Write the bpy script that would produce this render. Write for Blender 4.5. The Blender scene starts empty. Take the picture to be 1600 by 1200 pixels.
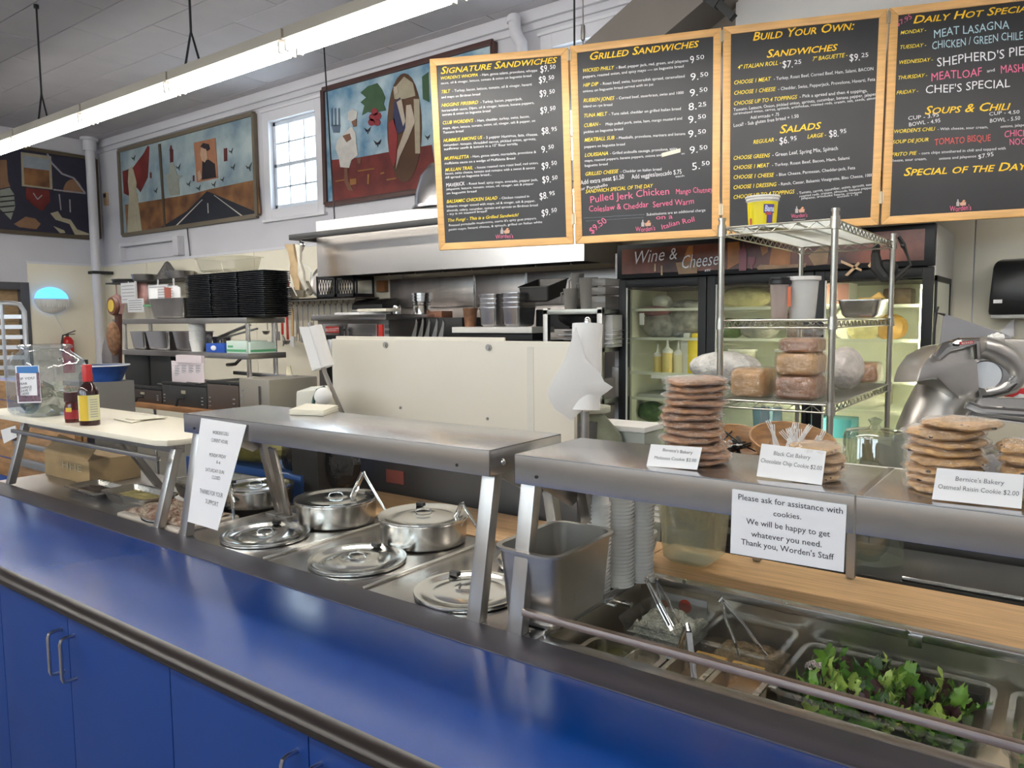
import bpy, bmesh, math, random
from mathutils import Vector, Matrix, Euler
random.seed(7)
PI = math.pi
C = bpy.context.scene.collection
sc = bpy.context.scene
# ------------------------------------------------------------------ camera
FOC, YAW, PIT, ROL = 1188.3, .63774, .084448, -.0087327
CAM = Vector((0, 0, 1.6))
fw = Vector((-math.sin(YAW)*math.cos(PIT), math.cos(YAW)*math.cos(PIT), -math.sin(PIT)))
rt0 = Vector((math.cos(YAW), math.sin(YAW), 0)); up0 = rt0.cross(fw)
RT = rt0*math.cos(ROL) + up0*math.sin(ROL); UP = -rt0*math.sin(ROL) + up0*math.cos(ROL)
cd = bpy.data.cameras.new('camera'); cam = bpy.data.objects.new('camera', cd); C.objects.link(cam)
cd.sensor_width = 36; cd.lens = FOC/1600*36; cd.clip_start = .02
m = Matrix((RT, UP, -fw)).transposed().to_4x4(); m.translation = CAM; cam.matrix_world = m
sc.camera = cam
# ------------------------------------------------------------------ world, exposure
w = bpy.data.worlds.new('world'); sc.world = w; w.use_nodes = True
wb = w.node_tree.nodes['Background']; wb.inputs[0].default_value = (.74, .87, 1, 1); wb.inputs[1].default_value = 4.5
sc.view_settings.view_transform = 'Standard'; sc.view_settings.look = 'None'
sc.view_settings.gamma = 1; sc.view_settings.use_curve_mapping = False; sc.view_settings.exposure = 0.85
TUBE_POWER = 22.0
def portal(name, loc, rot, sx, sy):
    l = bpy.data.lights.new(name, 'AREA'); l.shape = 'RECTANGLE'; l.size = sx; l.size_y = sy; l.cycles.is_portal = True
    o = bpy.data.objects.new(name, l); C.objects.link(o); o.location = loc; o.rotation_euler = rot; return o
# daylight enters by the windows: unseen shop windows behind the camera, shaped for the light, and the high window in the far wall
for i, x in enumerate((-9, -5.6, -2.2, 1.2)):
    portal('window_portal', (x, -4.93, 2.95), (PI/2, 0, 0), 2.6, 1.2)
portal('window_portal', (-7.02, 5.56, 3.36), (-PI/2, 0, 0), .7, .95)
# ------------------------------------------------------------------ geometry helpers
def P(u, v, x=None, y=None, z=None, d=None):
    r = fw + RT*((u-800)/FOC) + UP*((600-v)/FOC)
    t = d if d is not None else (x-CAM.x)/r.x if x is not None else (y-CAM.y)/r.y if y is not None else (z-CAM.z)/r.z
    return CAM + r*t
class G:
    def __init__(s): s.v = []; s.f = []; s.m = []; s.k = 0
    def add(s, vs, fs):
        b = len(s.v); s.v += [Vector(q) for q in vs]
        for f in fs: s.f.append([b+i for i in f]); s.m.append(s.k)
        return s
    def box(s, a, b, rz=0, piv=None):
        x0, x1 = sorted((a[0], b[0])); y0, y1 = sorted((a[1], b[1])); z0, z1 = sorted((a[2], b[2]))
        vs = [Vector(q) for q in ((x0,y0,z0),(x1,y0,z0),(x1,y1,z0),(x0,y1,z0),(x0,y0,z1),(x1,y0,z1),(x1,y1,z1),(x0,y1,z1))]
        if rz:
            c = Vector(piv) if piv else Vector(((x0+x1)/2, (y0+y1)/2, 0)); R = Matrix.Rotation(rz, 3, 'Z'); vs = [R @ (q-c) + c for q in vs]
        return s.add(vs, [(0,3,2,1),(4,5,6,7),(0,1,5,4),(1,2,6,5),(2,3,7,6),(3,0,4,7)])
    def bar(s, a, b, w, h, up=(0,0,1)):
        a = Vector(a); b = Vector(b); d = (b-a).normalized(); sd = d.cross(Vector(up))
        if sd.length < 1e-4: sd = Vector((1,0,0))
        sd.normalize(); u = sd.cross(d); vs = []
        for p in (a, b):
            for i, j in ((-1,-1),(1,-1),(1,1),(-1,1)): vs.append(p + sd*i*w/2 + u*j*h/2)
        return s.add(vs, [(0,1,2,3),(7,6,5,4),(0,4,5,1),(1,5,6,2),(2,6,7,3),(3,7,4,0)])
    def cyl(s, a, b, r, r2=None, n=16, cap=True):
        r2 = r if r2 is None else r2
        a = Vector(a); b = Vector(b); d = (b-a).normalized(); q = d.orthogonal().normalized(); p = d.cross(q)
        vs = [a + (q*math.cos(2*PI*i/n) + p*math.sin(2*PI*i/n))*r for i in range(n)] + [b + (q*math.cos(2*PI*i/n) + p*math.sin(2*PI*i/n))*r2 for i in range(n)]
        fs = [(i, (i+1) % n, n+(i+1) % n, n+i) for i in range(n)]
        if cap: fs += [tuple(range(n))[::-1], tuple(range(n, 2*n))]
        return s.add(vs, fs)
    def tube(s, pts, r, n=8, cap=True):
        pts = [Vector(p) for p in pts]; rs = r if isinstance(r, (list, tuple)) else [r]*len(pts); vs = []; q = None
        for i, p in enumerate(pts):
            d = (pts[min(i+1, len(pts)-1)] - pts[max(i-1, 0)]).normalized()
            q = d.orthogonal().normalized() if q is None else (q - d*q.dot(d)).normalized()
            c = d.cross(q)
            for j in range(n): vs.append(p + (q*math.cos(2*PI*j/n) + c*math.sin(2*PI*j/n))*rs[i])
        fs = []
        for i in range(len(pts)-1):
            for j in range(n): fs.append((i*n+j, i*n+(j+1) % n, (i+1)*n+(j+1) % n, (i+1)*n+j))
        if cap: fs += [tuple(range(n))[::-1], tuple(range((len(pts)-1)*n, len(pts)*n))]
        return s.add(vs, fs)
    def lathe(s, prof, c, n=28, M=None, sx=1, sy=1, wob=0):
        c = Vector(c); vs = []; fs = []; k = len(prof)
        wb_ = [1+wob*random.uniform(-1, 1) for _ in range(n)]
        for j in range(n):
            a = 2*PI*j/n
            for r, z in prof:
                q = Vector((r*math.cos(a)*sx*wb_[j], r*math.sin(a)*sy*wb_[j], z)); vs.append((M @ q if M else q) + c)
        for j in range(n):
            for i in range(k-1):
                a, b, d, e = j*k+i, ((j+1) % n)*k+i, ((j+1) % n)*k+i+1, j*k+i+1
                fs.append((a, b, d, e))
        return s.add(vs, fs)
    def prism(s, pts, off):
        off = Vector(off); pts = [Vector(p) for p in pts]; n = len(pts)
        return s.add(pts + [p+off for p in pts], [tuple(range(n))[::-1], tuple(range(n, 2*n))] + [(i, (i+1) % n, n+(i+1) % n, n+i) for i in range(n)])
    def quad(s, *pts): return s.add(pts, [tuple(range(len(pts)))])
    def ball(s, c, r, sx=1, sy=1, sz=1, n=12, wob=0, M=None):
        k = n//2; prof = [(max(1e-4, math.sin(PI*i/k))*r, -math.cos(PI*i/k)*r*sz) for i in range(k+1)]
        return s.lathe(prof, c, n, M, sx, sy, wob)
    def pan(s, c, lx, ly, h, t=.003, taper=.9, rim=.012, r=.03, nseg=4, rz=0):
        # gastronorm pan: rounded rectangular tub with a flange; c = centre of the rim level
        c = Vector(c); R = Matrix.Rotation(rz, 3, 'Z')
        def ring(x, y, z, rr):
            o = []
            for qx, qy, a0 in ((1,1,0),(-1,1,PI/2),(-1,-1,PI),(1,-1,3*PI/2)):
                for i in range(nseg+1):
                    a = a0 + PI/2*i/nseg; o.append(R @ Vector((qx*(x-rr)+rr*math.cos(a), qy*(y-rr)+rr*math.sin(a), z)) + c)
            return o
        x, y = lx/2, ly/2; xi, yi = x-rim, y-rim
        rings = [ring(x, y, -.006, r+rim), ring(x, y, 0, r+rim), ring(xi, yi, 0, r), ring(xi*taper, yi*taper, -h+.012, r), ring(xi*taper-.012, yi*taper-.012, -h, r*.8),
                 ]
        outer = [ring(xi*taper-.012, yi*taper-.012, -h-t, r*.8), ring(xi*taper+t, yi*taper+t, -h+.012, r), ring(xi+t, yi+t, -.006, r)]
        n = len(rings[0]); vs = []
        for q in rings+outer: vs += q
        fs = []; K = len(rings)
        def join(a, b): 
            for i in range(n): fs.append((a*n+i, b*n+i, b*n+(i+1) % n, a*n+(i+1) % n))
        for a in range(K-1): join(a, a+1)
        fs.append(tuple((K-1)*n+i for i in range(n)))
        join(K, K+1) ; join(K+1, K+2); join(K+2, 0)
        fs.append(tuple(K*n+i for i in range(n))[::-1])
        return s.add(vs, fs)
    def mesh(s, name, mats, off=Vector((0,0,0)), bev=0, ang=35, sub=0, flat=False):
        me = bpy.data.meshes.new(name); me.from_pydata([tuple(q-off) for q in s.v], [], s.f)
        for mm in (mats if isinstance(mats, (list, tuple)) else [mats]): me.materials.append(mm)
        if max(s.m or [0]) > 0: me.polygons.foreach_set('material_index', s.m)
        bm = bmesh.new(); bm.from_mesh(me)
        bmesh.ops.recalc_face_normals(bm, faces=bm.faces)
        if bev:
            es = [e for e in bm.edges if len(e.link_faces) == 2 and e.calc_face_angle(0) > .6]
            bmesh.ops.bevel(bm, geom=es, offset=bev, segments=2, affect='EDGES', profile=.6, clamp_overlap=True)
        if sub: bmesh.ops.subdivide_edges(bm, edges=bm.edges, cuts=sub, use_grid_fill=True)
        bm.to_mesh(me); bm.free()
        if not flat:
            me.shade_smooth(); me.set_sharp_from_angle(angle=math.radians(ang))
        return me
def origin(o):
    v = Vector((0,0,0))
    while o is not None: v += o.location; o = o.parent
    return v
def obj(name, g, mat, parent=None, bev=0, kind=None, **kw):
    me = g.mesh(name, mat, origin(parent) if parent else Vector((0,0,0)), bev, **kw)
    o = bpy.data.objects.new(name, me); C.objects.link(o)
    if parent: o.parent = parent
    if kind: o['kind'] = kind
    elif 'lettering' in name or 'writing' in name or 'print' in name: o['kind'] = 'stuff'
    return o
def tag(o, label, cat, group=None):
    o['label'] = label; o['category'] = cat
    if group: o['group'] = group
    return o
def T(name, label, cat, loc=(0,0,0), group=None):
    o = bpy.data.objects.new(name, None); C.objects.link(o); o.location = loc; o.empty_display_size = .05
    return tag(o, label, cat, group)
def one(name, g, mat, label, cat, group=None, bev=0, **kw):
    # a thing that is a single mesh; its origin goes to the middle of its base
    vs = g.v; c = Vector(((min(q.x for q in vs)+max(q.x for q in vs))/2, (min(q.y for q in vs)+max(q.y for q in vs))/2, min(q.z for q in vs)))
    o = bpy.data.objects.new(name, g.mesh(name, mat, c, bev, **kw)); C.objects.link(o); o.location = c
    return tag(o, label, cat, group)
def struct(name, g, mat, bev=0, **kw):
    o = obj(name, g, mat, None, bev, **kw); o['kind'] = 'structure'; return o
def dup(root, loc, rz=None, label=None, group=None, rot=None):
    r = root.copy(); C.objects.link(r); r.location = loc
    if rot is not None: r.rotation_euler = rot
    elif rz is not None: r.rotation_euler = (0, 0, rz)
    if label: r['label'] = label
    if group: r['group'] = group
    for ch in list(root.children):
        c = ch.copy(); C.objects.link(c); c.parent = r
        for g_ in ch.children:
            d = g_.copy(); C.objects.link(d); d.parent = c
    return r
# ------------------------------------------------------------------ materials
MC = {}
def mat(name, col, rough=.5, metal=0, var=0, vs=8, bump=0, bs=40, aniso=None, coat=0, emit=0, ecol=None, trans=0, col2=None, spec=None):
    if name in MC: return MC[name]
    m = bpy.data.materials.new(name); m.use_nodes = True; nt = m.node_tree; b = nt.nodes['Principled BSDF']
    b.inputs['Base Color'].default_value = (*col, 1); b.inputs['Roughness'].default_value = rough; b.inputs['Metallic'].default_value = metal
    if coat: b.inputs['Coat Weight'].default_value = coat; b.inputs['Coat Roughness'].default_value = .08
    if spec is not None: b.inputs['Specular IOR Level'].default_value = spec
    if trans: b.inputs['Transmission Weight'].default_value = trans
    if emit: b.inputs['Emission Color'].default_value = (*(ecol or col), 1); b.inputs['Emission Strength'].default_value = emit
    tc = nt.nodes.new('ShaderNodeTexCoord'); mp = nt.nodes.new('ShaderNodeMapping'); nt.links.new(tc.outputs['Object'], mp.inputs[0])
    if aniso: mp.inputs['Scale'].default_value = aniso
    if var or col2:
        n = nt.nodes.new('ShaderNodeTexNoise'); n.inputs['Scale'].default_value = vs; n.inputs['Detail'].default_value = 6; nt.links.new(mp.outputs[0], n.inputs[0])
        r = nt.nodes.new('ShaderNodeValToRGB'); nt.links.new(n.outputs[0], r.inputs[0])
        c2 = col2 or tuple(c*(1-var) for c in col)
        r.color_ramp.elements[0].position = .35; r.color_ramp.elements[1].position = .65
        r.color_ramp.elements[0].color = (*c2, 1); r.color_ramp.elements[1].color = (*col, 1)
        nt.links.new(r.outputs[0], b.inputs['Base Color'])
        if metal:
            mr = nt.nodes.new('ShaderNodeMapRange'); mr.inputs['To Min'].default_value = rough*.75; mr.inputs['To Max'].default_value = rough*1.3
            nt.links.new(n.outputs[0], mr.inputs[0]); nt.links.new(mr.outputs[0], b.inputs['Roughness'])
    if bump:
        n = nt.nodes.new('ShaderNodeTexNoise'); n.inputs['Scale'].default_value = bs; n.inputs['Detail'].default_value = 4; nt.links.new(mp.outputs[0], n.inputs[0])
        bp = nt.nodes.new('ShaderNodeBump'); bp.inputs['Strength'].default_value = bump; bp.inputs['Distance'].default_value = .02
        nt.links.new(n.outputs[0], bp.inputs['Height']); nt.links.new(bp.outputs[0], b.inputs['Normal'])
    MC[name] = m; return m
def glassy(name, tint=(.95,.97,.96), refl=.9, rough=.02, op=0, bump=0, bs=30, ocol=(.9,.9,.9), base=0):
    # thin clear sheet: see-through with fresnel reflections, optionally a milky share
    if name in MC: return MC[name]
    m = bpy.data.materials.new(name); m.use_nodes = True; nt = m.node_tree; nt.nodes.clear()
    o = nt.nodes.new('ShaderNodeOutputMaterial'); t = nt.nodes.new('ShaderNodeBsdfTransparent'); t.inputs[0].default_value = (*tint, 1)
    g = nt.nodes.new('ShaderNodeBsdfGlossy'); g.inputs['Roughness'].default_value = rough; g.inputs[0].default_value = (1,1,1,1)
    # Schlick reflectance from the facing angle, the same on both sides of the sheet
    f = nt.nodes.new('ShaderNodeLayerWeight'); f.inputs['Blend'].default_value = .5
    pw = nt.nodes.new('ShaderNodeMath'); pw.operation = 'POWER'; pw.inputs[1].default_value = 5; nt.links.new(f.outputs['Facing'], pw.inputs[0])
    mu = nt.nodes.new('ShaderNodeMath'); mu.operation = 'MULTIPLY_ADD'; mu.inputs[1].default_value = .6*refl; mu.inputs[2].default_value = .035*refl+base; nt.links.new(pw.outputs[0], mu.inputs[0])
    mx = nt.nodes.new('ShaderNodeMixShader'); nt.links.new(mu.outputs[0], mx.inputs[0]); nt.links.new(g.outputs[0], mx.inputs[2])
    if op:
        d = nt.nodes.new('ShaderNodeBsdfDiffuse'); d.inputs[0].default_value = (*ocol, 1)
        m2 = nt.nodes.new('ShaderNodeMixShader'); m2.inputs[0].default_value = op; nt.links.new(t.outputs[0], m2.inputs[1]); nt.links.new(d.outputs[0], m2.inputs[2])
        nt.links.new(m2.outputs[0], mx.inputs[1])
    else: nt.links.new(t.outputs[0], mx.inputs[1])
    if bump:
        n = nt.nodes.new('ShaderNodeTexNoise'); n.inputs['Scale'].default_value = bs; n.inputs['Detail'].default_value = 3
        tc = nt.nodes.new('ShaderNodeTexCoord'); nt.links.new(tc.outputs['Object'], n.inputs[0])
        bp = nt.nodes.new('ShaderNodeBump'); bp.inputs['Strength'].default_value = bump; bp.inputs['Distance'].default_value = .03
        nt.links.new(n.outputs[0], bp.inputs['Height']); nt.links.new(bp.outputs[0], g.inputs['Normal'])
    nt.links.new(mx.outputs[0], o.inputs[0]); MC[name] = m; return m
steel = mat('brushed_steel', (.585,.575,.58), .25, 1)
steel_d = mat('dull_steel', (.44,.42,.40), .36, 1, .12, 9)
steel_s = mat('shiny_steel', (.78,.78,.77), .13, 1, .08, 14)
chrome = mat('chrome', (.75,.75,.74), .16, 1)
black = mat('black_plastic', (.012,.012,.013), .35)
blackm = mat('black_matte', (.02,.02,.02), .6)
white = mat('white_plastic', (.8,.79,.76), .4)
cream = mat('cream_wall_panel', (.86,.80,.65), .42, var=.05, vs=1.5)
paint = mat('grey_lilac_wall_paint', (.62,.61,.645), .75, var=.04, vs=2)
trimp = mat('pale_trim_paint', (.70,.69,.72), .55)
paper = mat('white_paper', (.84,.83,.84), .7)
ink = mat('dark_ink', (.05,.05,.055), .7)
woodb = mat('butcher_block', (.70,.43,.21), .42, var=.28, vs=5, aniso=(1.2, 22, 8))
glass = glassy('clear_glass')
wrap = glassy('plastic_wrap', (.99,.98,.97), 1.0, .14, .03, 1.0, 34, base=.15)
clearp = glassy('clear_plastic', (.90,.90,.87), .9, .06, .12)
# ------------------------------------------------------------------ lettering
def fontmesh(s, shear=0, caps=False, bold=0):
    cu = bpy.data.curves.new('t', 'FONT'); cu.body = s; cu.size = 1; cu.shear = shear; cu.offset = bold; cu.resolution_u = 2
    if caps:
        cu.small_caps_scale = .78
        for i in range(len(s)): cu.body_format[i].use_small_caps = True
    o = bpy.data.objects.new('t', cu); C.objects.link(o)
    dg = bpy.context.evaluated_depsgraph_get(); me = bpy.data.meshes.new_from_object(o.evaluated_get(dg))
    vs = [v.co.copy() for v in me.vertices]; fs = [list(p.vertices) for p in me.polygons]
    bpy.data.objects.remove(o); bpy.data.curves.remove(cu); bpy.data.meshes.remove(me)
    return vs, fs
CAPH = .69
class Plane:
    def __init__(s, o, u, v): s.o = Vector(o); s.u = Vector(u).normalized(); s.v = Vector(v).normalized(); s.n = s.u.cross(s.v)
    def hit(s, px, py):
        r = fw + RT*((px-800)/FOC) + UP*((600-py)/FOC); t = (s.o-CAM).dot(s.n)/r.dot(s.n); return CAM + r*t
def tline(g, pl, s, a, b, h, lift=.0015, shear=0, caps=False, bold=0, wob=0):
    # one line of lettering on a plane, from world point a to b (baseline), capital height h (metres)
    vs, fs = fontmesh(s, shear, caps, bold)
    if not vs: return
    w = max(v.x for v in vs); d = b-a; L = d.length; d.normalize(); up = pl.n.cross(d)
    ph = random.uniform(0, 6)
    g.add([a + d*(v.x/w*L) + up*(v.y/CAPH*h + (wob*h*math.sin(v.x*1.7+ph))) + pl.n*lift for v in vs], fs)
def tcen(g, pl, s, c, h, w, **k):
    a = c - pl.u*w/2; tline(g, pl, s, a, a+pl.u*w, h, **k)
# ================================================================== SETTING
YW, XL, ZC = 5.5, -11.5, 4.2
g = G(); g.box((XL-.1, -5.1, -.1), (3.1, YW+.1, 0)); struct('floor', g, mat('floor_tile', (.16,.15,.14), .4, var=.2, vs=3))
# ceiling of staggered grey fibre planks
ceilm = mat('ceiling_plank', (.50,.48,.505), .7, var=.06, vs=3, bump=.12, bs=90)
g = G(); g.box((XL-.1, -5.1, ZC+.02), (3.1, YW+.1, ZC+.12)); g.box((XL-.1, -5.1, ZC+.0001), (3.1, 1.64, ZC+.02)); g.box((-2.2, 1.64, ZC+.0001), (3.1, YW+.1, ZC+.02))
ceil = struct('ceiling', g, mat('ceiling_backing', (.25,.24,.25), .8))
pl_me = None
for j in range(10):
    y0 = 1.64 + .41*j - .0
    y1 = min(y0+.403, YW)
    if y0 > YW-.02: break
    xs = XL + (0 if j % 2 else -.61)
    while xs < -2.25:
        a, b = max(xs, XL), min(xs+1.213, -2.2)
        if b-a > .1:
            g = G(); g.box((a, y0, ZC-.002+random.uniform(0, .003)), (b, y1, ZC+.018)); obj('ceiling_tile', g, ceilm, ceil, bev=.004, flat=True)
        xs += 1.22
# far wall with two high windows
W1 = (-7.47, -6.66, 2.88, 3.86); W2 = (-3.62, -2.62, 2.88, 3.86)
g = G()
def wallseg(x0, x1, z0, z1): g.box((x0, YW, z0), (x1, YW+.14, z1))
wallseg(XL-.1, W1[0], 0, ZC); wallseg(W1[1], W2[0], 0, ZC); wallseg(W2[1], 3.1, 0, ZC)
for W in (W1, W2): wallseg(W[0], W[1], 0, W[2]); wallseg(W[0], W[1], W[3], ZC)
wf = struct('wall_far', g, paint)
def window(n, W, y=YW, cols=3, rows=4):
    x0, x1, z0, z1 = W; g = G(); t = .11
    for a in ((x0-t, z0-t, x0, z1+t), (x1, z0-t, x1+t, z1+t), (x0, z1, x1, z1+t), (x0, z0-t, x1, z0)): g.box((a[0], y-.025, a[1]), (a[2], y+.0, a[3]))
    g.box((x0-t-.03, y-.05, z0-t-.03), (x1+t+.03, y, z0-t)); g.box((x0-t-.02, y-.045, z1+t), (x1+t+.02, y, z1+t+.03))
    wn = struct('window_%d' % n, g, trimp, bev=.004)
    g = G()
    for a in ((x0, z0, x0+.045, z1), (x1-.045, z0, x1, z1), (x0, z1-.045, x1, z1), (x0, z0, x1, z0+.05), (x0, (z0+z1)/2-.02, x1, (z0+z1)/2+.02)): g.box((a[0], y+.04, a[1]), (a[2], y+.075, a[3]))
    obj('sash', g, mat('sash_paint', (.62,.66,.72), .4), wn, bev=.003)
    g = G()
    for i in range(1, cols): xx = x0+(x1-x0)*i/cols; g.box((xx-.009, y+.045, z0), (xx+.009, y+.07, z1))
    for i in range(1, rows): zz = z0+(z1-z0)*i/rows; g.box((x0, y+.045, zz-.009), (x1, y+.07, zz+.009))
    obj('glazing_bars', g, MC['sash_paint'], wn)
    g = G(); g.box((x0+.04, y+.055, z0+.04), (x1-.04, y+.059, z1-.04)); obj('pane', g, glass, wn)
window(1, W1); window(2, W2)
# cream hygienic panels with cap strip
for i, x in enumerate([XL+1.22*k for k in range(12)]):
    x1 = min(x+1.214, 3.1); g = G(); g.box((x+.002, YW-.012, 0), (x1, YW, 2.42)); obj('wall_panel', g, cream, wf)
g = G(); g.box((XL, YW-.02, 2.42), (3.1, YW, 2.45)); struct('trim_1', g, trimp)
g = G(); g.box((XL, YW-.06, 4.10), (3.1, YW, 4.2)); g.box((XL, YW-.03, 4.04), (3.1, YW, 4.10)); struct('trim_2', g, paint, bev=.006)
# shallow blocked-up opening low on the far wall
g = G(); x0, x1, z0, z1 = -10.8, -9.46, 2.47, 2.66
for a in ((x0-.05, z0, x0, z1+.05), (x1, z0, x1+.12, z1+.05), (x0, z1, x1, z1+.05)): g.box((a[0], YW-.10, a[1]), (a[2], YW, a[3]))
g.box((x0, YW-.02, z0), (x1, YW, z1)); struct('trim_3', g, paint, bev=.003)
# left wall
g = G(); g.box((XL-.12, -5.1, 0), (XL, 3.2, ZC)); g.box((XL-.12, 4.42, 0), (XL, YW+.1, ZC)); g.box((XL-.12, 3.2, 2.12), (XL, 4.42, ZC)); wl = struct('wall_left', g, paint)
g = G(); g.box((XL, 4.47, 0), (XL+.012, YW-.012, 2.42)); obj('wall_panel', g, cream, wl)
g = G(); g.box((XL, 4.45, 2.42), (XL+.02, YW, 2.45)); struct('trim_4', g, trimp)
g = G(); g.box((XL-.1, 4.36, 0), (XL+.03, 4.47, 2.16)); g.box((XL-.1, 3.2, 2.06), (XL+.03, 4.36, 2.16)); g.box((XL-.1, 3.13, 0), (XL+.03, 3.2, 2.16)); d1 = struct('door_1', g, mat('dark_door_frame', (.09,.09,.10), .5), bev=.004)
g = G(); g.box((XL-.11, 3.2, 0), (XL-.07, 4.36, 2.06)); obj('plywood_board', g, mat('plywood', (.45,.30,.16), .7, var=.35, vs=12, aniso=(1,1,4)), d1)
# right wall, wall behind the camera with unseen shop windows, kept high so the guard glass reflects plain wall
g = G(); g.box((3.0, -5.1, 0), (3.1, YW+.1, ZC)); struct('wall_right', g, paint)
g = G(); g.box((XL-.1, -5.1, 0), (3.1, -5, 2.35)); g.box((XL-.1, -5.1, 3.55), (3.1, -5, ZC))
for a, b in ((XL-.1, -10.3), (-7.7, -6.9), (-4.3, -3.5), (-.9, -.1), (2.5, 3.1)): g.box((a, -5.1, 2.35), (b, -5, 3.55))
struct('wall_back', g, mat('warm_back_wall', (.52,.44,.36), .7))
for i, x in enumerate((-9, -5.6, -2.2, 1.2)):
    g = G()
    for a in ((x-1.3, 2.35, x-1.24, 3.55), (x+1.24, 2.35, x+1.3, 3.55), (x-1.3, 2.35, x+1.3, 2.41), (x-1.3, 3.49, x+1.3, 3.55), (x-.03, 2.35, x+.03, 3.55)): g.box((a[0], -5.06, a[1]), (a[2], -5.0, a[3]))
    wn = struct('window_%d' % (i+3), g, trimp); g = G(); g.box((x-1.25, -5.04, 2.4), (x+1.25, -5.035, 3.5)); obj('pane', g, glass, wn)
# sloping boxed-in chase rising over the hood, and the pale dropped wall right of it
def xz(u, v, y): return P(u, v, y=y)
duct = mat('taupe_boarding', (.20,.175,.155), .7, var=.08, vs=3)
Y2 = 4.95
a = P(912, 74, y=Y2); b = P(1012, -10, y=Y2); c = P(1128, -10, y=Y2); d = P(1040, 60, y=Y2)
dv = (b-a).normalized()
g = G(); g.prism([a-dv*.6, b+Vector((.0,0,.05)), c+Vector((0,0,.05)), d-dv*.6], (0, .5, 0)); struct('stair_soffit', g, duct)
g = G(); g.quad(P(1040, 80, y=5.3), P(1128, -10, y=5.3)+Vector((-.1,0,.1)), P(1180, -10, y=5.3)+Vector((0,0,.1)), P(1180, 80, y=5.3)); o = struct('soffit_return', g, mat('dark_brown_board', (.15,.13,.11), .7))  # flat panel in one brown, darker than the chase beside it
g = G(); g.box((P(1150, 0, y=5.25).x, 5.25, 2.5), (3.0, 5.45, ZC)); struct('upper_wall_box', g, mat('pale_upper_wall', (.55,.54,.53), .8))
g = G(); g.bar(P(1112, -6, y=4.85), P(1146, 28, y=4.85), .05, .05); g.bar(P(1100, -10, y=4.85), P(1124, 6, y=4.85), .07, .07)
one('steel_bracket', g, blackm, 'black angled metal bracket high up above the menu boards', 'bracket', bev=.004)
# white pipes
pp = mat('white_pipe_paint', (.62,.61,.64), .45)
px_ = XL+.22; py_ = YW-.22
g = G(); g.cyl((px_, py_, 0), (px_, py_, 4.14), .062, n=20)
vp = obj('vertical_pipe', g, pp); c = Vector((px_, py_, 0)); 
vp.name = 'drain_pipe'; tag(vp, 'white painted vertical pipe in the far left corner of the room', 'pipe')
g = G(); g.cyl((px_, py_, 4.02), (px_, py_, 4.16), .085, n=20); g.cyl((px_, py_, 4.16), (px_, py_, 4.198), .12, n=20); obj('pipe_collar', g, pp, vp, bev=.005)
g = G(); g.box((px_-.08, py_-.08, 2.30), (px_+.08, py_+.2, 2.34)); obj('pipe_clamp', g, blackm, vp)
a = P(803, 30, y=5.36); b = P(806, 52, y=5.36); c = P(815, 68, y=5.36); d = P(817, 95, y=5.36)
g = G(); g.tube([a+Vector((0,0,.03)), a.lerp(b,.6), b, b.lerp(c,.5), c, c+Vector((0,0,-.06)), d, d+Vector((0,0,-.5))], .052, n=16)
pr = one('bent_pipe', g, pp, 'white kinked pipe dropping from the ceiling behind the first menu board', 'pipe')
g = G(); zc = c.z-.09; g.cyl((c.x, c.y, zc), (c.x, c.y, zc-.05), .062, n=16); g.cyl((a.x, a.y, a.z+.02), (a.x, a.y, a.z-.03), .06, n=16); obj('pipe_collar', g, pp, pr)
# surface wires on the far wall
for k, (u0, v0, u1, v1, y, lab) in enumerate([(506, 68, 523, 346, 4.96, 'long thin black cable dropping from the ceiling beside the chef painting'), (291, 343, 297, 400, 5.48, 'short black cable running down the wall under the road painting')]):
    a = P(u0, v0, y=y); b = P(u1, v1, y=y); z1 = 4.2 if k == 0 else a.z
    g = G(); g.tube([(a.x, y, z1), (b.x, y, b.z)], .007, n=6); one('cable', g, black, lab, 'cable')
# ================================================================== FLUORESCENT LIGHTS
tubem = mat('lit_tube', (1,1,1), .4, emit=TUBE_POWER, ecol=(1,.965,.90))
housm = mat('beige_fixture_enamel', (.40,.36,.30), .5)
def fixture(x0, y, z, name=None):
    t = T('fluorescent_light', 'fluorescent strip light', 'ceiling light', (x0+.61, y, z))
    g = G(); g.box((x0, y-.055, z), (x0+1.215, y+.055, z+.07)); g.box((x0, y-.075, z-.004), (x0+1.215, y+.075, z+.004)); obj('housing', g, housm, t, bev=.004)
    for s in (-1, 1):
        g = G(); g.cyl((x0+.035, y+s*.045, z-.04), (x0+1.18, y+s*.045, z-.04), .019, n=14); obj('tube', g, tubem, t)
        for xx in (x0+.012, x0+1.183):
            g = G(); g.box((xx, y+s*.045-.015, z-.065), (xx+.02, y+s*.045+.015, z)); obj('socket', g, white, t, bev=.003)
    return t
LY, LZ = 2.89, 3.2
proto = fixture(-3.70, LY, LZ)
labs = {1: 'strip light joining the brightest nearest lamp, second along the hanging row', 2: 'middle strip light of the hanging row, above the chef painting side', 3: 'strip light hanging in front of the road painting', 4: 'strip light at the left end of the hanging row, before the drapery painting'}
proto['label'] = 'nearest fluorescent strip light of the hanging row, cut by the top edge of the photo'
for k in range(1, 6):
    dup(proto, (proto.location.x-1.235*k, LY, LZ), label=labs.get(k, 'farthest strip light of the hanging row, past the left edge of the view'))
for k in range(1, 5):
    dup(proto, (proto.location.x+1.235*k, LY, LZ), label='strip light of the hanging row outside the picture on the right', group='strip lights right of the view')
for yy, ks in ((-1.3, (-4, -3, -2, -1, 0, 1, 2, 3)), (-3.4, (-4, -2, 0, 2))):  # rows added out of view to brighten the counter fronts and cookies
    for k in ks:
        dup(proto, (proto.location.x+1.235*k, yy, LZ+.3), label='added unseen strip light over the customer side, lighting the counter fronts', group='added fill lights over the customer side')
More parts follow.
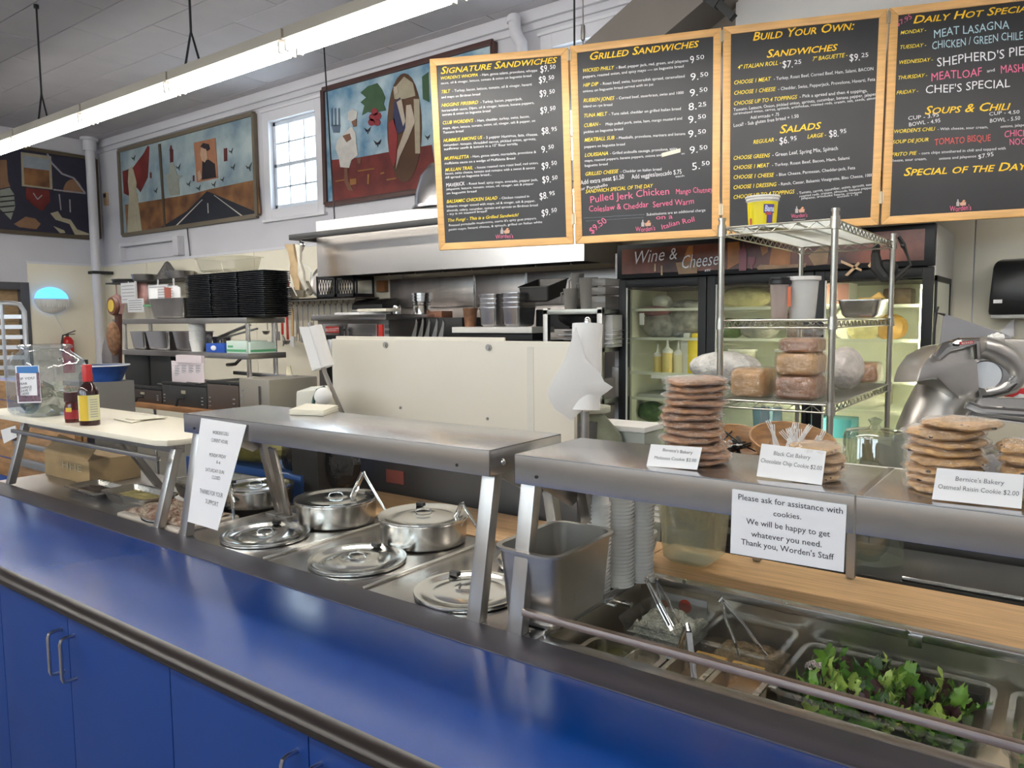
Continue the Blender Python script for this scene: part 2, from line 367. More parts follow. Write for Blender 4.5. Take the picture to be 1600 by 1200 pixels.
def hanger(x, lab):
    g = G(); g.tube([(x, LY, ZC), (x+.0, LY, LZ+.28)], .008, n=6); g.tube([(x-.09, LY, LZ+.07), (x, LY, LZ+.29), (x+.09, LY, LZ+.07)], .008, n=6); g.cyl((x,LY,ZC-.03),(x,LY,ZC-.002),.02)
    one('light_hanger', g, black, lab, 'hanger')
hanger(-6.95, 'black hanging rod with forked end above the left part of the strip lights')
hanger(-4.72, 'black hanging rod with forked end nearer the middle of the strip lights')
# ================================================================== PAINTINGS
def shape(g, pl, pts, lift, px=True):
    q = [(pl.hit(*p) if px else p) for p in pts]; n = pl.n
    g.prism([a+n*(lift-.004) for a in q], n*.004)
cloud = mat('painted_sky', (.42,.50,.50), .6, col2=(.16,.24,.30), vs=2.2)
cloudb = mat('painted_blue_sky', (.50,.62,.66), .6, col2=(.08,.22,.36), vs=3)
fr_br = mat('dark_brown_frame', (.085,.065,.045), .5)
red_d = mat('painted_dark_red', (.20,.025,.02), .6, var=.4, vs=5)
ocre = mat('painted_ochre_field', (.30,.14,.05), .6, col2=(.12,.05,.025), vs=4)
def flat(name, col): return mat(name, col, .65, var=.12, vs=14)
def picture(name, lab, corners, y, frame, back):
    # corners TL, TR, BR, BL in world; frame bars and backing panel
    TL, TR, BR, BL = corners; t = T(name, lab, 'painting', (TL+BR)/2)
    n = (TR-TL).cross(BL-TL).normalized(); n = -n if n.dot(CAM-TL) < 0 else n
    g = G(); g.prism([p+n*.01 for p in corners], n*.02); obj('canvas', g, back, t)
    g = G()
    for a, b in ((TL, TR), (TR, BR), (BR, BL), (BL, TL)): g.bar(a+n*.03, b+n*.03, .05, .05, n)
    obj('frame', g, frame, t, bev=.004); return t, n
def wallbox(x0, x1, z0, z1, y): return [Vector((x0, y, z1)), Vector((x1, y, z1)), Vector((x1, y, z0)), Vector((x0, y, z0))]
# road painting
t, n = picture('road_painting', 'long painting of a straight road under clouds with flying birds and a portrait', wallbox(-10.84, -7.72, 2.83, 3.99, YW), YW, mat('grey_brown_frame', (.16,.13,.09), .5), cloud)
pl = Plane((0, YW-.03, 0), (1,0,0), (0,0,1))
def cr(pts, ox, oy, s): return [(ox+u/s, oy+v/s) for u, v in pts]
s1 = 5.219
g = G(); shape(g, pl, cr([(133,782),(240,768),(560,715),(700,690),(805,660),(1000,620),(1215,575),(1240,855),(150,1020)], 170, 170, s1), .003); obj('painted_field', g, ocre, t)
g = G(); shape(g, pl, cr([(805,672),(1215,845),(1240,860),(400,985),(640,835)], 170, 170, s1), .006); obj('painted_road', g, flat('painted_asphalt', (.018,.02,.03)), t)
g = G()
for q in ([(765,740),(770,742),(550,965),(540,962)], [(860,705),(866,705),(1106,880),(1096,884)], [(808,770),(814,770),(818,850),(812,852)]): shape(g, pl, cr(q, 170, 170, s1), .009)
obj('painted_road_line', g, flat('painted_line', (.6,.57,.5)), t)
g = G(); shape(g, pl, cr([(115,510),(200,480),(290,360),(320,300),(333,310),(320,560),(260,680),(230,640),(165,710),(125,690)], 170, 170, s1), .006); obj('painted_red_drape', g, red_d, t)
g = G(); shape(g, pl, cr([(170,690),(235,690),(275,1000),(155,1010)], 170, 170, s1), .009); shape(g, pl, cr([(165,500),(190,470),(205,500),(230,600),(225,690),(170,690),(160,600)], 170, 170, s1), .008); obj('painted_robe', g, flat('painted_cream', (.45,.40,.28)), t)
g = G(); shape(g, pl, cr([(408,290),(428,285),(470,970),(456,972)], 170, 170, s1), .012); obj('painted_pole', g, fr_br, t)
g = G(); shape(g, pl, cr([(697,278),(872,238),(895,565),(722,602)], 170, 170, s1), .008); obj('portrait_panel', g, flat('painted_orange', (.38,.17,.09)), t)
g = G(); shape(g, pl, cr([(770,430),(820,415),(870,450),(880,560),(765,580)], 170, 170, s1), .012); shape(g, pl, cr([(752,310),(775,280),(820,290),(830,330),(810,345),(775,320)], 170, 170, s1), .012); obj('portrait_clothes', g, flat('painted_black', (.02,.015,.02)), t)
g = G(); shape(g, pl, cr([(760,320),(800,330),(812,400),(790,440),(765,420),(752,370)], 170, 170, s1), .013); shape(g, pl, cr([(730,520),(750,500),(765,560),(740,590)], 170, 170, s1), .013); obj('portrait_face', g, flat('painted_skin', (.50,.33,.22)), t)
g = G()
for u, v in ((515,390),(955,380),(345,545),(695,570)):
    k = 1 if u in (515, 955) else .45; shape(g, pl, cr([(u-14*k,v-55*k),(u+12*k,v-60*k),(u+14*k,v+45*k),(u-12*k,v+50*k)], 170, 170, s1), .008)
shape(g, pl, cr([(498,345),(505,300),(515,300),(520,340)], 170, 170, s1), .008)
obj('painted_lamp', g, flat('painted_maroon', (.12,.02,.02)), t)
g = G(); shape(g, pl, cr([(500,445),(530,440),(560,540),(610,545),(570,570),(580,700),(500,710),(470,560),(455,550),(495,520)], 170, 170, s1), .005); obj('painted_figure', g, flat('painted_grey_green', (.30,.32,.27)), t)
g = G()
for u, v, k in ((205,405,1),(570,480,1.2),(1000,350,1),(1015,480,1.1),(1145,480,1.5),(655,615,1),(385,670,.9),(860,620,1.1),(930,580,.9),(735,650,1)):
    for q in ([(0,0),(18,-28),(8,4)], [(0,0),(-16,-12),(-6,8)], [(-4,-4),(8,-2),(10,20)]): shape(g, pl, cr([(u+a*k, v+b*k) for a, b in q], 170, 170, s1), .012)
obj('painted_bird', g, flat('painted_bird_green', (.05,.06,.05)), t)
# chef painting
t, n = picture('chef_painting', 'blue painting of a white-hatted cook, a hanging fruit tree and an oval figure scene', wallbox(-6.50, -4.22, 2.84, 4.03, YW), YW, mat('mahogany_frame', (.07,.03,.025), .45), cloudb)
g = G(); shape(g, pl, cr([(470,1000),(640,985),(830,950),(1100,905),(1120,1060),(1100,1180),(480,1290)], 400, 0, 4), .003); obj('painted_red_ground', g, red_d, t)
g = G()
for q in ([(655,580),(700,540),(760,520),(790,560),(810,610),(800,650),(815,690),(760,700),(740,710),(700,700),(665,720),(680,660),(655,640),(690,610)], [(1040,480),(1080,450),(1085,640),(1045,620)]): shape(g, pl, cr(q, 400, 0, 4), .006)
obj('painted_leaves', g, flat('painted_leaf_green', (.05,.11,.05)), t)
g = G()
for u, v in ((730,735),(765,725),(725,765),(760,765),(745,700)): shape(g, pl, cr([(u+22*math.cos(a), v+24*math.sin(a)) for a in [PI/4*i for i in range(8)]], 400, 0, 4), .009)
obj('painted_fruit', g, flat('painted_fruit_red', (.28,.03,.04)), t)
g = G()
for q in ([(580,700),(610,682),(638,700),(632,740),(600,765),(578,745)], [(510,880),(560,830),(600,790),(625,830),(630,900),(640,970),(600,1000),(585,1050),(530,1045),(520,980),(500,930)]): shape(g, pl, cr(q, 400, 0, 4), .008)
obj('painted_cook_whites', g, flat('painted_white', (.62,.60,.56)), t)
g = G(); shape(g, pl, cr([(600,760),(632,745),(632,790),(612,795)], 400, 0, 4), .009); shape(g, pl, cr([(545,850),(590,835),(600,870),(570,890)], 400, 0, 4), .010); shape(g, pl, cr([(635,990),(660,990),(655,1025),(640,1020)], 400, 0, 4), .009); shape(g, pl, cr([(555,1050),(575,1050),(580,1130),(615,1195),(580,1190),(555,1130)], 400, 0, 4), .009); obj('painted_cook_skin', g, flat('painted_brown_skin', (.20,.09,.05)), t)
g = G()
for u in (475, 497, 520): shape(g, pl, cr([(u-5,680),(u+5,675),(u+8,790),(u-2,790)], 400, 0, 4), .006)
shape(g, pl, cr([(473,780),(530,780),(525,830),(485,830)], 400, 0, 4), .006); obj('painted_fork', g, flat('painted_fork_blue', (.12,.17,.24)), t)
ov = [(930+108*math.cos(a), 800+(342 if math.sin(a) < 0 else 340)*math.sin(a)) for a in [2*PI*i/28 for i in range(28)]]
g = G(); shape(g, pl, cr(ov, 400, 0, 4), .006); obj('oval_panel', g, flat('painted_dark_brown', (.10,.045,.02)), t)
g = G(); shape(g, pl, cr([(862,560),(930,480),(985,520),(1000,600),(930,620),(870,620)], 400, 0, 4), .010); shape(g, pl, cr([(990,620),(1025,620),(1030,960),(1000,960)], 400, 0, 4), .010); obj('painted_arch', g, flat('painted_stone', (.40,.35,.25)), t)
g = G(); shape(g, pl, cr([(870,640),(905,610),(950,770),(930,820),(890,840),(860,740)], 400, 0, 4), .012); obj('painted_dress', g, flat('painted_navy', (.03,.035,.09)), t)
g = G(); shape(g, pl, cr([(835,770),(870,740),(890,850),(880,1000),(865,1050),(835,960)], 400, 0, 4), .012); obj('painted_red_skirt', g, flat('painted_crimson', (.28,.03,.03)), t)
g = G(); shape(g, pl, cr([(885,640),(915,620),(940,760),(925,790)], 400, 0, 4), .014); shape(g, pl, cr([(945,660),(975,655),(1000,760),(960,860),(905,980),(880,1060),(890,940),(940,800)], 400, 0, 4), .014); shape(g, pl, cr([(865,545),(890,540),(895,580),(875,595)], 400, 0, 4), .014); obj('painted_pale_figure', g, flat('painted_pale_skin', (.50,.42,.33)), t)
g = G()
for u, v, k in ((700,815,1.2),(762,895,1.3),(1075,858,.9)):
    for q in ([(0,0),(18,-18),(10,6)], [(0,0),(-18,-14),(-6,10)], [(-3,-3),(6,-2),(2,20)]): shape(g, pl, cr([(u+a*k, v+b*k) for a, b in q], 400, 0, 4), .010)
obj('painted_butterfly', g, MC['painted_black'], t)
g = G()
for q in ([(500,1130),(560,1120),(560,1128),(500,1138)], [(640,1065),(745,1050),(745,1058),(640,1075)], [(700,1090),(712,1088),(708,1150),(698,1152)], [(590,1120),(630,1115),(630,1150),(590,1160)], [(780,1080),(805,1075),(805,1085),(780,1090)], [(820,1120),(880,1110),(880,1118),(820,1130)]): shape(g, pl, cr(q, 400, 0, 4), .008)
obj('painted_gold_lines', g, flat('painted_gold', (.35,.15,.04)), t)
# drapery painting on the left wall
plL = Plane((XL+.03, 0, 0), (0,1,0), (0,0,1))
def lw(y0, y1, z0, z1, x=XL): return [Vector((x, y0, z1)), Vector((x, y1, z1)), Vector((x, y1, z0)), Vector((x, y0, z0))]
a = plL.hit(0, 361); b = plL.hit(155, 371)
t, n = picture('drapery_painting', 'dark painting with a seascape panel, globe and striped sleeve on the left wall', lw(3.0, b.y, a.z, a.z+1.13), 0, mat('bronze_frame', (.10,.075,.045), .5), flat('painted_midnight', (.03,.028,.05)))
k6 = 6.0
g = G(); shape(g, plL, cr([(195,225),(478,265),(492,578),(205,545)], 0, 200, k6), .004); obj('seascape_border', g, MC['painted_stone'], t)
g = G(); shape(g, plL, cr([(215,255),(460,300),(458,400),(220,370)], 0, 200, k6), .008); obj('seascape_sky', g, flat('painted_sea_sky', (.32,.36,.40)), t)
g = G(); shape(g, plL, cr([(220,370),(458,400),(465,560),(228,530)], 0, 200, k6), .008); obj('seascape_water', g, MC['painted_ochre_field'], t)
g = G(); shape(g, plL, cr([(245,560),(460,585),(470,680),(400,780),(330,740),(240,660)], 0, 200, k6), .006); obj('painted_red_cloth', g, red_d, t)
g = G(); shape(g, plL, cr([(0,580),(90,560),(130,620),(140,740),(100,860),(0,760)], 0, 200, k6), .006); obj('painted_sleeve', g, MC['painted_grey_green'], t)
g = G()
for v in (640, 685, 735, 790): shape(g, plL, cr([(0,v),(135,v-12),(135,v),(0,v+14)], 0, 200, k6), .010)
obj('painted_stripe', g, MC['painted_black'], t)
g = G(); shape(g, plL, cr([(680+90*math.cos(x), 600+120*math.sin(x)) for x in [PI+PI*i/10 for i in range(11)]]+[(770,615),(590,600)], 0, 200, k6), .006); shape(g, plL, cr([(130,900),(240,830),(330,850),(380,900),(340,950),(180,930)], 0, 200, k6), .006); shape(g, plL, cr([(0,300),(60,300),(75,500),(95,550),(0,570)], 0, 200, k6), .006); obj('painted_brown_forms', g, flat('painted_tan', (.28,.15,.08)), t)
g = G(); shape(g, plL, cr([(470,800),(540,780),(580,840),(660,860),(720,950),(830,990),(830,1005),(700,1000),(650,900),(520,860)], 0, 200, k6), .008); shape(g, plL, cr([(500,920),(600,960),(610,985),(560,985)], 0, 200, k6), .008); obj('painted_scroll', g, MC['painted_cream'], t)
g = G()
for A, B, r in (((425,205),(480,325),.012), ((480,325),(580,430),.012), ((580,430),(690,470),.012), ((690,470),(795,610),.012), ((500,578),(800,615),.010), ((553,620),(570,770),.008), ((652,670),(657,790),.008), ((310,610),(350,670),.007), ((350,670),(392,630),.007)):
    g.bar(plL.hit(A[0]/6, 200+A[1]/6)+Vector((.006,0,0)), plL.hit(B[0]/6, 200+B[1]/6)+Vector((.006,0,0)), r*2, .006, (1,0,0))
obj('painted_cord', g, flat('painted_silver', (.36,.34,.36)), t)
# wall lamp with a blue glowing top (insect light trap)
c = plL.hit(80, 470); t = T('insect_trap', 'white shell-shaped insect trap lamp glowing blue on the cream left wall', 'insect trap', c)
M = Matrix.Rotation(0, 3, 'Z')
g = G()
for i in range(13):
    pass
def shell(c, ry, rz, rx, upper, n=20, k=6):
    vs = []; fs = []
    for j in range(n+1):
        a = PI*j/n
        for i in range(k+1):
            b = PI/2*i/k; yy = ry*math.cos(a); z_ = rz*math.sin(a)*(1 if upper else -1)
            vs.append(Vector((c.x+rx*math.sin(b)*(math.sin(a)**.5), c.y+yy*math.cos(b)+0, c.z+z_*math.cos(b))) if False else Vector((c.x+rx*math.cos(b)*math.sin(a)**.6*1.0, c.y+yy, c.z+z_*math.sin(b))))
    for j in range(n):
        for i in range(k): fs.append((j*(k+1)+i, (j+1)*(k+1)+i, (j+1)*(k+1)+i+1, j*(k+1)+i+1))
    return vs, fs
vs, fs = shell(c+Vector((0,0,.03)), .21, .16, .13, True); g.add(vs, fs); obj('glowing_cover', g, mat('blue_glow', (.1,.45,.9), .4, emit=1.1, ecol=(.10,.42,1)), t)
g = G(); vs, fs = shell(c+Vector((0,0,.02)), .22, .20, .15, False); g.add(vs, fs); obj('ribbed_basket', g, white, t)
g = G()
for i in range(-5, 6): g.box((c.x+.10, c.y+i*.036-.006, c.z-.09), (c.x+.155-abs(i)*.008, c.y+i*.036+.006, c.z+.02))
obj('rib', g, white, t)
a = plL.hit(82, 488); b = plL.hit(102, 522); g = G(); g.tube([a+Vector((.02,0,0)), b+Vector((.02,0,0))], .006, n=6); one('power_cord', g, white, 'thin white cord running down from the insect trap lamp', 'cord')
g = G(); q = P(165, 311, y=YW-.02); g.box((q.x-.05, YW-.03, q.z-.09), (q.x+.05, YW, q.z+.09)); o = one('wall_thermostat', g, mat('tan_plate', (.42,.28,.17), .5), 'small tan control plate with a dark top on the far wall beside the corner pipe', 'thermostat', bev=.004); g = G(); g.box((q.x-.035, YW-.034, q.z+.02), (q.x+.035, YW-.03, q.z+.075)); obj('dark_window', g, blackm, o)
# fire extinguisher
c = plL.hit(101, 560)+Vector((.12,0,0)); t = T('fire_extinguisher', 'red fire extinguisher on the cream left wall below the insect trap', 'extinguisher', c)
ex = mat('extinguisher_red', (.5,.02,.02), .3); z0 = c.z; zt = plL.hit(101, 527).z
g = G(); g.lathe([(.001,z0-.2),(.07,z0-.2),(.075,z0-.18),(.075,zt-.05),(.05,zt-.005),(.025,zt+.01),(.001,zt+.01)], (c.x, c.y, 0), 20); obj('cylinder', g, ex, t)
g = G(); g.cyl((c.x,c.y,zt), (c.x,c.y,zt+.05), .02, n=10); g.bar((c.x,c.y,zt+.05), (c.x,c.y+.11,zt+.09), .025, .012); g.bar((c.x,c.y,zt+.04), (c.x,c.y+.1,zt+.045), .02, .012); obj('valve_handle', g, mat('gunmetal', (.1,.1,.1), .4, 1), t)
g = G(); g.tube([(c.x,c.y,zt+.04),(c.x+.03,c.y-.07,zt+.03),(c.x+.05,c.y-.10,zt-.08),(c.x+.04,c.y-.09,zt-.2)], .012, n=8); obj('hose', g, black, t)
g = G(); g.box((XL+.012, c.y-.03, zt-.12), (c.x-.06, c.y+.03, zt-.08)); obj('wall_hook', g, black, t)
# ================================================================== MENU BOARDS
bfr = mat('oak_board_frame', (.80,.46,.17), .4, var=.18, vs=6, aniso=(1,1,12))
slate = mat('chalkboard', (.026,.026,.030), .42, var=.25, vs=2.5)
yel = mat('yellow_lettering', (.95,.72,.03), .5); ora = mat('orange_lettering', (.98,.60,.02), .5)
chalk = mat('white_chalk', (.80,.80,.82), .7); pink = mat('pink_chalk', (.80,.16,.30), .7); blue_c = mat('pale_blue_chalk', (.48,.68,.74), .7); redc = mat('red_chalk', (.70,.10,.09), .7)
hinge = mat('brass_hinge', (.6,.5,.35), .35, 1)
bd = Vector((math.cos(math.radians(22.4)), math.sin(math.radians(22.4)), 0))
PB = Plane(P(686, 391, d=4.72), bd, (0,0,1))
def board(lab, q, ox, oy, s, items):
    W = [PB.hit(*p) for p in q]; cen = (W[0]+W[2])/2; n = PB.n
    t = T('menu_board', lab, 'menu board', cen)
    g = G(); fwid = .042; TL, TR, BR, BL = W
    ii = [TL+(TR-TL).normalized()*fwid+(BL-TL).normalized()*fwid, TR+(TL-TR).normalized()*fwid+(BR-TR).normalized()*fwid, BR+(BL-BR).normalized()*fwid+(TR-BR).normalized()*fwid, BL+(BR-BL).normalized()*fwid+(TL-BL).normalized()*fwid]
    for i in range(4): j = (i+1) % 4; g.prism([W[i], W[j], ii[j], ii[i]], -n*.03)
    obj('frame', g, bfr, t, bev=.003)
    g = G(); g.prism([p-n*.006 for p in ii], -n*.012); obj('slate', g, slate, t)
    groups = {}
    for it in items:
        txt, x0, y0, x1, y1, h, kind = it[:7]
        a = PB.hit(ox+x0/s, oy+y0/s); b = PB.hit(ox+x1/s, oy+y1/s); hh = h/s*(a-CAM).dot(fw)/FOC
        nm, mm, kw = KIND[kind]; gg = groups.setdefault((nm, mm), G())
        tline(gg, PB, txt, a, b, hh, lift=-.0045, **kw)
    for (nm, mm), gg in groups.items(): obj(nm, gg, MC[mm], t)
    # little shop emblem: bottle, basket of bread and a banner line under the name
    lx, ly = next((i_[1]+(i_[3]-i_[1])/2, i_[2]) for i_ in items if i_[0] == "Worden's")
    def em(pts, nm, m_, lift):
        g_ = G(); q_ = [PB.hit(ox+(lx+a_)/s, oy+(ly+b_)/s) for a_, b_ in pts]; g_.prism([p_+PB.n*(lift-.006) for p_ in q_], PB.n*.0015); obj(nm, g_, m_, t)
    em([(-22,-28),(-22,-48),(-17,-54),(-17,-64),(-11,-64),(-11,-54),(-6,-48),(-6,-28)], 'emblem_bottle', mat('emblem_grey', (.45,.42,.42), .6), .001)
    em([(0,-30),(-4,-46),(30,-50),(28,-32)], 'emblem_basket', mat('emblem_tan', (.60,.36,.25), .6), .001)
    em([(4,-46),(16,-62),(26,-58),(18,-47)], 'emblem_bread', mat('emblem_orange', (.62,.30,.16), .6), .002)
    em([(-34,10),(34,5),(34,8),(-34,13)], 'emblem_line', mat('emblem_grey', (.45,.42,.42), .6), .001)
    return t, W
KIND = {'H': ('heading_lettering', 'orange_lettering', dict(shear=.25, caps=True, bold=.012)), 'N': ('item_lettering', 'yellow_lettering', dict(shear=.25, bold=.004)),
        'D': ('description_lettering', 'white_chalk', dict()), 'C': ('chalk_writing', 'white_chalk', dict(wob=.06)), 'P': ('pink_writing', 'pink_chalk', dict(wob=.08)),
        'B': ('blue_writing', 'pale_blue_chalk', dict(wob=.08)), 'W': ('chalk_writing', 'white_chalk', dict(wob=.08)), 'R': ('red_writing', 'red_chalk', dict(wob=.08))}
def price(L, x, y, main, cents, w=.9, hgt=38):
    L.append((main, x, y+6, x+len(main)*18*w, y, hgt, 'C')); x2 = x+len(main)*19*w+4; L.append((cents, x2, y-16, x2+36*w, y-20, 22, 'C')); L.append(('_', x2, y-12, x2+36*w, y-16, 3, 'C'))
B1 = [('Signature Sandwiches', 100,165,765,100,38,'H'), ("WORDEN'S WHOPPA",100,198,313,178,17,'N'), ('- Ham, genoa salami, provolone, whoppa',325,177,652,150,14,'D'), ('sauce, oil & vinegar, lettuce, tomato & onion on baguette bread',103,224,618,180,13,'D'),
 ('TBLT',104,276,158,270,18,'N'), ('- Turkey, bacon, lettuce, tomato, oil & vinegar, havarti',168,268,620,230,14,'D'), ('and mayo on Birdman bread',106,304,327,285,13,'D'),
 ('HIGGINS FIREBIRD',106,352,316,334,18,'N'), ('- Turkey, bacon, pepperjack,',328,332,566,312,14,'D'), ('horseradish sauce, Dijon, oil & vinegar, lettuce, banana peppers,',109,380,634,334,13,'D'), ('tomato & onion on baguette bread',111,403,385,380,13,'D'),
 ("CLUB WORDEN'S",112,452,288,438,18,'N'), ('- Ham, cheddar, turkey, swiss, bacon,',298,438,608,412,14,'D'), ('mayo, dijon, lettuce, tomato, onion, oil, vinegar, salt & pepper, on',114,480,640,436,13,'D'), ('Tuscano bread',116,504,232,494,13,'D'),
 ('HUMMUS AMONG US',117,553,340,534,18,'N'), ('- 3 pepper Hummus, feta, cheese,',346,534,655,514,15,'C'), ('cucumber, tomato, shredded carrot, pickled onion, sprouts,',118,576,645,540,14,'C'), ('sunflower seeds & lettuce in a 12" flour tortilla',121,598,540,568,13,'C'),
 ('MUFFALETTA',122,655,262,643,18,'N'), ('- Ham, genoa salami, mortadella, provolone &',272,641,645,614,13,'D'), ('muffaletta sauce on a wedge of Muffaletta Bread',124,680,526,650,13,'D'),
 ('MULLAN TRAIL',127,720,285,706,18,'N'), ('- house roasted rare roast beef, red onion,',297,704,658,676,13,'D'), ('bacon, swiss cheese, tomato and romaine with a sweet & savory',128,738,640,704,13,'D'), ('dill spread on baguette bread...',128,760,392,742,13,'D'),
 ('MAVERICK',133,808,240,798,20,'C'), ('- Roast beef, spicy mayo, avocado, pepper jack,',250,796,655,772,13,'D'), ('jalapenos, lettuce, tomato, onion, oil, vinegar, salt & pepper',135,826,632,794,12,'C'), ('on baguette bread',135,850,306,836,12,'C'),
 ('BALSAMIC CHICKEN SALAD',135,900,425,878,18,'N'), ('- Chicken roasted in',436,878,606,866,13,'D'), ('balsamic vinegar tossed with mayo, oil & vinegar, salt & pepper,',136,924,640,892,13,'D'), ('almonds, celery, cucumber, tomato and sprouts on Birdman bread',137,948,655,916,13,'D'), ('- try it on toasted bread!',139,968,366,950,12,'C'),
 ('The Fungi - This is a Grilled Sandwich!',140,1006,546,974,17,'N'), ("Roasted portobello mushrooms, mama lil's spicy goat peppers,",148,1032,648,990,12,'C'), ('pesto mayo, havarti cheese, & spinach, grilled on Italian white',148,1056,680,1012,12,'C')]
for x, y, a_, b_ in ((668,152,'$9.','50'),(660,214,'$9.','50'),(664,292,'$9.','50'),(668,388,'$9.','50'),(676,505,'$8.','95'),(676,608,'9.','50'),(676,700,'$9.','50'),(680,782,'$9.','50'),(664,872,'$8.','95'),(676,968,'$9.','50')): price(B1, x, y, a_, b_)
def logo(L, x, y, k=1):
    L.append(("Worden's", x-50*k, y, x+50*k, y-6*k, 24*k, 'P'))
logo(B1, 465, 1102)
B2 = [('Grilled Sandwiches',135,185,728,112,40,'H'), ('WICKED PHILLY',102,250,273,232,19,'N'), ('- Beef, pepper jack, red, green, and jalapeno',283,230,670,192,14,'D'), ('peppers, roasted onion, and spicy mayo ---- on baguette bread',104,280,645,222,14,'D'),
 ('HIP DIP',104,328,188,320,19,'N'), ('- Roast beef, swiss, horseradish spread, caramelized',198,318,650,276,14,'D'), ('onions on baguette bread served with au jus',104,358,482,318,13,'C'), ('RUEBEN JONES',106,410,274,396,19,'N'), ('- Corned beef, sauerkraut, swiss and 1000',284,395,645,364,14,'D'), ('island on rye bread',106,438,262,428,13,'D'),
 ('TUNA MELT',108,492,236,480,19,'N'), ('- Tuna salad, cheddar on grilled Italian bread',244,480,630,450,14,'D'), ('CUBAN -',109,544,200,534,19,'N'), ('Mojo pulled pork, swiss, ham, mango mustard and',226,534,636,502,14,'D'), ('pickles on baguette bread',109,576,320,558,13,'D'),
 ('MEATBALL SUB',112,622,274,608,19,'N'), ('- Meatballs, provolone, marinara and banana',284,608,654,584,14,'D'), ('peppers on baguette bread',112,655,330,640,13,'D'), ('LOUISIANA',113,703,240,692,19,'N'), ('- Grilled andouille sausage, provolone, spicy',250,690,610,664,14,'D'), ('mayo, roasted peppers, banana peppers, onions and',114,730,526,698,13,'D'), ('on',632,690,650,688,10,'D'), ('baguette bread',114,756,238,746,13,'D'),
 ('GRILLED CHEESE',116,804,296,788,19,'N'), ('- Cheddar on Italian bread',306,788,526,774,14,'D'), ('Add extra meat $1.50',92,852,326,820,24,'C'), ('Add veggies/avocado $.75',366,822,634,792,24,'C'), ('each',600,812,648,808,10,'C'), ('or Portabello',92,882,238,860,16,'C'),
 ('SANDWICH SPECIAL OF THE DAY',118,898,482,866,19,'N'), ('Pulled Jerk Chicken',142,948,568,900,36,'P'), ('Mango Chutney',602,902,802,890,28,'P'), ('Coleslaw & Cheddar  Served Warm',136,998,700,954,30,'P'), ('Substitutions are an additional charge',446,1018,762,994,14,'D'), ('on a',496,1040,586,1030,24,'P'), ('Italian Roll',526,1090,704,1046,26,'P'), ('$9.50',152,1118,236,1052,34,'P'), ('__________',106,1030,436,1010,6,'B'), ('__________',120,1046,430,1026,5,'B')]
for x, y, a_, b_ in ((682,196,'9','50'),(680,290,'9.','50'),(676,372,'9.','50'),(670,448,'8.','25'),(668,516,'9.','50'),(668,594,'9.','50'),(676,680,'9.','50'),(688,766,'5.','50')): price(B2, x, y, a_, b_, 1.25)
logo(B2, 440, 1104, 1.05)
B3 = [('Build Your Own:',195,188,760,125,44,'H'), ('Sandwiches',272,282,668,240,42,'H'), ('4" ITALIAN ROLL -',114,346,356,318,22,'N'), ('7" BAGUETTE -',526,300,722,276,22,'N'), ('CHOOSE 1 MEAT',93,430,300,408,21,'N'), ('- Turkey, Roast Beef, Corned Beef, Ham, Salami, BACON',314,406,864,350,17,'D'), ('CHOOSE 1 CHEESE',93,487,326,464,21,'N'), ('- Cheddar, Swiss, Pepperjack, Provolone, Havarti, Feta',338,462,874,408,17,'D'),
 ('CHOOSE UP TO 4 TOPPINGS',92,545,444,508,21,'N'), ('- Pick a spread and then 4 toppings.',456,504,832,470,17,'C'), ('Tomato, Lettuce, Onion, pickled onion, sprouts, cucumber, banana pepper, jalapeno',92,577,896,488,16,'C'), ('caramelized onion, carrot, spinach, artichokes, roasted reds, craisin, salt, seeds, almond',92,597,896,508,13,'C'), ('Add avocado + .75',186,620,344,602,17,'C'), ('Local! - Sub gluten free bread + 1.50',92,664,452,612,18,'C'),
 ('Salads',344,700,578,672,44,'H'), ('REGULAR -',200,758,332,742,21,'N'), ('LARGE -',498,728,604,716,21,'N'), ('CHOOSE GREENS',90,846,294,830,21,'N'), ('- Green Leaf, Spring Mix, Spinach',306,828,668,790,20,'C'), ('CHOOSE 1 MEAT',90,900,290,884,21,'N'), ('- Turkey, Roast Beef, Bacon, Ham, Salami',304,882,732,842,16,'D'), ('CHOOSE 1 CHEESE',90,952,316,938,21,'N'), ('- Blue Cheese, Parmesan, Cheddar-jack, Feta',328,936,764,896,16,'D'),
 ('CHOOSE 1 DRESSING',90,1008,330,990,21,'N'), ('- Ranch, Caesar, Balsamic Vinaigrette, Bleu Cheese, 1000',340,988,862,936,16,'D'), ('CHOOSE UP TO 4 TOPPINGS',90,1062,430,1030,21,'N'), ('- Tomato, carrot, cucumber, onion, sprouts, seeds,',442,1036,874,984,14,'C'), ('roasted reds, craisins, almonds, banana peppers,',456,1052,870,1002,12,'C'), ('jalapeno, artichoke hearts, croutons',466,1064,800,1028,12,'C'), ('avocado + .75',664,1054,780,1042,10,'C')]
price(B3, 360, 334, '$7.', '25', 1.1); price(B3, 730, 294, '$9.', '25', 1.1); price(B3, 344, 754, '$6.', '95', 1); price(B3, 618, 714, '$8.', '95', 1)
logo(B3, 455, 1166, .9)
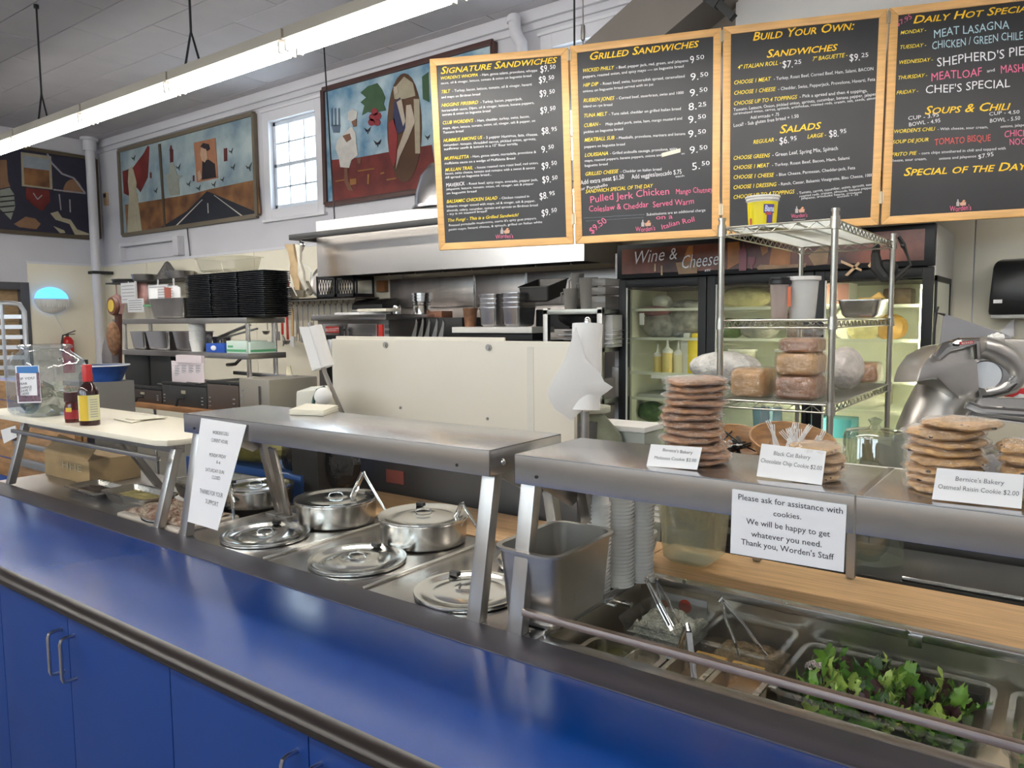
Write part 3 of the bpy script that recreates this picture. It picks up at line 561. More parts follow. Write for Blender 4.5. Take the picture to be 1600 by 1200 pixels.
B4 = [('$7.95',108,140,192,96,26,'P'), ('Daily Hot Specials',192,125,880,52,40,'H'), ('MONDAY -',126,184,266,168,19,'N'), ('MEAT LASAGNA',304,200,712,150,42,'B'), ('TUESDAY -',122,262,266,248,19,'N'), ('CHICKEN / GREEN CHILE ENCHILADA',296,264,1050,174,40,'B'), ('WEDNESDAY -',117,343,302,326,19,'N'), ("SHEPHERD'S PIE",322,354,792,296,46,'W'), ('THURSDAY -',112,426,272,410,19,'N'), ('MEATLOAF',290,432,564,404,42,'P'), ('and',592,388,634,380,16,'C'), ('MASHED',664,396,850,370,42,'P'), ('FRIDAY -',104,506,224,494,19,'N'), ("CHEF'S SPECIAL",260,504,716,462,42,'W'),
 ('Soups & Chili',255,612,718,586,42,'H'), ('CUP - 3.95',168,644,334,624,20,'C'), ('BOWL - 4.95',172,676,342,654,20,'C'), ('CUP - 4.50',602,618,766,606,18,'C'), ('BOWL - 5.50',606,656,770,642,20,'C'), ("WORDEN'S CHILI",90,714,314,698,19,'N'), ('- With cheese, sour cream,',326,698,598,686,14,'D'), ('onions, jalapenos',664,684,830,672,14,'D'), ('SOUP DE JOUR',84,770,278,756,19,'N'), ('TOMATO BISQUE',310,778,612,752,34,'R'), ('CHICKEN',684,736,860,722,34,'P'), ('NOODLE',712,780,870,760,34,'P'),
 ('FRITO PIE',78,838,216,828,19,'N'), ('- corn chips smothered in chili and topped with',226,828,692,800,14,'D'), ('cheese, sour cream,',75,867,268,856,14,'D'), ('onions and jalapenos',334,856,534,842,14,'D'), ('$7.95',544,850,628,836,22,'C'), ('Special of the Day',142,942,810,908,42,'H')]
logo(B4, 450, 1132, 1.15)
t1, W1_ = board('leftmost chalk menu board, headed Signature Sandwiches, in an oak frame', [(671,92),(887,74),(896,381),(686,391)], 660, 70, 3.6375, B1)
t2, W2_ = board('second chalk menu board, headed Grilled Sandwiches, with pink chalk special', [(890,72),(1127,43),(1124,369),(899,381)], 880, 40, 3.428, B2)
g = G(); a = PB.hit(880+528/3.428, 40+704/3.428); b = PB.hit(880+628/3.428, 40+678/3.428); up = Vector((0,0,.022)); g.prism([a, b, b+up, a+up], PB.n*-.004); obj('correction_tape', g, mat('aged_tape', (.7,.66,.55), .6), t2)
t3, W3_ = board('third chalk menu board, headed Build Your Own, behind the yellow bucket', [(1130,42),(1388,13),(1373,351),(1128,367)], 1120, 10, 3.5286, B3)
t4, W4_ = board('rightmost chalk menu board, headed Daily Hot Specials, cut by the picture edge', [(1391,12),(1665,-20),(1642,336),(1377,351)], 1370, 0, 3.43, B4)
for (tt, WA, WB) in ((t1, W1_, W2_), (t2, W2_, W3_), (t3, W3_, W4_)):
    for f in (.07, .90):
        a = WA[1].lerp(WA[2], f); b = WB[0].lerp(WB[3], f); c = (a+b)/2+PB.n*.002; g = G(); g.prism([c-bd*.012, c+bd*.012, c+bd*.012+Vector((0,0,.06)), c-bd*.012+Vector((0,0,.06))], PB.n*.004); g.cyl(c+PB.n*.006-Vector((0,0,.002)), c+PB.n*.006+Vector((0,0,.062)), .005, n=8); obj('hinge', g, hinge, tt)
for k, (f, lab) in enumerate(((.03, 'thin black hanging wire above the joint of the first two menu boards'), (.09, 'chain with turnbuckle hanging the second menu board'))):
    a = W2_[0].lerp(W2_[1], f)-PB.n*.015; g = G(); g.tube([a+Vector((0,0,.001)), (a.x, a.y, ZC)], .006 if k == 0 else .004, n=6)
    if k: g.lathe([(.001,0),(.012,.01),(.014,.05),(.012,.09),(.001,.1)], a+Vector((0,0,.02)), 8)
    one('hanging_wire', g, black if k == 0 else steel_d, lab, 'wire')
a = W4_[0].lerp(W4_[1], .75)-PB.n*.015; g = G(); g.tube([a, (a.x, a.y, ZC)], .004, n=6); one('hanging_wire', g, steel_d, 'hanging wire of the rightmost menu board beyond the top edge', 'wire')
# ================================================================== EXTRACTION HOOD AND COOK LINE
hx0, hx1, hy, hz0 = -5.96, -2.945, 4.88, 2.03
def rectbox(g, u0, v0, u1, v1, y, dep):
    a = P(u0, v0, y=y); b = P(u1, v1, y=y); g.box((a.x, y, b.z), (b.x, y+dep, a.z)); return a, b
t = T('extraction_hood', 'long stainless steel extraction hood over the cook line', 'extractor hood', ((hx0+hx1)/2, 5.2, hz0))
g = G(); g.box((hx0, hy, hz0), (hx1, hy+.012, 2.56)); obj('front_panel', g, mat('hood_steel', (.76,.72,.68), .26, 1), t)
g = G(); g.box((hx0, hy+.012, hz0), (hx0+.012, 5.47, 2.56)); g.box((hx1-.012, hy+.012, hz0), (hx1, 5.47, 2.56)); g.box((hx0, hy+.012, 2.55), (hx1, 5.47, 2.56)); obj('side_panels', g, steel_d, t)
g = G(); g.box((hx0+.02, hy+.02, 2.2), (hx1-.02, 5.46, 2.22)); g.box((hx0+.012, hy+.013, hz0), (hx1-.012, hy+.05, hz0+.03)); obj('inner_plenum', g, mat('dark_hood_steel', (.10,.09,.08), .5, 1), t)  # inside of the hood in a darker metal colour than the outer panels
for i in range(8):
    x = hx0+.1+.355*i; g = G(); g.bar((x+.16, 5.05, 2.19), (x+.16, 5.42, 2.06), .33, .02); obj('grease_filter', g, MC['dark_hood_steel'], t)
# black rail held out in front of the hood
g = G(); a = P(451, 371, y=4.62); b = P(690, 346, y=4.62); zz = 2.40
a = P(451, 371, z=zz); b = P(720, 343, z=zz); yb = 4.62; xa = P(451, 371, y=yb)
g.box((xa.x, yb, xa.z-.025), (-3.0, yb+.05, xa.z+.025)); zr = xa.z; g.box((xa.x, yb+.05, zr-.025), (xa.x+.05, hy+.1, zr+.025)); g.box((xa.x+.05, hy+.05, zr-.02), (hx0-.001, hy+.09, zr+.02))
g.prism([(-4.15, yb+.05, zr+.02), (-4.05, yb+.05, zr+.02), (-4.05, hy-.001, zr-.02), (-4.15, hy-.001, zr-.02)], (0,0,-.03))
rail = one('hanging_rail', g, mat('black_rail_paint', (.03,.03,.032), .4), 'black square rail mounted in front of the steel hood', 'rail', bev=.004)
# exhaust dome
c = P(690, 300, y=5.15); g = G(); g.lathe([(.001,.42),(.10,.41),(.2,.36),(.28,.26),(.32,.12),(.33,0),(.35,0),(.35,-.02),(.3,-.02)], (c.x+.12, c.y, 2.585), 32); one('exhaust_dome', g, steel, 'rounded metal exhaust dome standing on the hood behind the first menu board', 'exhaust')
# gloves, aprons and mitts hanging
c = P(462, 380, y=4.66)
def drape(name, pts, th, m_, lab, cat='apron', y=4.62, n_=None):
    g = G(); q = [P(u, v, y=y) for u, v in pts]; g.prism(q, (0, th, 0)); return one(name, g, m_, lab, cat, bev=.006)
ox, oy, s = 430, 320, 4.285
def cq(pts, ox=430, oy=320, s=4.285): return [(ox+u/s, oy+v/s) for u, v in pts]
tan = mat('tan_cloth', (.58,.42,.24), .85, var=.25, vs=12)
drape('oven_mitt', cq([(58,265),(120,262),(128,330),(150,400),(150,450),(165,480),(160,570),(130,570),(115,500),(92,450),(100,400),(85,320)]), .05, tan, 'tan leather oven mitt hanging at the left end of the black rail', 'oven mitt')
drape('kitchen_towel', cq([(130,262),(165,270),(162,380),(185,450),(190,520),(215,560),(200,575),(170,520),(150,470),(148,380),(140,320)]), .03, mat('off_white_cloth', (.72,.68,.58), .9, var=.2, vs=14), 'off-white cloth hanging beside the tan oven mitt', 'cloth', y=4.58)
drape('wooden_paddle', cq([(160,500),(215,510),(250,590),(228,608),(180,565)]), .02, mat('grey_paddle', (.30,.27,.22), .6), 'small grey paddle hanging low beside the oven mitt', 'paddle', y=4.64)
g = G(); q = [P(430+u/s, 320+v/s, y=4.6) for u, v in ((95,400),(90,500),(120,560),(145,610))]; g.tube(q, .006, n=6); q = [P(430+u/s, 320+v/s, y=4.6) for u, v in ((190,400),(225,420),(240,450),(235,500))]; g.tube(q, .006, n=6); one('apron_string', g, white, 'white apron strings dangling below the hanging mitts', 'string')
g = G(); c = P(467, 383, y=4.66); g.tube([c+Vector((.0,0,.09)), c+Vector((.03,0,.02)), c+Vector((.06,0,-.03)), c+Vector((.02,0,-.07))], .012, n=6); g.ball(c+Vector((.05,0,.0)), .03); one('mitt_clip', g, chrome, 'metal clip bunching the cloths on the black rail', 'clip')
# steel wall lining under the hood
ls = mat('wall_lining_steel', (.50,.45,.42), .36, 1, .15, 3, aniso=(3,3,1))
t = T('steel_splashback', 'sheet steel splashback lining the wall below the hood', 'splashback', (-4.4, 5.45, 1))
xs = [P(608, 437, y=5.45).x]+[P(u, 420, y=5.45).x for u in (741, 822)]+[-2.9]
for i in range(3):
    for z0, z1 in ((.9, 1.72), (1.725, 2.01)):
        g = G(); g.box((xs[i]+.004, 5.455, z0), (xs[i+1]-.004, 5.475, z1)); obj('steel_sheet', g, ls, t, bev=.002)
g = G()
for x in xs[1:3]: g.box((x-.012, 5.447, .9), (x+.012, 5.456, 2.01))
obj('joint_strip', g, chrome, t)
# wall rack with utensils, shelf and crates left of the hood
ur = mat('dark_steel_shelf', (.22,.20,.18), .45, 1)
t = T('utensil_rack', 'perforated metal rail with hooks on the cream wall, hung with kitchen tools', 'utensil rack', (-6.4, 5.4, 1.75))
a = P(416, 470, y=5.36); b = P(560, 464, y=5.36); zr2 = (a.z+b.z)/2
g = G(); g.box((a.x, 5.36, zr2-.02), (b.x, 5.372, zr2+.02)); g.box((a.x, 5.372, zr2+.0), (b.x, 5.475, zr2+.01)); obj('rail', g, mat('pale_rail', (.55,.50,.38), .5, .5), t)
n = 17; hooks = []
for i in range(n):
    x = a.x+(b.x-a.x)*(i+.5)/n; g = G(); g.tube([(x, 5.355, zr2-.01), (x+.02, 5.335, zr2-.05), (x, 5.33, zr2-.085), (x-.015, 5.335, zr2-.06)], .005, n=6); obj('hook', g, chrome, t); hooks.append(x)
tools = ['ladle','fork','spatula','whisk','ladle','brush','tongs','spatula','fork','ladle','whisk','spatula','ladle','fork','tongs','spatula','ladle']
red = mat('red_plastic', (.5,.03,.02), .4); wood = mat('turned_wood', (.55,.36,.18), .6)
for i, (x, k) in enumerate(zip(hooks, tools)):
    L = random.uniform(.24, .36); z0 = zr2-.09; y = 5.33; col = red if i in (3, 4) else (wood if i in (5,) else steel_d)
    t = T('kitchen_'+k, 'kitchen tool', k if k != 'tongs' else 'tongs', (x, y, z0))
    g = G(); g.bar((x, y, z0), (x, y, z0-L), .016 if col is steel_d else .03, .006 if col is steel_d else .012); obj('handle', g, col, t, bev=.002)
    g = G()
    if k == 'ladle': g.lathe([(.001,-.045),(.03,-.035),(.045,0),(.042,0),(.028,-.03),(.001,-.04)], (x, y-.02, z0-L-.01), 12)
    elif k == 'spatula': g.box((x-.04, y-.004, z0-L-.1), (x+.04, y+.004, z0-L))
    elif k == 'whisk':
        for j in range(4): aa = PI*j/4; g.tube([(x+.03*math.cos(aa)*math.sin(PI*q/6), y+.03*math.sin(aa)*math.sin(PI*q/6), z0-L-.13*q/6) for q in range(7)], .003, n=5)
    elif k == 'fork':
        for j in (-1, 0, 1): g.bar((x+.012*j, y, z0-L), (x+.014*j, y, z0-L-.09), .004, .004)
    elif k == 'brush': g.box((x-.03, y-.015, z0-L-.11), (x+.03, y+.015, z0-L))
    else:
        for j in (-1, 1): g.bar((x, y, z0), (x+.03*j, y, z0-L-.08), .012, .004)
    obj('head', g, white if k == 'brush' else steel_d, t)
    t['label'] = {3: 'red-handled whisk hanging on the wall rail, the left one of the red pair', 4: 'red-handled ladle hanging on the wall rail, the right one of the red pair', 5: 'wooden-handled pastry brush with white head hanging on the wall rail'}.get(i, 'steel %s hanging from the wall rail left of the hood' % k)
    if i not in (3, 4, 5): t['group'] = 'steel %s tools on the wall rail' % k
# shelf above the rail
a = P(410, 458, y=5.2); b = P(562, 462, y=5.2); zs = 1.84
g = G(); g.box((a.x-.1, 5.16, zs-.015), (b.x-.02, 5.48, zs)); g.box((a.x-.1, 5.16, zs-.03), (b.x-.02, 5.17, zs)); one('wall_shelf', g, ur, 'steel wall shelf above the utensil rail', 'shelf', bev=.002)
mesh_b = mat('black_crate', (.012,.012,.014), .45)
def crate(u0, u1, lab):
    x0 = P(u0, 440, y=5.17).x; x1 = P(u1, 440, y=5.17).x; z0 = zs; z1 = P(u0, 432, y=5.17).z; y0, y1 = 5.17, 5.44
    t = T('milk_crate', lab, 'crate', ((x0+x1)/2, y0+.13, z0)); g = G()
    for z in (z0, z1-.035): g.box((x0, y0, z), (x1, y0+.012, z+.035)); g.box((x0, y1-.012, z), (x1, y1, z+.035)); g.box((x0, y0, z), (x0+.012, y1, z+.035)); g.box((x1-.012, y0, z), (x1, y1, z+.035))
    for x in (x0, x1-.02):
        for y in (y0, y1-.012): g.box((x, y, z0), (x+.02, y+.012, z1))
    g.box((x0, y0, z0), (x1, y1, z0+.008)); obj('frame', g, mesh_b, t)
    g = G(); nn = 7
    for i in range(nn):
        xa_ = x0+(x1-x0)*i/nn; w_ = (x1-x0)/nn
        g.bar((xa_, y0+.006, z0+.03), (xa_+w_, y0+.006, z1-.03), .006, .005, (0,1,0)); g.bar((xa_+w_, y0+.006, z0+.03), (xa_, y0+.006, z1-.03), .006, .005, (0,1,0))
    obj('lattice', g, mesh_b, t)
crate(494, 523, 'black lattice milk crate on the wall shelf, left of the two'); crate(525, 553, 'black lattice milk crate on the wall shelf, right of the two')
x0 = P(445, 440, y=5.2).x; g = G(); g.pan((x0-.12, 5.33, zs+.13), .34, .24, .13); one('storage_tub', g, steel_d, 'dull steel tub on the wall shelf left of the crates', 'tub')
x0 = P(442, 440, y=5.2).x; g = G(); g.lathe([(.001,0),(.05,0),(.06,.12),(.055,.12),(.045,.01),(.001,.01)], (x0+.0, 5.22, zs+.131), 16); one('red_beaker', g, red, 'red plastic beaker above the tub on the wall shelf', 'beaker')
x0 = P(480, 440, y=5.2).x; g = G(); g.lathe([(.001,0),(.15,0),(.17,.02),(.165,.02),(.145,.006),(.001,.006)], (0,0,0), 20, M=Matrix.Rotation(PI/2-.15, 3, 'X')); [q.__iadd__(Vector((x0, 5.40, zs+.18))) for q in g.v]; one('round_tray', g, steel_d, 'round metal tray leaning on the wall behind the crates', 'tray')
# convection oven
oy_ = 4.55
a = P(496, 497, y=oy_); b = P(607, 640, y=oy_)
zt = P(520, 492, y=oy_).z; x0, x1 = a.x, P(607, 500, y=oy_).x
t = T('convection_oven', 'steel convection oven with glass doors behind the cream partition', 'oven', ((x0+x1)/2, 4.9, .3))
g = G(); g.box((x0, oy_, .3), (x1, 5.35, zt-.03)); obj('body', g, steel_d, t, bev=.006)
g = G(); g.box((x0-.03, oy_-.05, zt-.05), (x1+.02, 5.35, zt-.0)); obj('top_hood', g, steel, t, bev=.006)
g = G()
xd0, xd1 = P(508, 505, y=oy_).x, P(592, 505, y=oy_).x; xm = P(546, 505, y=oy_).x; zd = P(520, 506, y=oy_).z
for xa, xb in ((xd0, xm-.01), (xm+.01, xd1)):
    g = G(); g.box((xa, oy_-.03, .5), (xb, oy_, zd)); dd = obj('door', g, steel, t, bev=.008)
    g = G(); g.box((xa+.05, oy_-.036, .6), (xb-.05, oy_-.028, zd-.1)); obj('door_glass', g, mat('dark_oven_glass', (.02,.02,.022), .1), dd)
g = G(); g.bar((xm-.03, oy_-.07, zd-.02), (xm-.03, oy_-.07, .6), .03, .03); g.bar((xm-.03, oy_-.07, zd-.05), (xm-.03, oy_-.0, zd-.05), .02, .02); obj('handle', g, black, t, bev=.004)
plo = Plane((0, oy_-.045, 0), (1,0,0), (0,0,1))
g = G(); qa = plo.hit(508, 520); qb = plo.hit(531, 510); g.box((qa.x, oy_-.04, qa.z), (qb.x, oy_-.03, qb.z)); obj('name_plate', g, mat('oven_badge_red', (.45,.03,.025), .4), t)
g = G(); tline(g, Plane((0, oy_-.04, 0), (1,0,0), (0,0,1)), 'BLODGETT', plo.hit(509, 518), plo.hit(530, 517.3), .028, lift=.002); obj('badge_lettering', g, paper, t)
g = G(); a = P(593, 507, y=oy_); b = P(600, 530, y=oy_); g.box((a.x, oy_-.012, b.z-.3), (b.x, oy_, a.z)); obj('control_panel', g, red, t)
g = G(); a = P(603, 507, y=oy_)
for i in range(6): g.box((a.x+.0, oy_-.016, a.z-.03-.05*i), (a.x+.05, oy_-.004, a.z-.0-.05*i))
obj('switch', g, mat('dark_grey_plastic', (.08,.08,.08), .4), t)
g = G(); zz = zt+.0; xa, xb = P(525, 495, y=4.6).x, P(600, 490, y=4.6).x
g.prism([(xa, 4.58, zz), (xa+.35, 4.56, zz), (xa+.5, 4.8, zz), (xa+.2, 4.9, zz)], (0,0,.02)); one('folded_paper', g, paper, 'crumpled white papers lying on the convection oven', 'papers', bev=.006)
g = G(); g.box((xa+.25, 4.62, zz+.022), (xa+.62, 4.8, zz+.05)); one('folded_towel', g, MC['off_white_cloth'], 'folded white cloth on the convection oven beside the papers', 'cloth', bev=.012)
# black towel dispenser and wooden block on the wall
a = P(549, 492, y=5.25); b = P(597, 468, y=5.25)
t = T('towel_dispenser', 'small black towel dispenser on the wall above the convection oven', 'towel dispenser', ((a.x+b.x)/2, 5.3, a.z))
g = G(); g.prism([(a.x, 5.25, a.z+.02), (a.x, 5.25, a.z+.10), (a.x, 5.32, b.z), (a.x, 5.49, b.z+.02), (a.x, 5.49, a.z)], (b.x-a.x, 0, 0)); obj('cover', g, black, t, bev=.02)
g = G(); g.box((a.x+.01, 5.235, a.z+.0), (b.x-.01, 5.27, a.z+.05)); obj('lip', g, steel_d, t, bev=.01)
a = P(588, 456, y=5.43); b = P(600, 438, y=5.43); g = G(); g.box((a.x, 5.43, a.z), (b.x, 5.487, b.z)); one('knife_block', g, mat('red_brown_wood', (.42,.17,.06), .5, var=.3, vs=10), 'small reddish wooden block fixed on the wall under the hood', 'block', bev=.004)
# range with flat black top, knives, pots, pans
ry = 4.62
ovx = x1+.05; x0 = ovx; x1 = P(846, 520, y=ry).x; zr3 = P(700, 505, y=ry).z
t = T('cooking_range', 'black cooking range with a raised back under the hood', 'range', ((x0+x1)/2, 5, 0))
g = G(); g.box((x0, ry+.1, .1), (x1, 5.44, zr3-.16)); obj('body', g, blackm, t, bev=.006)
g = G(); g.box((x0, ry, zr3-.16), (x1, 5.44, zr3-.13)); obj('range_top', g, black, t)
zsh = P(620, 497, y=4.95).z
g = G(); g.box((ovx, 4.95, zr3-.13), (P(722, 497, y=4.95).x, 5.3, zsh)); obj('griddle_back', g, blackm, t, bev=.01)
lab = T('sticker', 'small white sticker on the black griddle back', 'sticker', P(621, 500, y=4.94)); g = G(); a = P(618, 502, y=4.94); b = P(624, 495, y=4.94); g.box((a.x, 4.944, a.z), (b.x, 4.949, b.z)); obj('paper_face', g, paper, lab)
for i, (u, v0) in enumerate(((650, 498), (660, 496), (670, 498), (682, 497), (692, 499))):
    a = P(u, v0, y=4.7); b = P(u-5, 528, y=4.7); g = G(); w_ = .035
    g.prism([a, a+Vector((.015,0,-.03)), b+Vector((w_,0,0)), b+Vector((-w_*.6,0,0)), a+Vector((-.012,0,-.05))], (0,.012,0)); tt = one('standing_blade', g, steel_d, 'dark steel spatula blade standing in the rack on the range, one of five', 'spatula', 'spatula blades standing on the range')
def potstack(u0, u1, vt, vb, y, k, lab):
    a = P(u0, vb, y=y); b = P(u1, vb, y=y); zt_ = P(u0, vt, y=y).z; r = (b.x-a.x)/2; c = ((a.x+b.x)/2, y+r)
    for i in range(k):
        z = a.z+(zt_-a.z)*i/k*.35; H = (zt_-a.z)*.68; t = T('steel_pot', lab[i], 'pot', (c[0], c[1], z))
        g = G(); g.lathe([(.001,z),(r*.78,z),(r*.88,z+H-.03),(r*.88,z+H-.02),(r,z+H-.02),(r,z+H),(r*.85,z+H),(r*.76,z+.006),(.001,z+.006)], (c[0], c[1], 0), 24); obj('body', g, steel_s, t)
        g = G(); g.lathe([(r*.88,z+H*.6),(r*.93,z+H*.62),(r*.88,z+H*.64)], (c[0], c[1], 0), 24); obj('bead', g, chrome, t)
potstack(636, 660, 455, 493, 4.98, 3, ['tall steel pot at the bottom of the nested stack on the griddle back', 'steel pot in the middle of the nested stack on the griddle back', 'steel pot on top of the nested stack on the griddle back'])
g = G(); c = P(620, 490, y=5.05); g.lathe([(.001,0),(.035,0),(.04,.1),(.03,.12),(.001,.12)], (c.x, c.y, zsh), 14); one('pepper_mill', g, chrome, 'small chrome jar beside the steel pots', 'jar')
g = G(); a = P(661, 495, y=5.1); b = P(690, 488, y=5.1); g.box((a.x, 5.1, zsh), (b.x, 5.25, zsh+.06)); one('spice_box', g, mat('rust_brown', (.28,.12,.07), .6, var=.3, vs=12), 'low brown box behind the steel pots', 'box', bev=.006)
# white shelf ledge with stacked pans
a = P(706, 520, y=4.55); b = P(831, 514, y=4.55)
t = T('pan_ledge', 'white enamel ledge above the range carrying stacked pans', 'shelf', ((a.x+b.x)/2, 4.65, a.z-.1))
g = G(); g.box((a.x, 4.55, a.z-.0), (b.x, 4.85, a.z+.045)); obj('ledge', g, mat('white_enamel', (.72,.70,.66), .35), t, bev=.004)
g = G(); g.box((a.x+.03, 4.6, zr3-.129), (b.x-.03, 4.84, a.z)); obj('salamander_body', g, blackm, t, bev=.008)
zl = a.z+.045
def pans(u0, u1, zb, y, k, dz, ly, labs, H=.15, step=.028, m_=None):
    a = P(u0, 500, y=y); b = P(u1, 500, y=y)
    for i in range(k):
        g = G(); g.pan(((a.x+b.x)/2, y+ly/2, zb+H+step*i), b.x-a.x, ly, H*.96-.0, rim=.014, r=.025); one('steel_pan', g, m_ or steel, labs[i], 'pan')
O = ['bottom', 'second from the bottom', 'third from the bottom', 'fourth from the bottom', 'top']
pans(744, 774, zl, 4.6, 4, 0, .22, ['steel pan %s of the left stack on the white ledge' % o for o in ('at the bottom', 'second from the bottom', 'second from the top', 'on top')], H=.15, step=.034)
pans(780, 811, zl, 4.6, 4, 0, .26, ['steel pan %s of the right stack on the white ledge' % o for o in ('at the bottom', 'second from the bottom', 'second from the top', 'at the top')], H=.15, step=.036)
c = P(735, 510, y=4.7); g = G(); g.lathe([(.001,0),(.045,0),(.055,.13),(.06,.13),(.06,.15),(.05,.15),(.001,.14)], (c.x, c.y, zl), 16); one('rusty_can', g, mat('rusty_can', (.25,.11,.05), .6, var=.5, vs=14), 'rusty brown can left of the stacked pans', 'can')
a = P(812, 470, y=4.6); g = G(); g.pan((a.x+.05, 4.84, zl+.30), .30, .30, .12, rim=.014, r=.02); 
for q in g.v: q.z += (q.y-4.7)*.25
one('dark_pan', g, mat('dark_pan', (.09,.085,.08), .45, .6), 'dark roasting pan tilted across the back of the right pan stack', 'pan')
g = G(); g.box((a.x-.05, 4.88, zl-.02), (a.x+.26, 5.1, zl+.13)); one('black_box', g, blackm, 'low black tin behind the dark roasting pan', 'tin', bev=.006)
# steel shelf unit with pitchers right of the range
sy = 4.5
a = P(848, 484, y=sy); x0 = a.x; x1 = min(P(972, 484, y=sy).x, -2.575); zA = P(900, 483, y=sy).z; zB = P(940, 543, y=sy).z; zC = P(950, 625, y=sy).z
t = T('steel_shelf_unit', 'steel shelf unit beside the drinks fridge with pitchers on top', 'shelf unit', ((x0+x1)/2, sy+.25, 0))
for z in (zA, zB, zC): g = G(); g.box((x0, sy, z-.035), (x1, sy+.45, z)); obj('shelf', g, mat('greenish_shelf_steel', (.45,.46,.42), .35, .8), t, bev=.003)
for x in (x0+.0, x1-.04):
    for y in (sy+.0, sy+.41): g = G(); g.box((x, y, 0), (x+.04, y+.04, zA+.01)); obj('post', g, steel_d, t, bev=.003)
jug = glassy('frosted_jug', (.75,.73,.70), .8, .15, .45, ocol=(.42,.40,.37))
def jugf(u0, u1, vt, y, lab):
    a = P(u0, 480, y=y); b = P(u1, 480, y=y); H = P(u0, vt, y=y).z-zA; r = (b.x-a.x)/2; c = Vector(((a.x+b.x)/2, y+r, zA))
    t = T('plastic_pitcher', lab, 'pitcher', c); g = G(); g.lathe([(.001,0),(r*.8,0),(r,H),(r*.94,H),(r*.75,.006),(.001,.006)], c, 20); obj('body', g, jug, t)
    g = G(); g.tube([c+Vector((-r*.9,0,H*.85)), c+Vector((-r*1.45,0,H*.8)), c+Vector((-r*1.4,0,H*.35)), c+Vector((-r*.85,0,H*.25))], .008, n=6); obj('handle', g, jug, t)
jugf(875, 896, 451, 4.58, 'small frosted pitcher on the steel shelf unit, leftmost'); jugf(898, 925, 434, 4.6, 'tall frosted pitcher on the steel shelf unit, in the middle'); jugf(888, 906, 427, 4.8, 'frosted pitcher at the back of the steel shelf unit')
for i, (v0, v1) in enumerate(((483, 462), (461, 448), (447, 434))):
    a = P(924, v0, y=4.62); b = P(946, v1, y=4.62); g = G(); g.box((a.x, 4.62, max(a.z, zA)), (b.x, 4.85, b.z)); one('food_box', g, jug, 'frosted food box %s of the stack right of the pitchers' % ('at the bottom', 'in the middle', 'on top')[i], 'box', bev=.008)
g = G(); a = P(961, 480, y=5.0); b = P(969, 396, y=5.0); g.box((a.x, 5.0, 0), (min(b.x+.05, -2.57), 5.02, b.z)); one('white_strip', g, trimp, 'narrow pale grey panel edge beside the fridge header', 'panel')
# trays & black bag on middle shelf
for i in range(4):
    a = P(862, 530, y=4.52); g = G(); tz = zB+.012+.03*i; g.pan((a.x+.25, 4.70, tz+.015), .46, .33, .014, rim=.012, r=.02, rz=.05*i); one('sheet_tray', g, steel_d if i % 2 else steel, 'flat sheet tray, number %s from below in the pile under the pitchers' % ('one', 'two', 'three', 'four')[i], 'tray')
g = G(); a = P(905, 500, y=4.75); g.ball((a.x+.05, 4.78, zB+.15+.06), .2, 1.25, .6, .45, 16, .08); one('black_tub', g, black, 'black domed tub on the pile of sheet trays', 'tub')
g = G(); a = P(957, 540, y=4.56); g.box((a.x, 4.56, zB), (x1-.045, 4.7, zB+.22)); one('white_carton', g, mat('dull_white_card', (.55,.54,.52), .6), 'white carton at the right end of the tray shelf', 'carton', bev=.005)
for i, (u0, u1, v0, v1) in enumerate(((958, 971, 588, 568), (944, 971, 622, 592), (946, 970, 660, 640))):
    a = P(u0, v0, y=4.55); b = P(u1, v1, y=4.55); z0 = [zC, zC, zC-.035-.25][i]; yo = [4.72, 4.55, 4.55][i]; g = G()
    if i == 2: continue
    g.box((a.x, yo, z0+(.0)), (min(b.x, x1-.045), yo+.16, z0+(b.z-a.z)+(.12 if i == 0 else 0))); one('clear_tub', g, jug, ('tall frosted tub at the back of the lower shelf', 'wide frosted tub at the front of the lower shelf')[i], 'tub', bev=.006)
# ================================================================== LEFT WORK TABLE WITH DOUBLE OVERSHELF
ty = 3.5; tx0 = P(175, 497, y=ty).x; tx1 = P(385, 500, y=ty).x; tyb = P(445, 492, x=tx1).y; zT1 = 1.635; zT2 = 1.355; zTB = .9
t = T('work_table', 'long steel work table with two overshelves on posts at the left', 'work table', ((tx0+tx1)/2, ty+.25, 0))
for z, nm in ((zT1, 'top_overshelf'), (zT2, 'lower_overshelf')): g = G(); g.box((tx0, ty, z-.045), (tx1, tyb, z)); obj(nm, g, steel_d, t, bev=.004)
for x in (tx0+.13, tx1-.06):
    for y in (ty+.05, tyb-.06): g = G(); g.cyl((x, y, 0), (x, y, zT1-.045), .018, n=12); obj('post', g, chrome, t)
g = G(); g.box((tx0-.1, ty-.12, zTB-.04), (tx1+.25, tyb+.25, zTB)); obj('table_top', g, mat('orange_wood_edge', (.42,.20,.08), .5, var=.3, vs=8), t, bev=.003)
g = G(); g.cyl((P(233, 560, y=ty+.1).x, ty+.1, zTB), (P(233, 560, y=ty+.1).x, ty+.1, zT2-.045), .016, n=10); obj('middle_post', g, chrome, t)
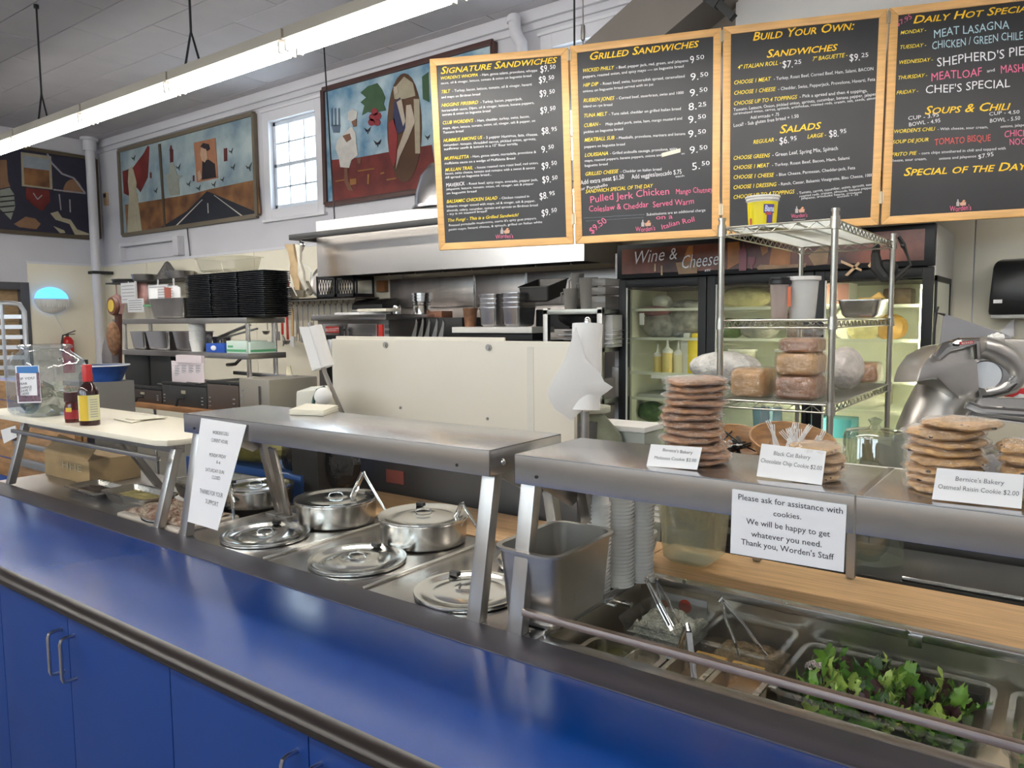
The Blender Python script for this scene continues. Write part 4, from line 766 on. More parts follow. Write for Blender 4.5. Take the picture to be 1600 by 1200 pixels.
# stacks of black trays on the top overshelf
tm = mat('black_tray', (.01,.01,.012), .28)
y0 = ty+.02; xs = [P(u, 490, y=y0).x for u in (286, 326, 368, 410)]; ztop = P(300, 427, y=y0).z
nn = 24; dz = (ztop-zT1-.02)/nn
def traymesh(w_, l_):
    g = G(); g.pan((0, 0, dz*1.6), w_, l_, dz*1.5, t=.002, taper=.94, rim=.012, r=.012, nseg=2); return g
for k in range(3):
    x0_, x1_ = xs[k]+.004, xs[k+1]-.004; cx = (x0_+x1_)/2; w_ = x1_-x0_; base = None
    lab = ('black plastic tray in the left of three tall stacks on the top overshelf', 'black plastic tray in the middle tall stack on the top overshelf', 'black plastic tray in the right tall stack on the top overshelf')[k]
    me = traymesh(w_, .26).mesh('black_tray', tm)
    for i in range(nn):
        o = bpy.data.objects.new('black_tray', me); C.objects.link(o); o.location = (cx+random.uniform(-.004,.004), y0+.15+random.uniform(-.004,.004), zT1+.001+dz*i); tag(o, lab, 'tray', ('left', 'middle', 'right')[k]+' stack of black trays')
a = P(276, 426, y=3.7); g = G(); g.pan((xs[1]+.05, y0+.17, ztop+.12), .62, .28, .11, t=.002, rim=.02, r=.03); one('clear_tray', g, glassy('clear_tray_plastic', (.88,.87,.82), .9, .08, .10), 'clear plastic tray lying on top of the black tray stacks', 'tray')
# grey bin with cards, green-lidded tubs, hanging paper bags
x0_, x1_ = P(228, 480, y=y0).x, P(283, 480, y=y0).x; zb = P(250, 466, y=y0).z-zT1
g = G(); g.pan(((x0_+x1_)/2, y0+.14, zT1+zb), x1_-x0_, .26, zb-.004, rim=.012, r=.02, taper=.86); one('grey_bin', g, steel_d, 'dull grey bin full of cards on the top overshelf', 'bin')
for i, (u, v0, v1, w_) in enumerate(((240, 466, 452, .14), (262, 466, 450, .10), (276, 466, 449, .12))):
    a = P(u, v0, y=y0+.1+.03*i); b = P(u, v1, y=y0+.1+.03*i); g = G(); g.prism([(a.x-w_/2, a.y, a.z-.05), (a.x+w_/2, a.y, a.z-.05), (a.x+w_/2, a.y, b.z), (a.x-w_/2, a.y, b.z+.01)], (0,.006,0)); one('recipe_card', g, [paper, mat('brick_red_card', (.30,.08,.05), .6), paper][i], ('white card at the left of the grey bin', 'brick red card standing in the grey bin', 'white card at the right of the grey bin')[i], 'card')
g = G(); a = P(222, 490, y=y0); b = P(213, 478, y=y0); r = .055; zc = zT1; g.lathe([(.001,0),(r*.8,0),(r,.11),(.001,.11)], (a.x, y0+.08, zc), 18); t = one('green_lid_tub', g, clearp, 'clear tub with green lid left of the grey bin', 'tub'); g = G(); g.cyl((a.x, y0+.08, zc+.11), (a.x, y0+.08, zc+.125), r*1.1, n=18); g2 = obj('lid', g, mat('green_lid', (.12,.42,.20), .4), t)
# wall things behind: paper notes, pink bags and a shelf of pans
sh = mat('dark_wire_shelf', (.06,.055,.05), .5, .6)
a = P(168, 440, y=5.15); b = P(285, 440, y=5.15); zs2 = P(200, 440, y=5.15).z
g = G(); g.box((a.x, 5.12, zs2-.02), (b.x+.3, 5.48, zs2)); one('pan_shelf', g, sh, 'dark wall shelf of pans behind the work table', 'shelf')
for i, (u, ww, hh) in enumerate(((182, .34, .05), (215, .36, .09), (270, .34, .10))):
    c = P(u, 436, y=5.2); g = G(); g.lathe([(.001,0),(ww*.42,0),(ww*.5,hh),(ww*.47,hh),(ww*.4,.008),(.001,.008)], (c.x, 5.31, zs2), 18); one('metal_bowl', g, steel_d, ('flat metal bowl at the left end of the pan shelf', 'metal bowl in the middle of the pan shelf', 'metal bowl at the right end of the pan shelf')[i], 'bowl')
c = P(252, 436, y=5.2); g = G(); g.lathe([(.17,0),(.03,.22),(.001,.24)], (c.x, 5.29, zs2), 14); one('metal_cone', g, mat('perforated_metal', (.38,.36,.34), .5, .8, .5, 60), 'perforated metal cone strainer on the pan shelf', 'strainer')
for i, (u0, v0, u1, v1, m_) in enumerate(((190, 441, 212, 474, paper), (232, 444, 262, 470, paper), (264, 446, 278, 472, paper), (200, 466, 224, 488, paper))):
    yy = 5.112-.006*i; a = P(u0, v1, y=yy); b = P(u1, v0, y=yy); g = G(); g.box((a.x, yy, a.z), (b.x, yy+.005, b.z)); g.box(((a.x+b.x)/2-.006, yy, b.z), ((a.x+b.x)/2+.006, 5.121, zs2-.005)); o = one('paper_note', g, m_, ('white order sheet hanging left behind the overshelf', 'white order sheet hanging above the grey bin', 'small white sheet hanging right above the grey bin', 'small white sheet hanging low behind the green-lidded tub')[i], 'note')
    g = G()
    for k in range(5): zz = b.z-(b.z-a.z)*(k+1)/6; g.box((a.x+.03, yy-.001, zz), (b.x-.05, yy, zz+.008))
    obj('printed_lines', g, mat('grey_print', (.35,.35,.38), .7), o)
pk = mat('pink_bag', (.72,.42,.40), .6, var=.2, vs=8)
for i, (u, v) in enumerate(((183, 478), (222, 455))): c = P(u, v, y=5.25); g = G(); g.ball(c, .15, 1, .45, 1.1, 14, .1); g.tube([c+Vector((0,0,.12)), (c.x, 5.25, zs2-.018)], .01, n=6); one('pink_bag', g, pk, ('large pink plastic bag hanging at the left end behind the overshelf', 'small pink plastic bag between the order sheets')[i], 'bag')
# second shelf: steel bins, cups, blue box, glove boxes
y1 = ty+.02
for i, (u0, u1) in enumerate(((198, 219), (222, 257), (264, 293))):
    a = P(u0, 546, y=y1); b = P(u1, 518, y=y1); H = b.z-zT2; g = G(); g.pan(((a.x+b.x)/2, y1+.14, zT2+H), b.x-a.x, .24, H-.004, rim=.01, r=.02, taper=.84); one('steel_bin', g, steel, ('narrow steel bin at the left of the lower overshelf', 'wide steel bin, middle one of the lower overshelf', 'steel bin left of the stacked cups on the lower overshelf')[i], 'bin')
c = P(306, 548, y=y1+.06); r = .065; me = None; cw = mat('white_cup_paper', (.82,.81,.77), .55)
gg = G(); gg.lathe([(.001,0),(r*.75,0),(r,.095),(r*1.05,.097),(r*1.05,.103),(r*.96,.103),(r*.72,.004),(.001,.004)], (0,0,0), 18); me = gg.mesh('paper_bowl', cw)
for i in range(8): o = bpy.data.objects.new('paper_bowl', me); C.objects.link(o); o.location = (c.x, y1+.08, zT2+.019*i); tag(o, 'white paper bowl in the short stack on the lower overshelf', 'bowl', 'paper bowls on the lower overshelf')
g = G(); g.cyl((c.x, y1+.08, zT2+.019*7+.105), (c.x, y1+.08, zT2+.019*7+.12), r*1.0, n=18); one('cup_cover', g, MC['green_lid'], 'pale green cover on the short stack of paper bowls', 'lid')
bl = mat('blue_carton', (.02,.09,.45), .4)
def pbox(name, u0, v0, u1, v1, y, dep, m_, lab, cat, z=None, bev=.004):
    a = P(u0, v1, y=y); b = P(u1, v0, y=y); zb_ = z if z is not None else a.z
    g = G(); g.box((a.x, y, zb_), (b.x, y+dep, b.z)); return one(name, g, m_, lab, cat, bev=bev), Vector((a.x, y, zb_)), Vector((b.x, y, b.z))
o, a, b = pbox('blue_box', 322, 537, 350, 549, y1, .2, bl, 'bright blue carton on the lower overshelf', 'carton', zT2); g = G(); g.ball(((a.x+b.x)/2-.02, y1-.001, (a.z+b.z)/2), .03, 1.3, .12, .7); obj('white_emblem', g, paper, o)
o, a, b = pbox('glove_box', 354, 533, 384, 549, y1, .2, mat('pale_green_carton', (.62,.74,.66), .6), 'pale green disposable glove carton left of the shelf post', 'carton', zT2)
g = G(); g.box((a.x, y1-.002, a.z+.012), (b.x, y1, a.z+.03)); g.box((a.x+.02, y1-.002, a.z+.045), (a.x+.09, y1, a.z+.06)); obj('green_band', g, MC['green_lid'], o)
a = P(400, 530, x=tx1-.16); g = G(); g.box((tx1-.16, ty+.04, zT2), (tx1-.02, tyb-.08, zT2+.085)); o = one('glove_box', g, MC['pale_green_carton'], 'pale green glove carton at the right end of the lower overshelf', 'carton', bev=.004); g = G(); g.box((tx1-.021, ty+.04, zT2+.01), (tx1-.018, tyb-.08, zT2+.028)); obj('green_band', g, MC['green_lid'], o)
g = G(); z = zT2+.10; a = P(333, 530, y=y1+.15); g.bar((a.x, y1+.22, z+.02), (a.x+.55, y1+.12, z+.12), .05, .012); g.bar((a.x, y1+.2, z), (a.x+.6, y1+.16, z+.09), .03, .012); one('metal_tongs', g, steel_d, 'long metal scraper lying across the glove cartons', 'utensil', bev=.003)
g = G(); g.pan((P(330, 530, y=y1+.2).x, y1+.3, zT2+.12), .16, .14, .10); one('small_steel_pan', g, steel, 'small steel pan behind the blue carton', 'pan')
# below: black cabinets, menu sheet, card drawers, ovens
o, a, b = pbox('black_cabinet', 196, 556, 231, 600, y1, .3, blackm, 'black cabinet under the lower overshelf, left of the middle post', 'cabinet', zTB, .008)
o, a, b = pbox('black_cabinet', 236, 556, 266, 600, y1, .3, blackm, 'black cabinet under the lower overshelf, right of the middle post', 'cabinet', zTB, .008)
fm = mat('file_drawer_brown', (.075,.058,.05), .45, .3)
dz0 = zTB; y2 = ty-.06
for i, (u0, u1, v0, m_, lab) in enumerate(((197, 252, 611, fm, 'dark drawer unit with vents at the left end of the work table'), (255, 322, 606, mat('charcoal_drawer', (.06,.06,.06), .45, .3), 'dark grey drawer unit with a label, second on the work table'), (325, 372, 603, mat('brown_oven_side', (.13,.10,.085), .45, .4), 'brown vented oven box on the work table, left of the grey one'))):
    a = P(u0, 645, y=y2); b = P(u1, v0, y=y2); t = T('oven_box', lab, 'appliance', ((a.x+b.x)/2, y2+.15, zTB)); g = G(); g.box((a.x, y2, zTB), (b.x, y2+.34, b.z-.0)); obj('body', g, m_, t, bev=.006)
    g = G(); H = b.z-zTB
    for k in range(3):
        for s_ in ((a.x+.03, a.x+.06), (b.x-.07, b.x-.04)): g.box((s_[0], y2-.006, zTB+.03+H*.16*k), (s_[1], y2, zTB+.037+H*.16*k))
    obj('vent', g, chrome, t)
    if i < 2: g = G(); c = (a.x+b.x)/2; g.box((c-.03, y2-.004, zTB+H*.62), (c+.03, y2, zTB+H*.78)); obj('label_plate', g, mat('brass_plate', (.45,.42,.30), .5), t); g = G(); g.tube([(c-.0, y2, zTB+H*.45), (c-.01, y2-.05, zTB+H*.4), (c-.02, y2-.06, zTB+.01)], .012, n=8); obj('cord', g, black, t)
    g = G(); g.box((a.x-.01, y2+.0, b.z), (b.x+.01, y2+.33, b.z+.025)); obj('lid', g, blackm, t, bev=.008)
a = P(375, 645, y=y2); b = P(482, 598, y=y2); g = G(); g.box((a.x, y2, zTB), (P(420, 600, y=y2).x, y2+.45, b.z)); t = one('steel_oven', g, mat('warm_grey_oven', (.36,.33,.28), .45, .4), 'grey steel tabletop oven at the right end of the work table', 'oven', bev=.01)
g = G(); bb = P(420, 600, y=y2)
for k in range(4): g.box((a.x+.03, y2-.006, zTB+.04+.045*k), (a.x+.06, y2, zTB+.05+.045*k))
g.box((bb.x-.12, y2-.008, zTB+.03), (bb.x-.09, y2, b.z-.05)); obj('vent', g, chrome, t)
o, a, b = pbox('menu_sheet', 269, 566, 318, 598, ty-.02, .004, mat('pinkish_paper', (.78,.68,.70), .7), 'pinkish printed sheet hanging below the lower overshelf', 'sheet'); plm = Plane((0, ty-.02, 0), (1,0,0), (0,0,1))
g = G()
for i in range(4):
    for k in range(3 if i else 4): q = plm.hit(273+11*i, 572+k*4); g.box((q.x, ty-.0215, q.z), (q.x+.07, ty-.02, q.z+.006)); g.box((q.x, ty-.0215, q.z-.012), (q.x+.05, ty-.02, q.z-.008))
obj('printed_lines', g, MC['grey_print'], o)
g = G(); a = P(275, 566, y=ty-.03); b = P(314, 557, y=ty-.03); g.box((a.x, ty-.03, a.z), (b.x, ty+.0, b.z+.004)); one('sheet_holder', g, MC['pinkish_paper'], 'folded pinkish strip clipped above the hanging printed sheet', 'sheet')
for i in range(6):
    g = G(); a = P(250+22*i, 600-1.5*(i % 3), y=ty+.0); zz = [P(280, 604, y=y2).z]; z = a.z+.0; g.box((a.x, ty-.04, z), (a.x+.30, ty+.18, z+.008), rz=.3*(i % 2)-.15); one('loose_tray', g, [steel_d, black][i % 2], ('flat tray lying %s on top of the drawer units' % ('far left', 'left', 'left of centre', 'right of centre', 'right', 'far right')[i]), 'tray')
g = G(); a = P(355, 570, y=ty+.2); b = P(380, 560, y=ty+.2); g.tube([a, a+Vector((.12,0,.01)), b+Vector((.02,0,.03))], .014, n=8); one('bent_steel_rod', g, chrome, 'bent steel rod sticking out under the lower overshelf', 'handle')
g = G(); a = P(368, 582, y=ty+.3); b = P(462, 590, y=ty+.3); g.bar(a, b, .05, .03); g.bar(a+Vector((.3,-.05,-.04)), b+Vector((.1,0,-.03)), .12, .02); one('oven_peel', g, steel, 'long pale metal peel lying on the tabletop oven', 'peel', bev=.004)
g = G(); a = P(450, 572, y=ty+.35); b = P(458, 597, y=ty+.35); g.tube([a, a.lerp(b, .5)+Vector((-.02,0,0)), b], [.022, .028, .02], n=8); one('kitchen_knife', g, mat('cream_handle', (.75,.68,.50), .5), 'cream-handled knife leaning beside the tabletop oven', 'handle')
# tall brown stand with round yellow face
c = P(181, 478, y=3.28); br = mat('dark_red_wood', (.09,.03,.022), .4)
t = T('wooden_stand', 'tall dark wooden stand with a round yellow face at the left of the work table', 'stand', (c.x, c.y, 0))
g = G(); a = P(185, 490, y=3.3); b = P(178, 650, y=3.3); g.bar(a, (b.x, 3.3, 0), .06, .04, (0,1,0)); obj('post', g, br, t, bev=.006)
g = G(); g.lathe([(.001,-.02),(.075,-.02),(.085,0),(.075,.02),(.001,.02)], (c.x, 3.26, c.z), 24, M=Matrix.Rotation(PI/2, 3, 'X'), sy=1, sx=1); obj('round_rim', g, mat('brown_rim', (.16,.06,.035), .4), t)
g = G(); g.lathe([(.001,-.024),(.052,-.024),(.052,-.018)], (c.x, 3.26, c.z), 24, M=Matrix.Rotation(-PI/2, 3, 'X')); obj('yellow_face', g, mat('yellow_face', (.60,.42,.06), .5), t)
g = G(); c2 = P(177, 535, y=3.2); g.ball(c2+Vector((0,.0,.03)), .10, .8, .5, 1.5, 14, .12); one('wicker_ornament', g, mat('brown_wicker', (.32,.16,.08), .7, var=.5, vs=30, bump=.5), 'brown rounded wicker ornament hanging on the wooden stand', 'ornament')
g = G(); c2 = P(172, 562, y=3.2); g.ball(c2+Vector((0,.0,0)), .12, .8, .5, 1.7, 14, .1); one('grey_bag', g, mat('grey_bag', (.18,.16,.16), .6, var=.3), 'grey cloth bag hanging low on the wooden stand', 'bag')
# blue tub, counter, and sheet pan rack on the far left
c = P(155, 592, y=2.6); g = G(); z0 = P(155, 596, y=2.6).z; z1 = P(155, 572, y=2.6).z
g.lathe([(.001,z0),(.10,z0),(.145,z1-.01),(.155,z1),(.14,z1),(.095,z0+.01),(.001,z0+.01)], (c.x, 2.65, 0), 24); t = one('blue_lined_bowl', g, mat('blue_bin_liner', (.03,.10,.38), .35, var=.4, vs=12, bump=.4, bs=25), 'bowl lined with a blue bag beside the sauce bottle', 'bowl'); g = G(); g.lathe([(.145,z1),(.16,z1),(.16,z1+.008),(.145,z1+.008)], (c.x, 2.65, 0), 24); obj('rim', g, paper, t)
g = G(); g.box((c.x-.35, 2.5, 0), (c.x+.10, 2.80, z0)); one('rear_counter', g, mat('grey_counter', (.20,.19,.18), .5), 'grey counter at the far left carrying the blue-lined bowl', 'counter', bev=.006)
alu = mat('pale_aluminium', (.72,.74,.78), .3, 1)
rd = 4.4
def RP(u, v): return P(u, v, d=5.6)
t = T('sheet_pan_rack', 'pale aluminium sheet pan rack at the left edge of the view', 'rack', RP(15, 640))
dr = Vector((.8035,.595,0)); df = Vector((-.595,.8035,0)); c0 = RP(-30, 474); cx1 = RP(37, 474); zt = c0.z; t.location.z = 0
g = G()
for off in (0,):
    g.tube([Vector((cx1.x, cx1.y, 0))+df*off, Vector((cx1.x, cx1.y, zt-.06))+df*off, Vector((cx1.x, cx1.y, zt-.01))+df*off-dr*.03, Vector((cx1.x, cx1.y, zt))+df*off-dr*.09, Vector((c0.x, c0.y, zt))+df*off], .018, n=8)
obj('frame', g, alu, t)
for i in range(14):
    z = zt-.10-.075*i; g = G(); a = Vector((c0.x, c0.y, z)); b = Vector((cx1.x, cx1.y, z)); g.bar(a, b-dr*.02, .012, .03); obj('runner', g, alu, t)
g = G(); a = RP(3, 480); g.cyl((a.x, a.y, 0), (a.x, a.y, zt), .014, n=8); obj('post', g, alu, t)
for i, (u0, v0, u1, v1, m_, lab) in enumerate(((-20, 596, 18, 620, bl, 'blue box on the floor stack behind the tip jar'), (2, 618, 24, 650, blackm, 'black and grey gadget beside the blue box'))):
    yb_ = 1.96+.2*i; a = P(u0, v1, y=yb_); b = P(u1, v0, y=yb_); g = G(); g.box((a.x, yb_, 0), (b.x, yb_+.16, b.z)); one('storage_box', g, m_, lab, 'box', bev=.01)
# ================================================================== CREAM PARTITION AND PREP CABINET
py = 2.2; pa = P(517.5, 528, y=py); pb = P(897, 536, y=py); pz1 = 1.523
t = T('prep_cabinet', 'grey steel prep cabinet backed by a tall cream plastic panel', 'prep cabinet', ((pa.x+pb.x)/2, 2.55, 0))
g = G(); g.box((pa.x+.01, py+.033, 0), (pb.x-.01, 2.43, 1.23)); obj('body', g, mat('dark_grey_steel_front', (.17,.17,.175), .34, .7, .1, 5), t, bev=.004)
pc = mat('cream_poly', (.74,.69,.59), .38, var=.04, vs=2); jx = P(782, 530, y=py).x
g = G(); g.box((pa.x, py, 1.06), (pb.x, py+.022, pz1-.0)); obj('cream_panel', g, pc, t, bev=.004)
g = G(); g.box((pa.x+.002, py+.024, 1.06), (jx, py+.032, pz1+.012)); obj('backing_board', g, pc, t, bev=.003)
for u, v in ((603, 539), (764, 543)): c = P(u, v, y=py); g = G(); g.cyl((c.x, py-.006, c.z), (c.x, py, c.z), .0125, n=18); g.cyl((c.x, py-.010, c.z), (c.x, py-.006, c.z), .008, n=12); obj('lock_screw', g, steel_d, t)
for u, v in ((519, 624), (626, 637), (762, 654)): c = P(u, v, y=py); g = G(); g.ball((c.x, py-.002, c.z), .006); obj('rivet', g, steel_d, t)
g = G(); g.box((P(824, 600, y=py).x, py-.0015, 1.1), (P(834, 600, y=py).x, py, pz1-.02)); obj('clear_tape', g, mat('clear_tape', (.70,.67,.59), .15), t)
g = G(); a = P(514, 545, y=py); g.box((a.x-.012, py+.0, a.z-.05), (pa.x, py+.03, a.z+.04)); obj('latch', g, steel_d, t, bev=.003)
plp = Plane((0, py+.028, 0), (1,0,0), (0,0,1)); a = plp.hit(604, 753); b = plp.hit(631, 737)
g = G(); g.box((a.x, py+.026, a.z), (b.x, py+.029, b.z)); obj('red_badge', g, mat('faded_red_badge', (.38,.10,.08), .5), t); g = G(); tline(g, Plane((0, py+.026, 0), (1,0,0), (0,0,1)), 'HATCO', plp.hit(607, 748), plp.hit(629, 750), .016); obj('badge_lettering', g, mat('pale_print', (.6,.5,.45), .6), t)
# kitchen paper rolls on stands
pt = mat('paper_towel', (.84,.83,.82), .85, bump=.06, bs=60)
def PD(u, v, d): return P(u, v, d=d)
c0 = PD(918, 506, 2.45); c1 = PD(914, 640, 2.45)
t = T('paper_towel_roll', 'white paper towel roll with a loose sheet hanging across the cream panel', 'paper towel', c1)
g = G(); d_ = (c0-c1).normalized(); R3 = d_.to_track_quat('Z', 'Y').to_matrix(); H = (c0-c1).length
r = .049
g.lathe([(.014,0),(r,0),(r,H),(.014,H),(.014,0)], c1, 32, M=R3); obj('roll', g, pt, t)
g = G(); g.cyl(c1-d_*.01, c0+d_*.008, .012, n=12); g.ball(c0+d_*.012, .011); obj('spindle', g, chrome, t)
g = G(); pts = [(900,510),(883,560),(862,598),(856,612),(858,625),(868,640),(893,657),(905,645),(930,625),(948,613),(958,605),(944,596),(938,584),(915,560)]
q = [PD(u, v, 2.39+.0004*(v-510) - .03*math.sin((v-500)/160*PI)) for u, v in pts]; cen = sum(q, Vector())/len(q)
front = [p for p in q]; g.add(front+[cen-fw*.03], [(i, (i+1) % len(q), len(q)) for i in range(len(q))]); obj('loose_sheet', g, pt, t)
g = G(); zz = P(918, 668, y=c1.y).z; g.cyl((c1.x, c1.y, 0), c1-d_*.005, .014, n=12); g.lathe([(.001,0),(.07,0),(.07,.02),(.02,.03),(.001,.03)], (c1.x, c1.y, 0), 24); obj('stand', g, steel_d, t)
c1 = PD(505, 575, 3.1); c0 = PD(486, 512, 3.1)
t = T('paper_towel_roll', 'folded-looking white paper towel roll tilted left of the cream panel', 'paper towel', c1)
dd = (c0-c1).normalized(); H = (c0-c1).length; R3 = dd.to_track_quat('Z', 'Y').to_matrix(); g = G(); g.lathe([(.01,0),(.045,0),(.045,H),(.01,H),(.01,0)], c1, 24, M=R3); obj('roll', g, pt, t)
g = G(); a = c1-dd*.01+RT*.0-fw*.047; g.prism([c1-fw*.046-RT*.036, c1-fw*.046+RT*.004, c0-fw*.046+RT*.004, c0-fw*.046-RT*.036], fw*-.003); obj('loose_sheet', g, pt, t)
g = G(); e = c1-dd*.02; g.tube([c0+dd*.02, c1-dd*.02, (e.x+.03, e.y+.1, e.z-.25), (e.x+.03, e.y+.1, 0)], .01, n=8); obj('stand', g, steel_d, t)
# cream machine with white bulb and green hose
c = PD(478, 628, 3.0); t = T('cream_scale', 'cream plastic kitchen scale left of the cream panel', 'scale', (c.x, c.y, .9))
a = PD(461, 660, 3.0); b = PD(505, 608, 3.0); g = G(); g.prism([(a.x, a.y, 1.165), (b.x, b.y, 1.165), (b.x, b.y, b.z), (a.x+.01, a.y, b.z-.005)], df*.2); obj('housing', g, mat('cream_plastic', (.72,.70,.60), .4), t, bev=.012)
g = G(); g.box((c.x-.10, c.y+.0, 0), (c.x+.06, c.y+.2, 1.164)); one('dark_pedestal', g, blackm, 'dark pedestal under the cream kitchen scale', 'stand')
c = PD(505, 619, 2.9); g = G(); g.ball(c, .034, 1, 1, 1, 20); t = one('white_bulb', g, white, 'round white bulb fitting beside the left edge of the cream panel', 'lamp'); g = G(); g.cyl(c+Vector((0,0,-.07)), c+Vector((0,0,-.025)), .012, n=12); obj('neck', g, black, t)
g = G(); g.tube([PD(488, 640, 2.95), PD(491, 622, 2.95), PD(496, 610, 2.95), PD(508, 605, 2.95)], .007, n=8); one('green_hose', g, mat('dark_green_hose', (.01,.06,.045), .4), 'dark green hose curving over the white bulb', 'hose')
# green-grey cast machine and white-topped box right of the panel
cast = mat('green_cast_metal', (.36,.38,.27), .45, .5, .35, 12)
a = PD(903, 700, 2.75); t = T('cast_mixer', 'green-grey cast metal machine below the loose paper towel', 'machine', (a.x, a.y, .9))
g = G(); g.prism([PD(901, 720, 2.75), PD(902, 646, 2.75), PD(935, 636, 2.75), PD(972, 680, 2.75), PD(975, 720, 2.75)], df*.18); obj('casting', g, cast, t, bev=.012)
g = G(); a = PD(922, 639, 2.8); g.cyl(a+Vector((0,0,-.01)), a+Vector((0,0,.012)), .075, n=24); g.cyl(a+Vector((-.02,0,.012)), a+Vector((-.02,0,.05)), .04, n=20); obj('bowl_rim', g, mat('greenish_rim', (.50,.52,.44), .4, .5), t, bev=.003)
a = PD(950, 700, 2.75); g = G(); q = [PD(968, 683, 2.75), PD(1006, 690, 2.7), PD(1007, 666, 2.7), PD(966, 664, 2.95)]
c = PD(1007, 668, 2.72); g.box((c.x-.30, c.y, .0), (c.x, c.y+.14, c.z-.02)); t = one('undercounter_box', g, mat('greenish_box_side', (.34,.36,.32), .45, .4), 'low greenish metal box with a pale board on top, left of the tall cookie stack', 'box', bev=.004); g = G(); g.box((c.x-.31, c.y-.01, c.z-.02), (c.x+.005, c.y+.15, c.z)); obj('pale_board', g, white, t, bev=.003)
# ================================================================== DRINKS FRIDGE
fx0, fx1, fy, fzt = -2.56, -.63, 4.7, 2.1
fzh = P(971, 436, y=fy).z; blk = mat('fridge_black', (.008,.008,.009), .42, spec=.3)
t = T('display_fridge', 'three-door black glass display fridge with a wine and cheese banner', 'fridge', ((fx0+fx1)/2, 5.1, 0))
g = G(); g.box((fx0, fy+.03, .12), (fx0+.04, 5.46, fzt)); g.box((fx0+.04, fy+.03, fzt-.3), (fx1-.04, 5.46, fzt)); g.box((fx0+.04, fy+.03, .12), (fx1-.04, 5.46, .2)); obj('cabinet', g, blk, t)
g = G(); g.box((fx1-.04, fy+.06, .12), (fx1, 5.46, fzt)); obj('side_panel', g, mat('fridge_side_white', (.60,.60,.57), .4), t)
g = G(); g.box((fx0+.04, 5.36, .2), (fx1-.04, 5.46, fzt-.3)); g.box((fx0+.04, fy+.1, .2), (fx0+.055, 5.36, fzt-.3)); g.box((fx1-.055, fy+.1, .2), (fx1-.04, 5.36, fzt-.3)); obj('liner', g, mat('fridge_liner', (.76,.78,.66), .5), t)
g = G(); g.box((fx0, fy-.02, fzh), (fx1, fy+.03, fzt)); hd = obj('header', g, blk, t, bev=.006)
ps = mat('banner_brown', (.22,.06,.03), .35, col2=(.03,.012,.01), vs=4)
plf = Plane((0, fy-.021, 0), (1,0,0), (0,0,1))
b0 = plf.hit(983, 430); b1 = plf.hit(1450, 362); g = G(); g.box((fx0+.04, fy-.024, fzh+.03), (fx1-.05, fy-.02, fzt-.03)); obj('banner', g, ps, t)
def fr(pts): return [(960+u/3.333, 340+v/3.333) for u, v in pts]
plb = Plane((0, fy-.025, 0), (1,0,0), (0,0,1))
g = G()
for q in ([(820,150),(920,165),(915,250),(805,255)], [(590,130),(650,125),(660,230),(590,270)], [(385,150),(410,145),(410,230),(350,240)], [(760,150),(800,150),(800,180),(770,200)]): shape(g, plb, fr(q), .002)
obj('banner_orange_patch', g, mat('banner_orange', (.52,.20,.05), .4, var=.4, vs=8), t)
g = G()
for q in ([(320,235),(440,225),(430,290),(335,295)], [(740,262),(760,245),(860,250),(1000,238),(995,258),(750,272)], [(1010,200),(1060,160),(1120,150),(1110,240),(1040,250)]): shape(g, plb, fr(q), .003)
obj('banner_food_picture', g, mat('banner_tan', (.42,.25,.12), .4, var=.4, vs=14), t)
g = G()
for q in ([(650,170),(668,160),(672,130),(680,160),(690,180),(688,275),(650,278)], [(698,205),(735,205),(732,240),(720,250),(722,268),(708,268),(710,250),(698,240)]): shape(g, plb, fr(q), .004)
obj('banner_wine', g, mat('banner_wine_red', (.20,.02,.03), .3), t)
g = G()
for q in ([(210,300-60),(216,240),(218,280),(208,280)], [(243,250),(252,250),(252,300),(243,300)]): shape(g, plb, fr(q), .004)
for q in ([(1200,300),(1270,230),(1280,240),(1215,305)], [(1180,220),(1290,270),(1285,280),(1180,235)], [(1320,250),(1350,210),(1360,215),(1330,262)]): shape(g, plb, fr(q), .003)
obj('banner_pale_detail', g, mat('banner_pale', (.55,.38,.22), .4), t)
g = G(); a, b = fr([(95,245),(265,222)]); tline(g, plb, 'Wine', plb.hit(*a), plb.hit(*b), .085, shear=.35, lift=.006, bold=-.005)
a, b = fr([(285,220),(330,215)]); tline(g, plb, '&', plb.hit(*a), plb.hit(*b), .075, shear=.2, lift=.006)
a, b = fr([(345,268),(545,245)]); tline(g, plb, 'Cheese', plb.hit(*a), plb.hit(*b), .085, shear=.35, lift=.006, bold=-.005); a, b = fr([(470,282),(505,278)]); tline(g, plb, 'etc', plb.hit(*a), plb.hit(*b), .02, shear=.3, lift=.006)
obj('banner_lettering', g, mat('silver_lettering', (.88,.88,.90), .4), t)
dx = [fx0, P(1104, 460, y=fy).x, P(1272, 460, y=fy).x, fx1]
gasket = mat('door_trim_white', (.55,.56,.52), .4)
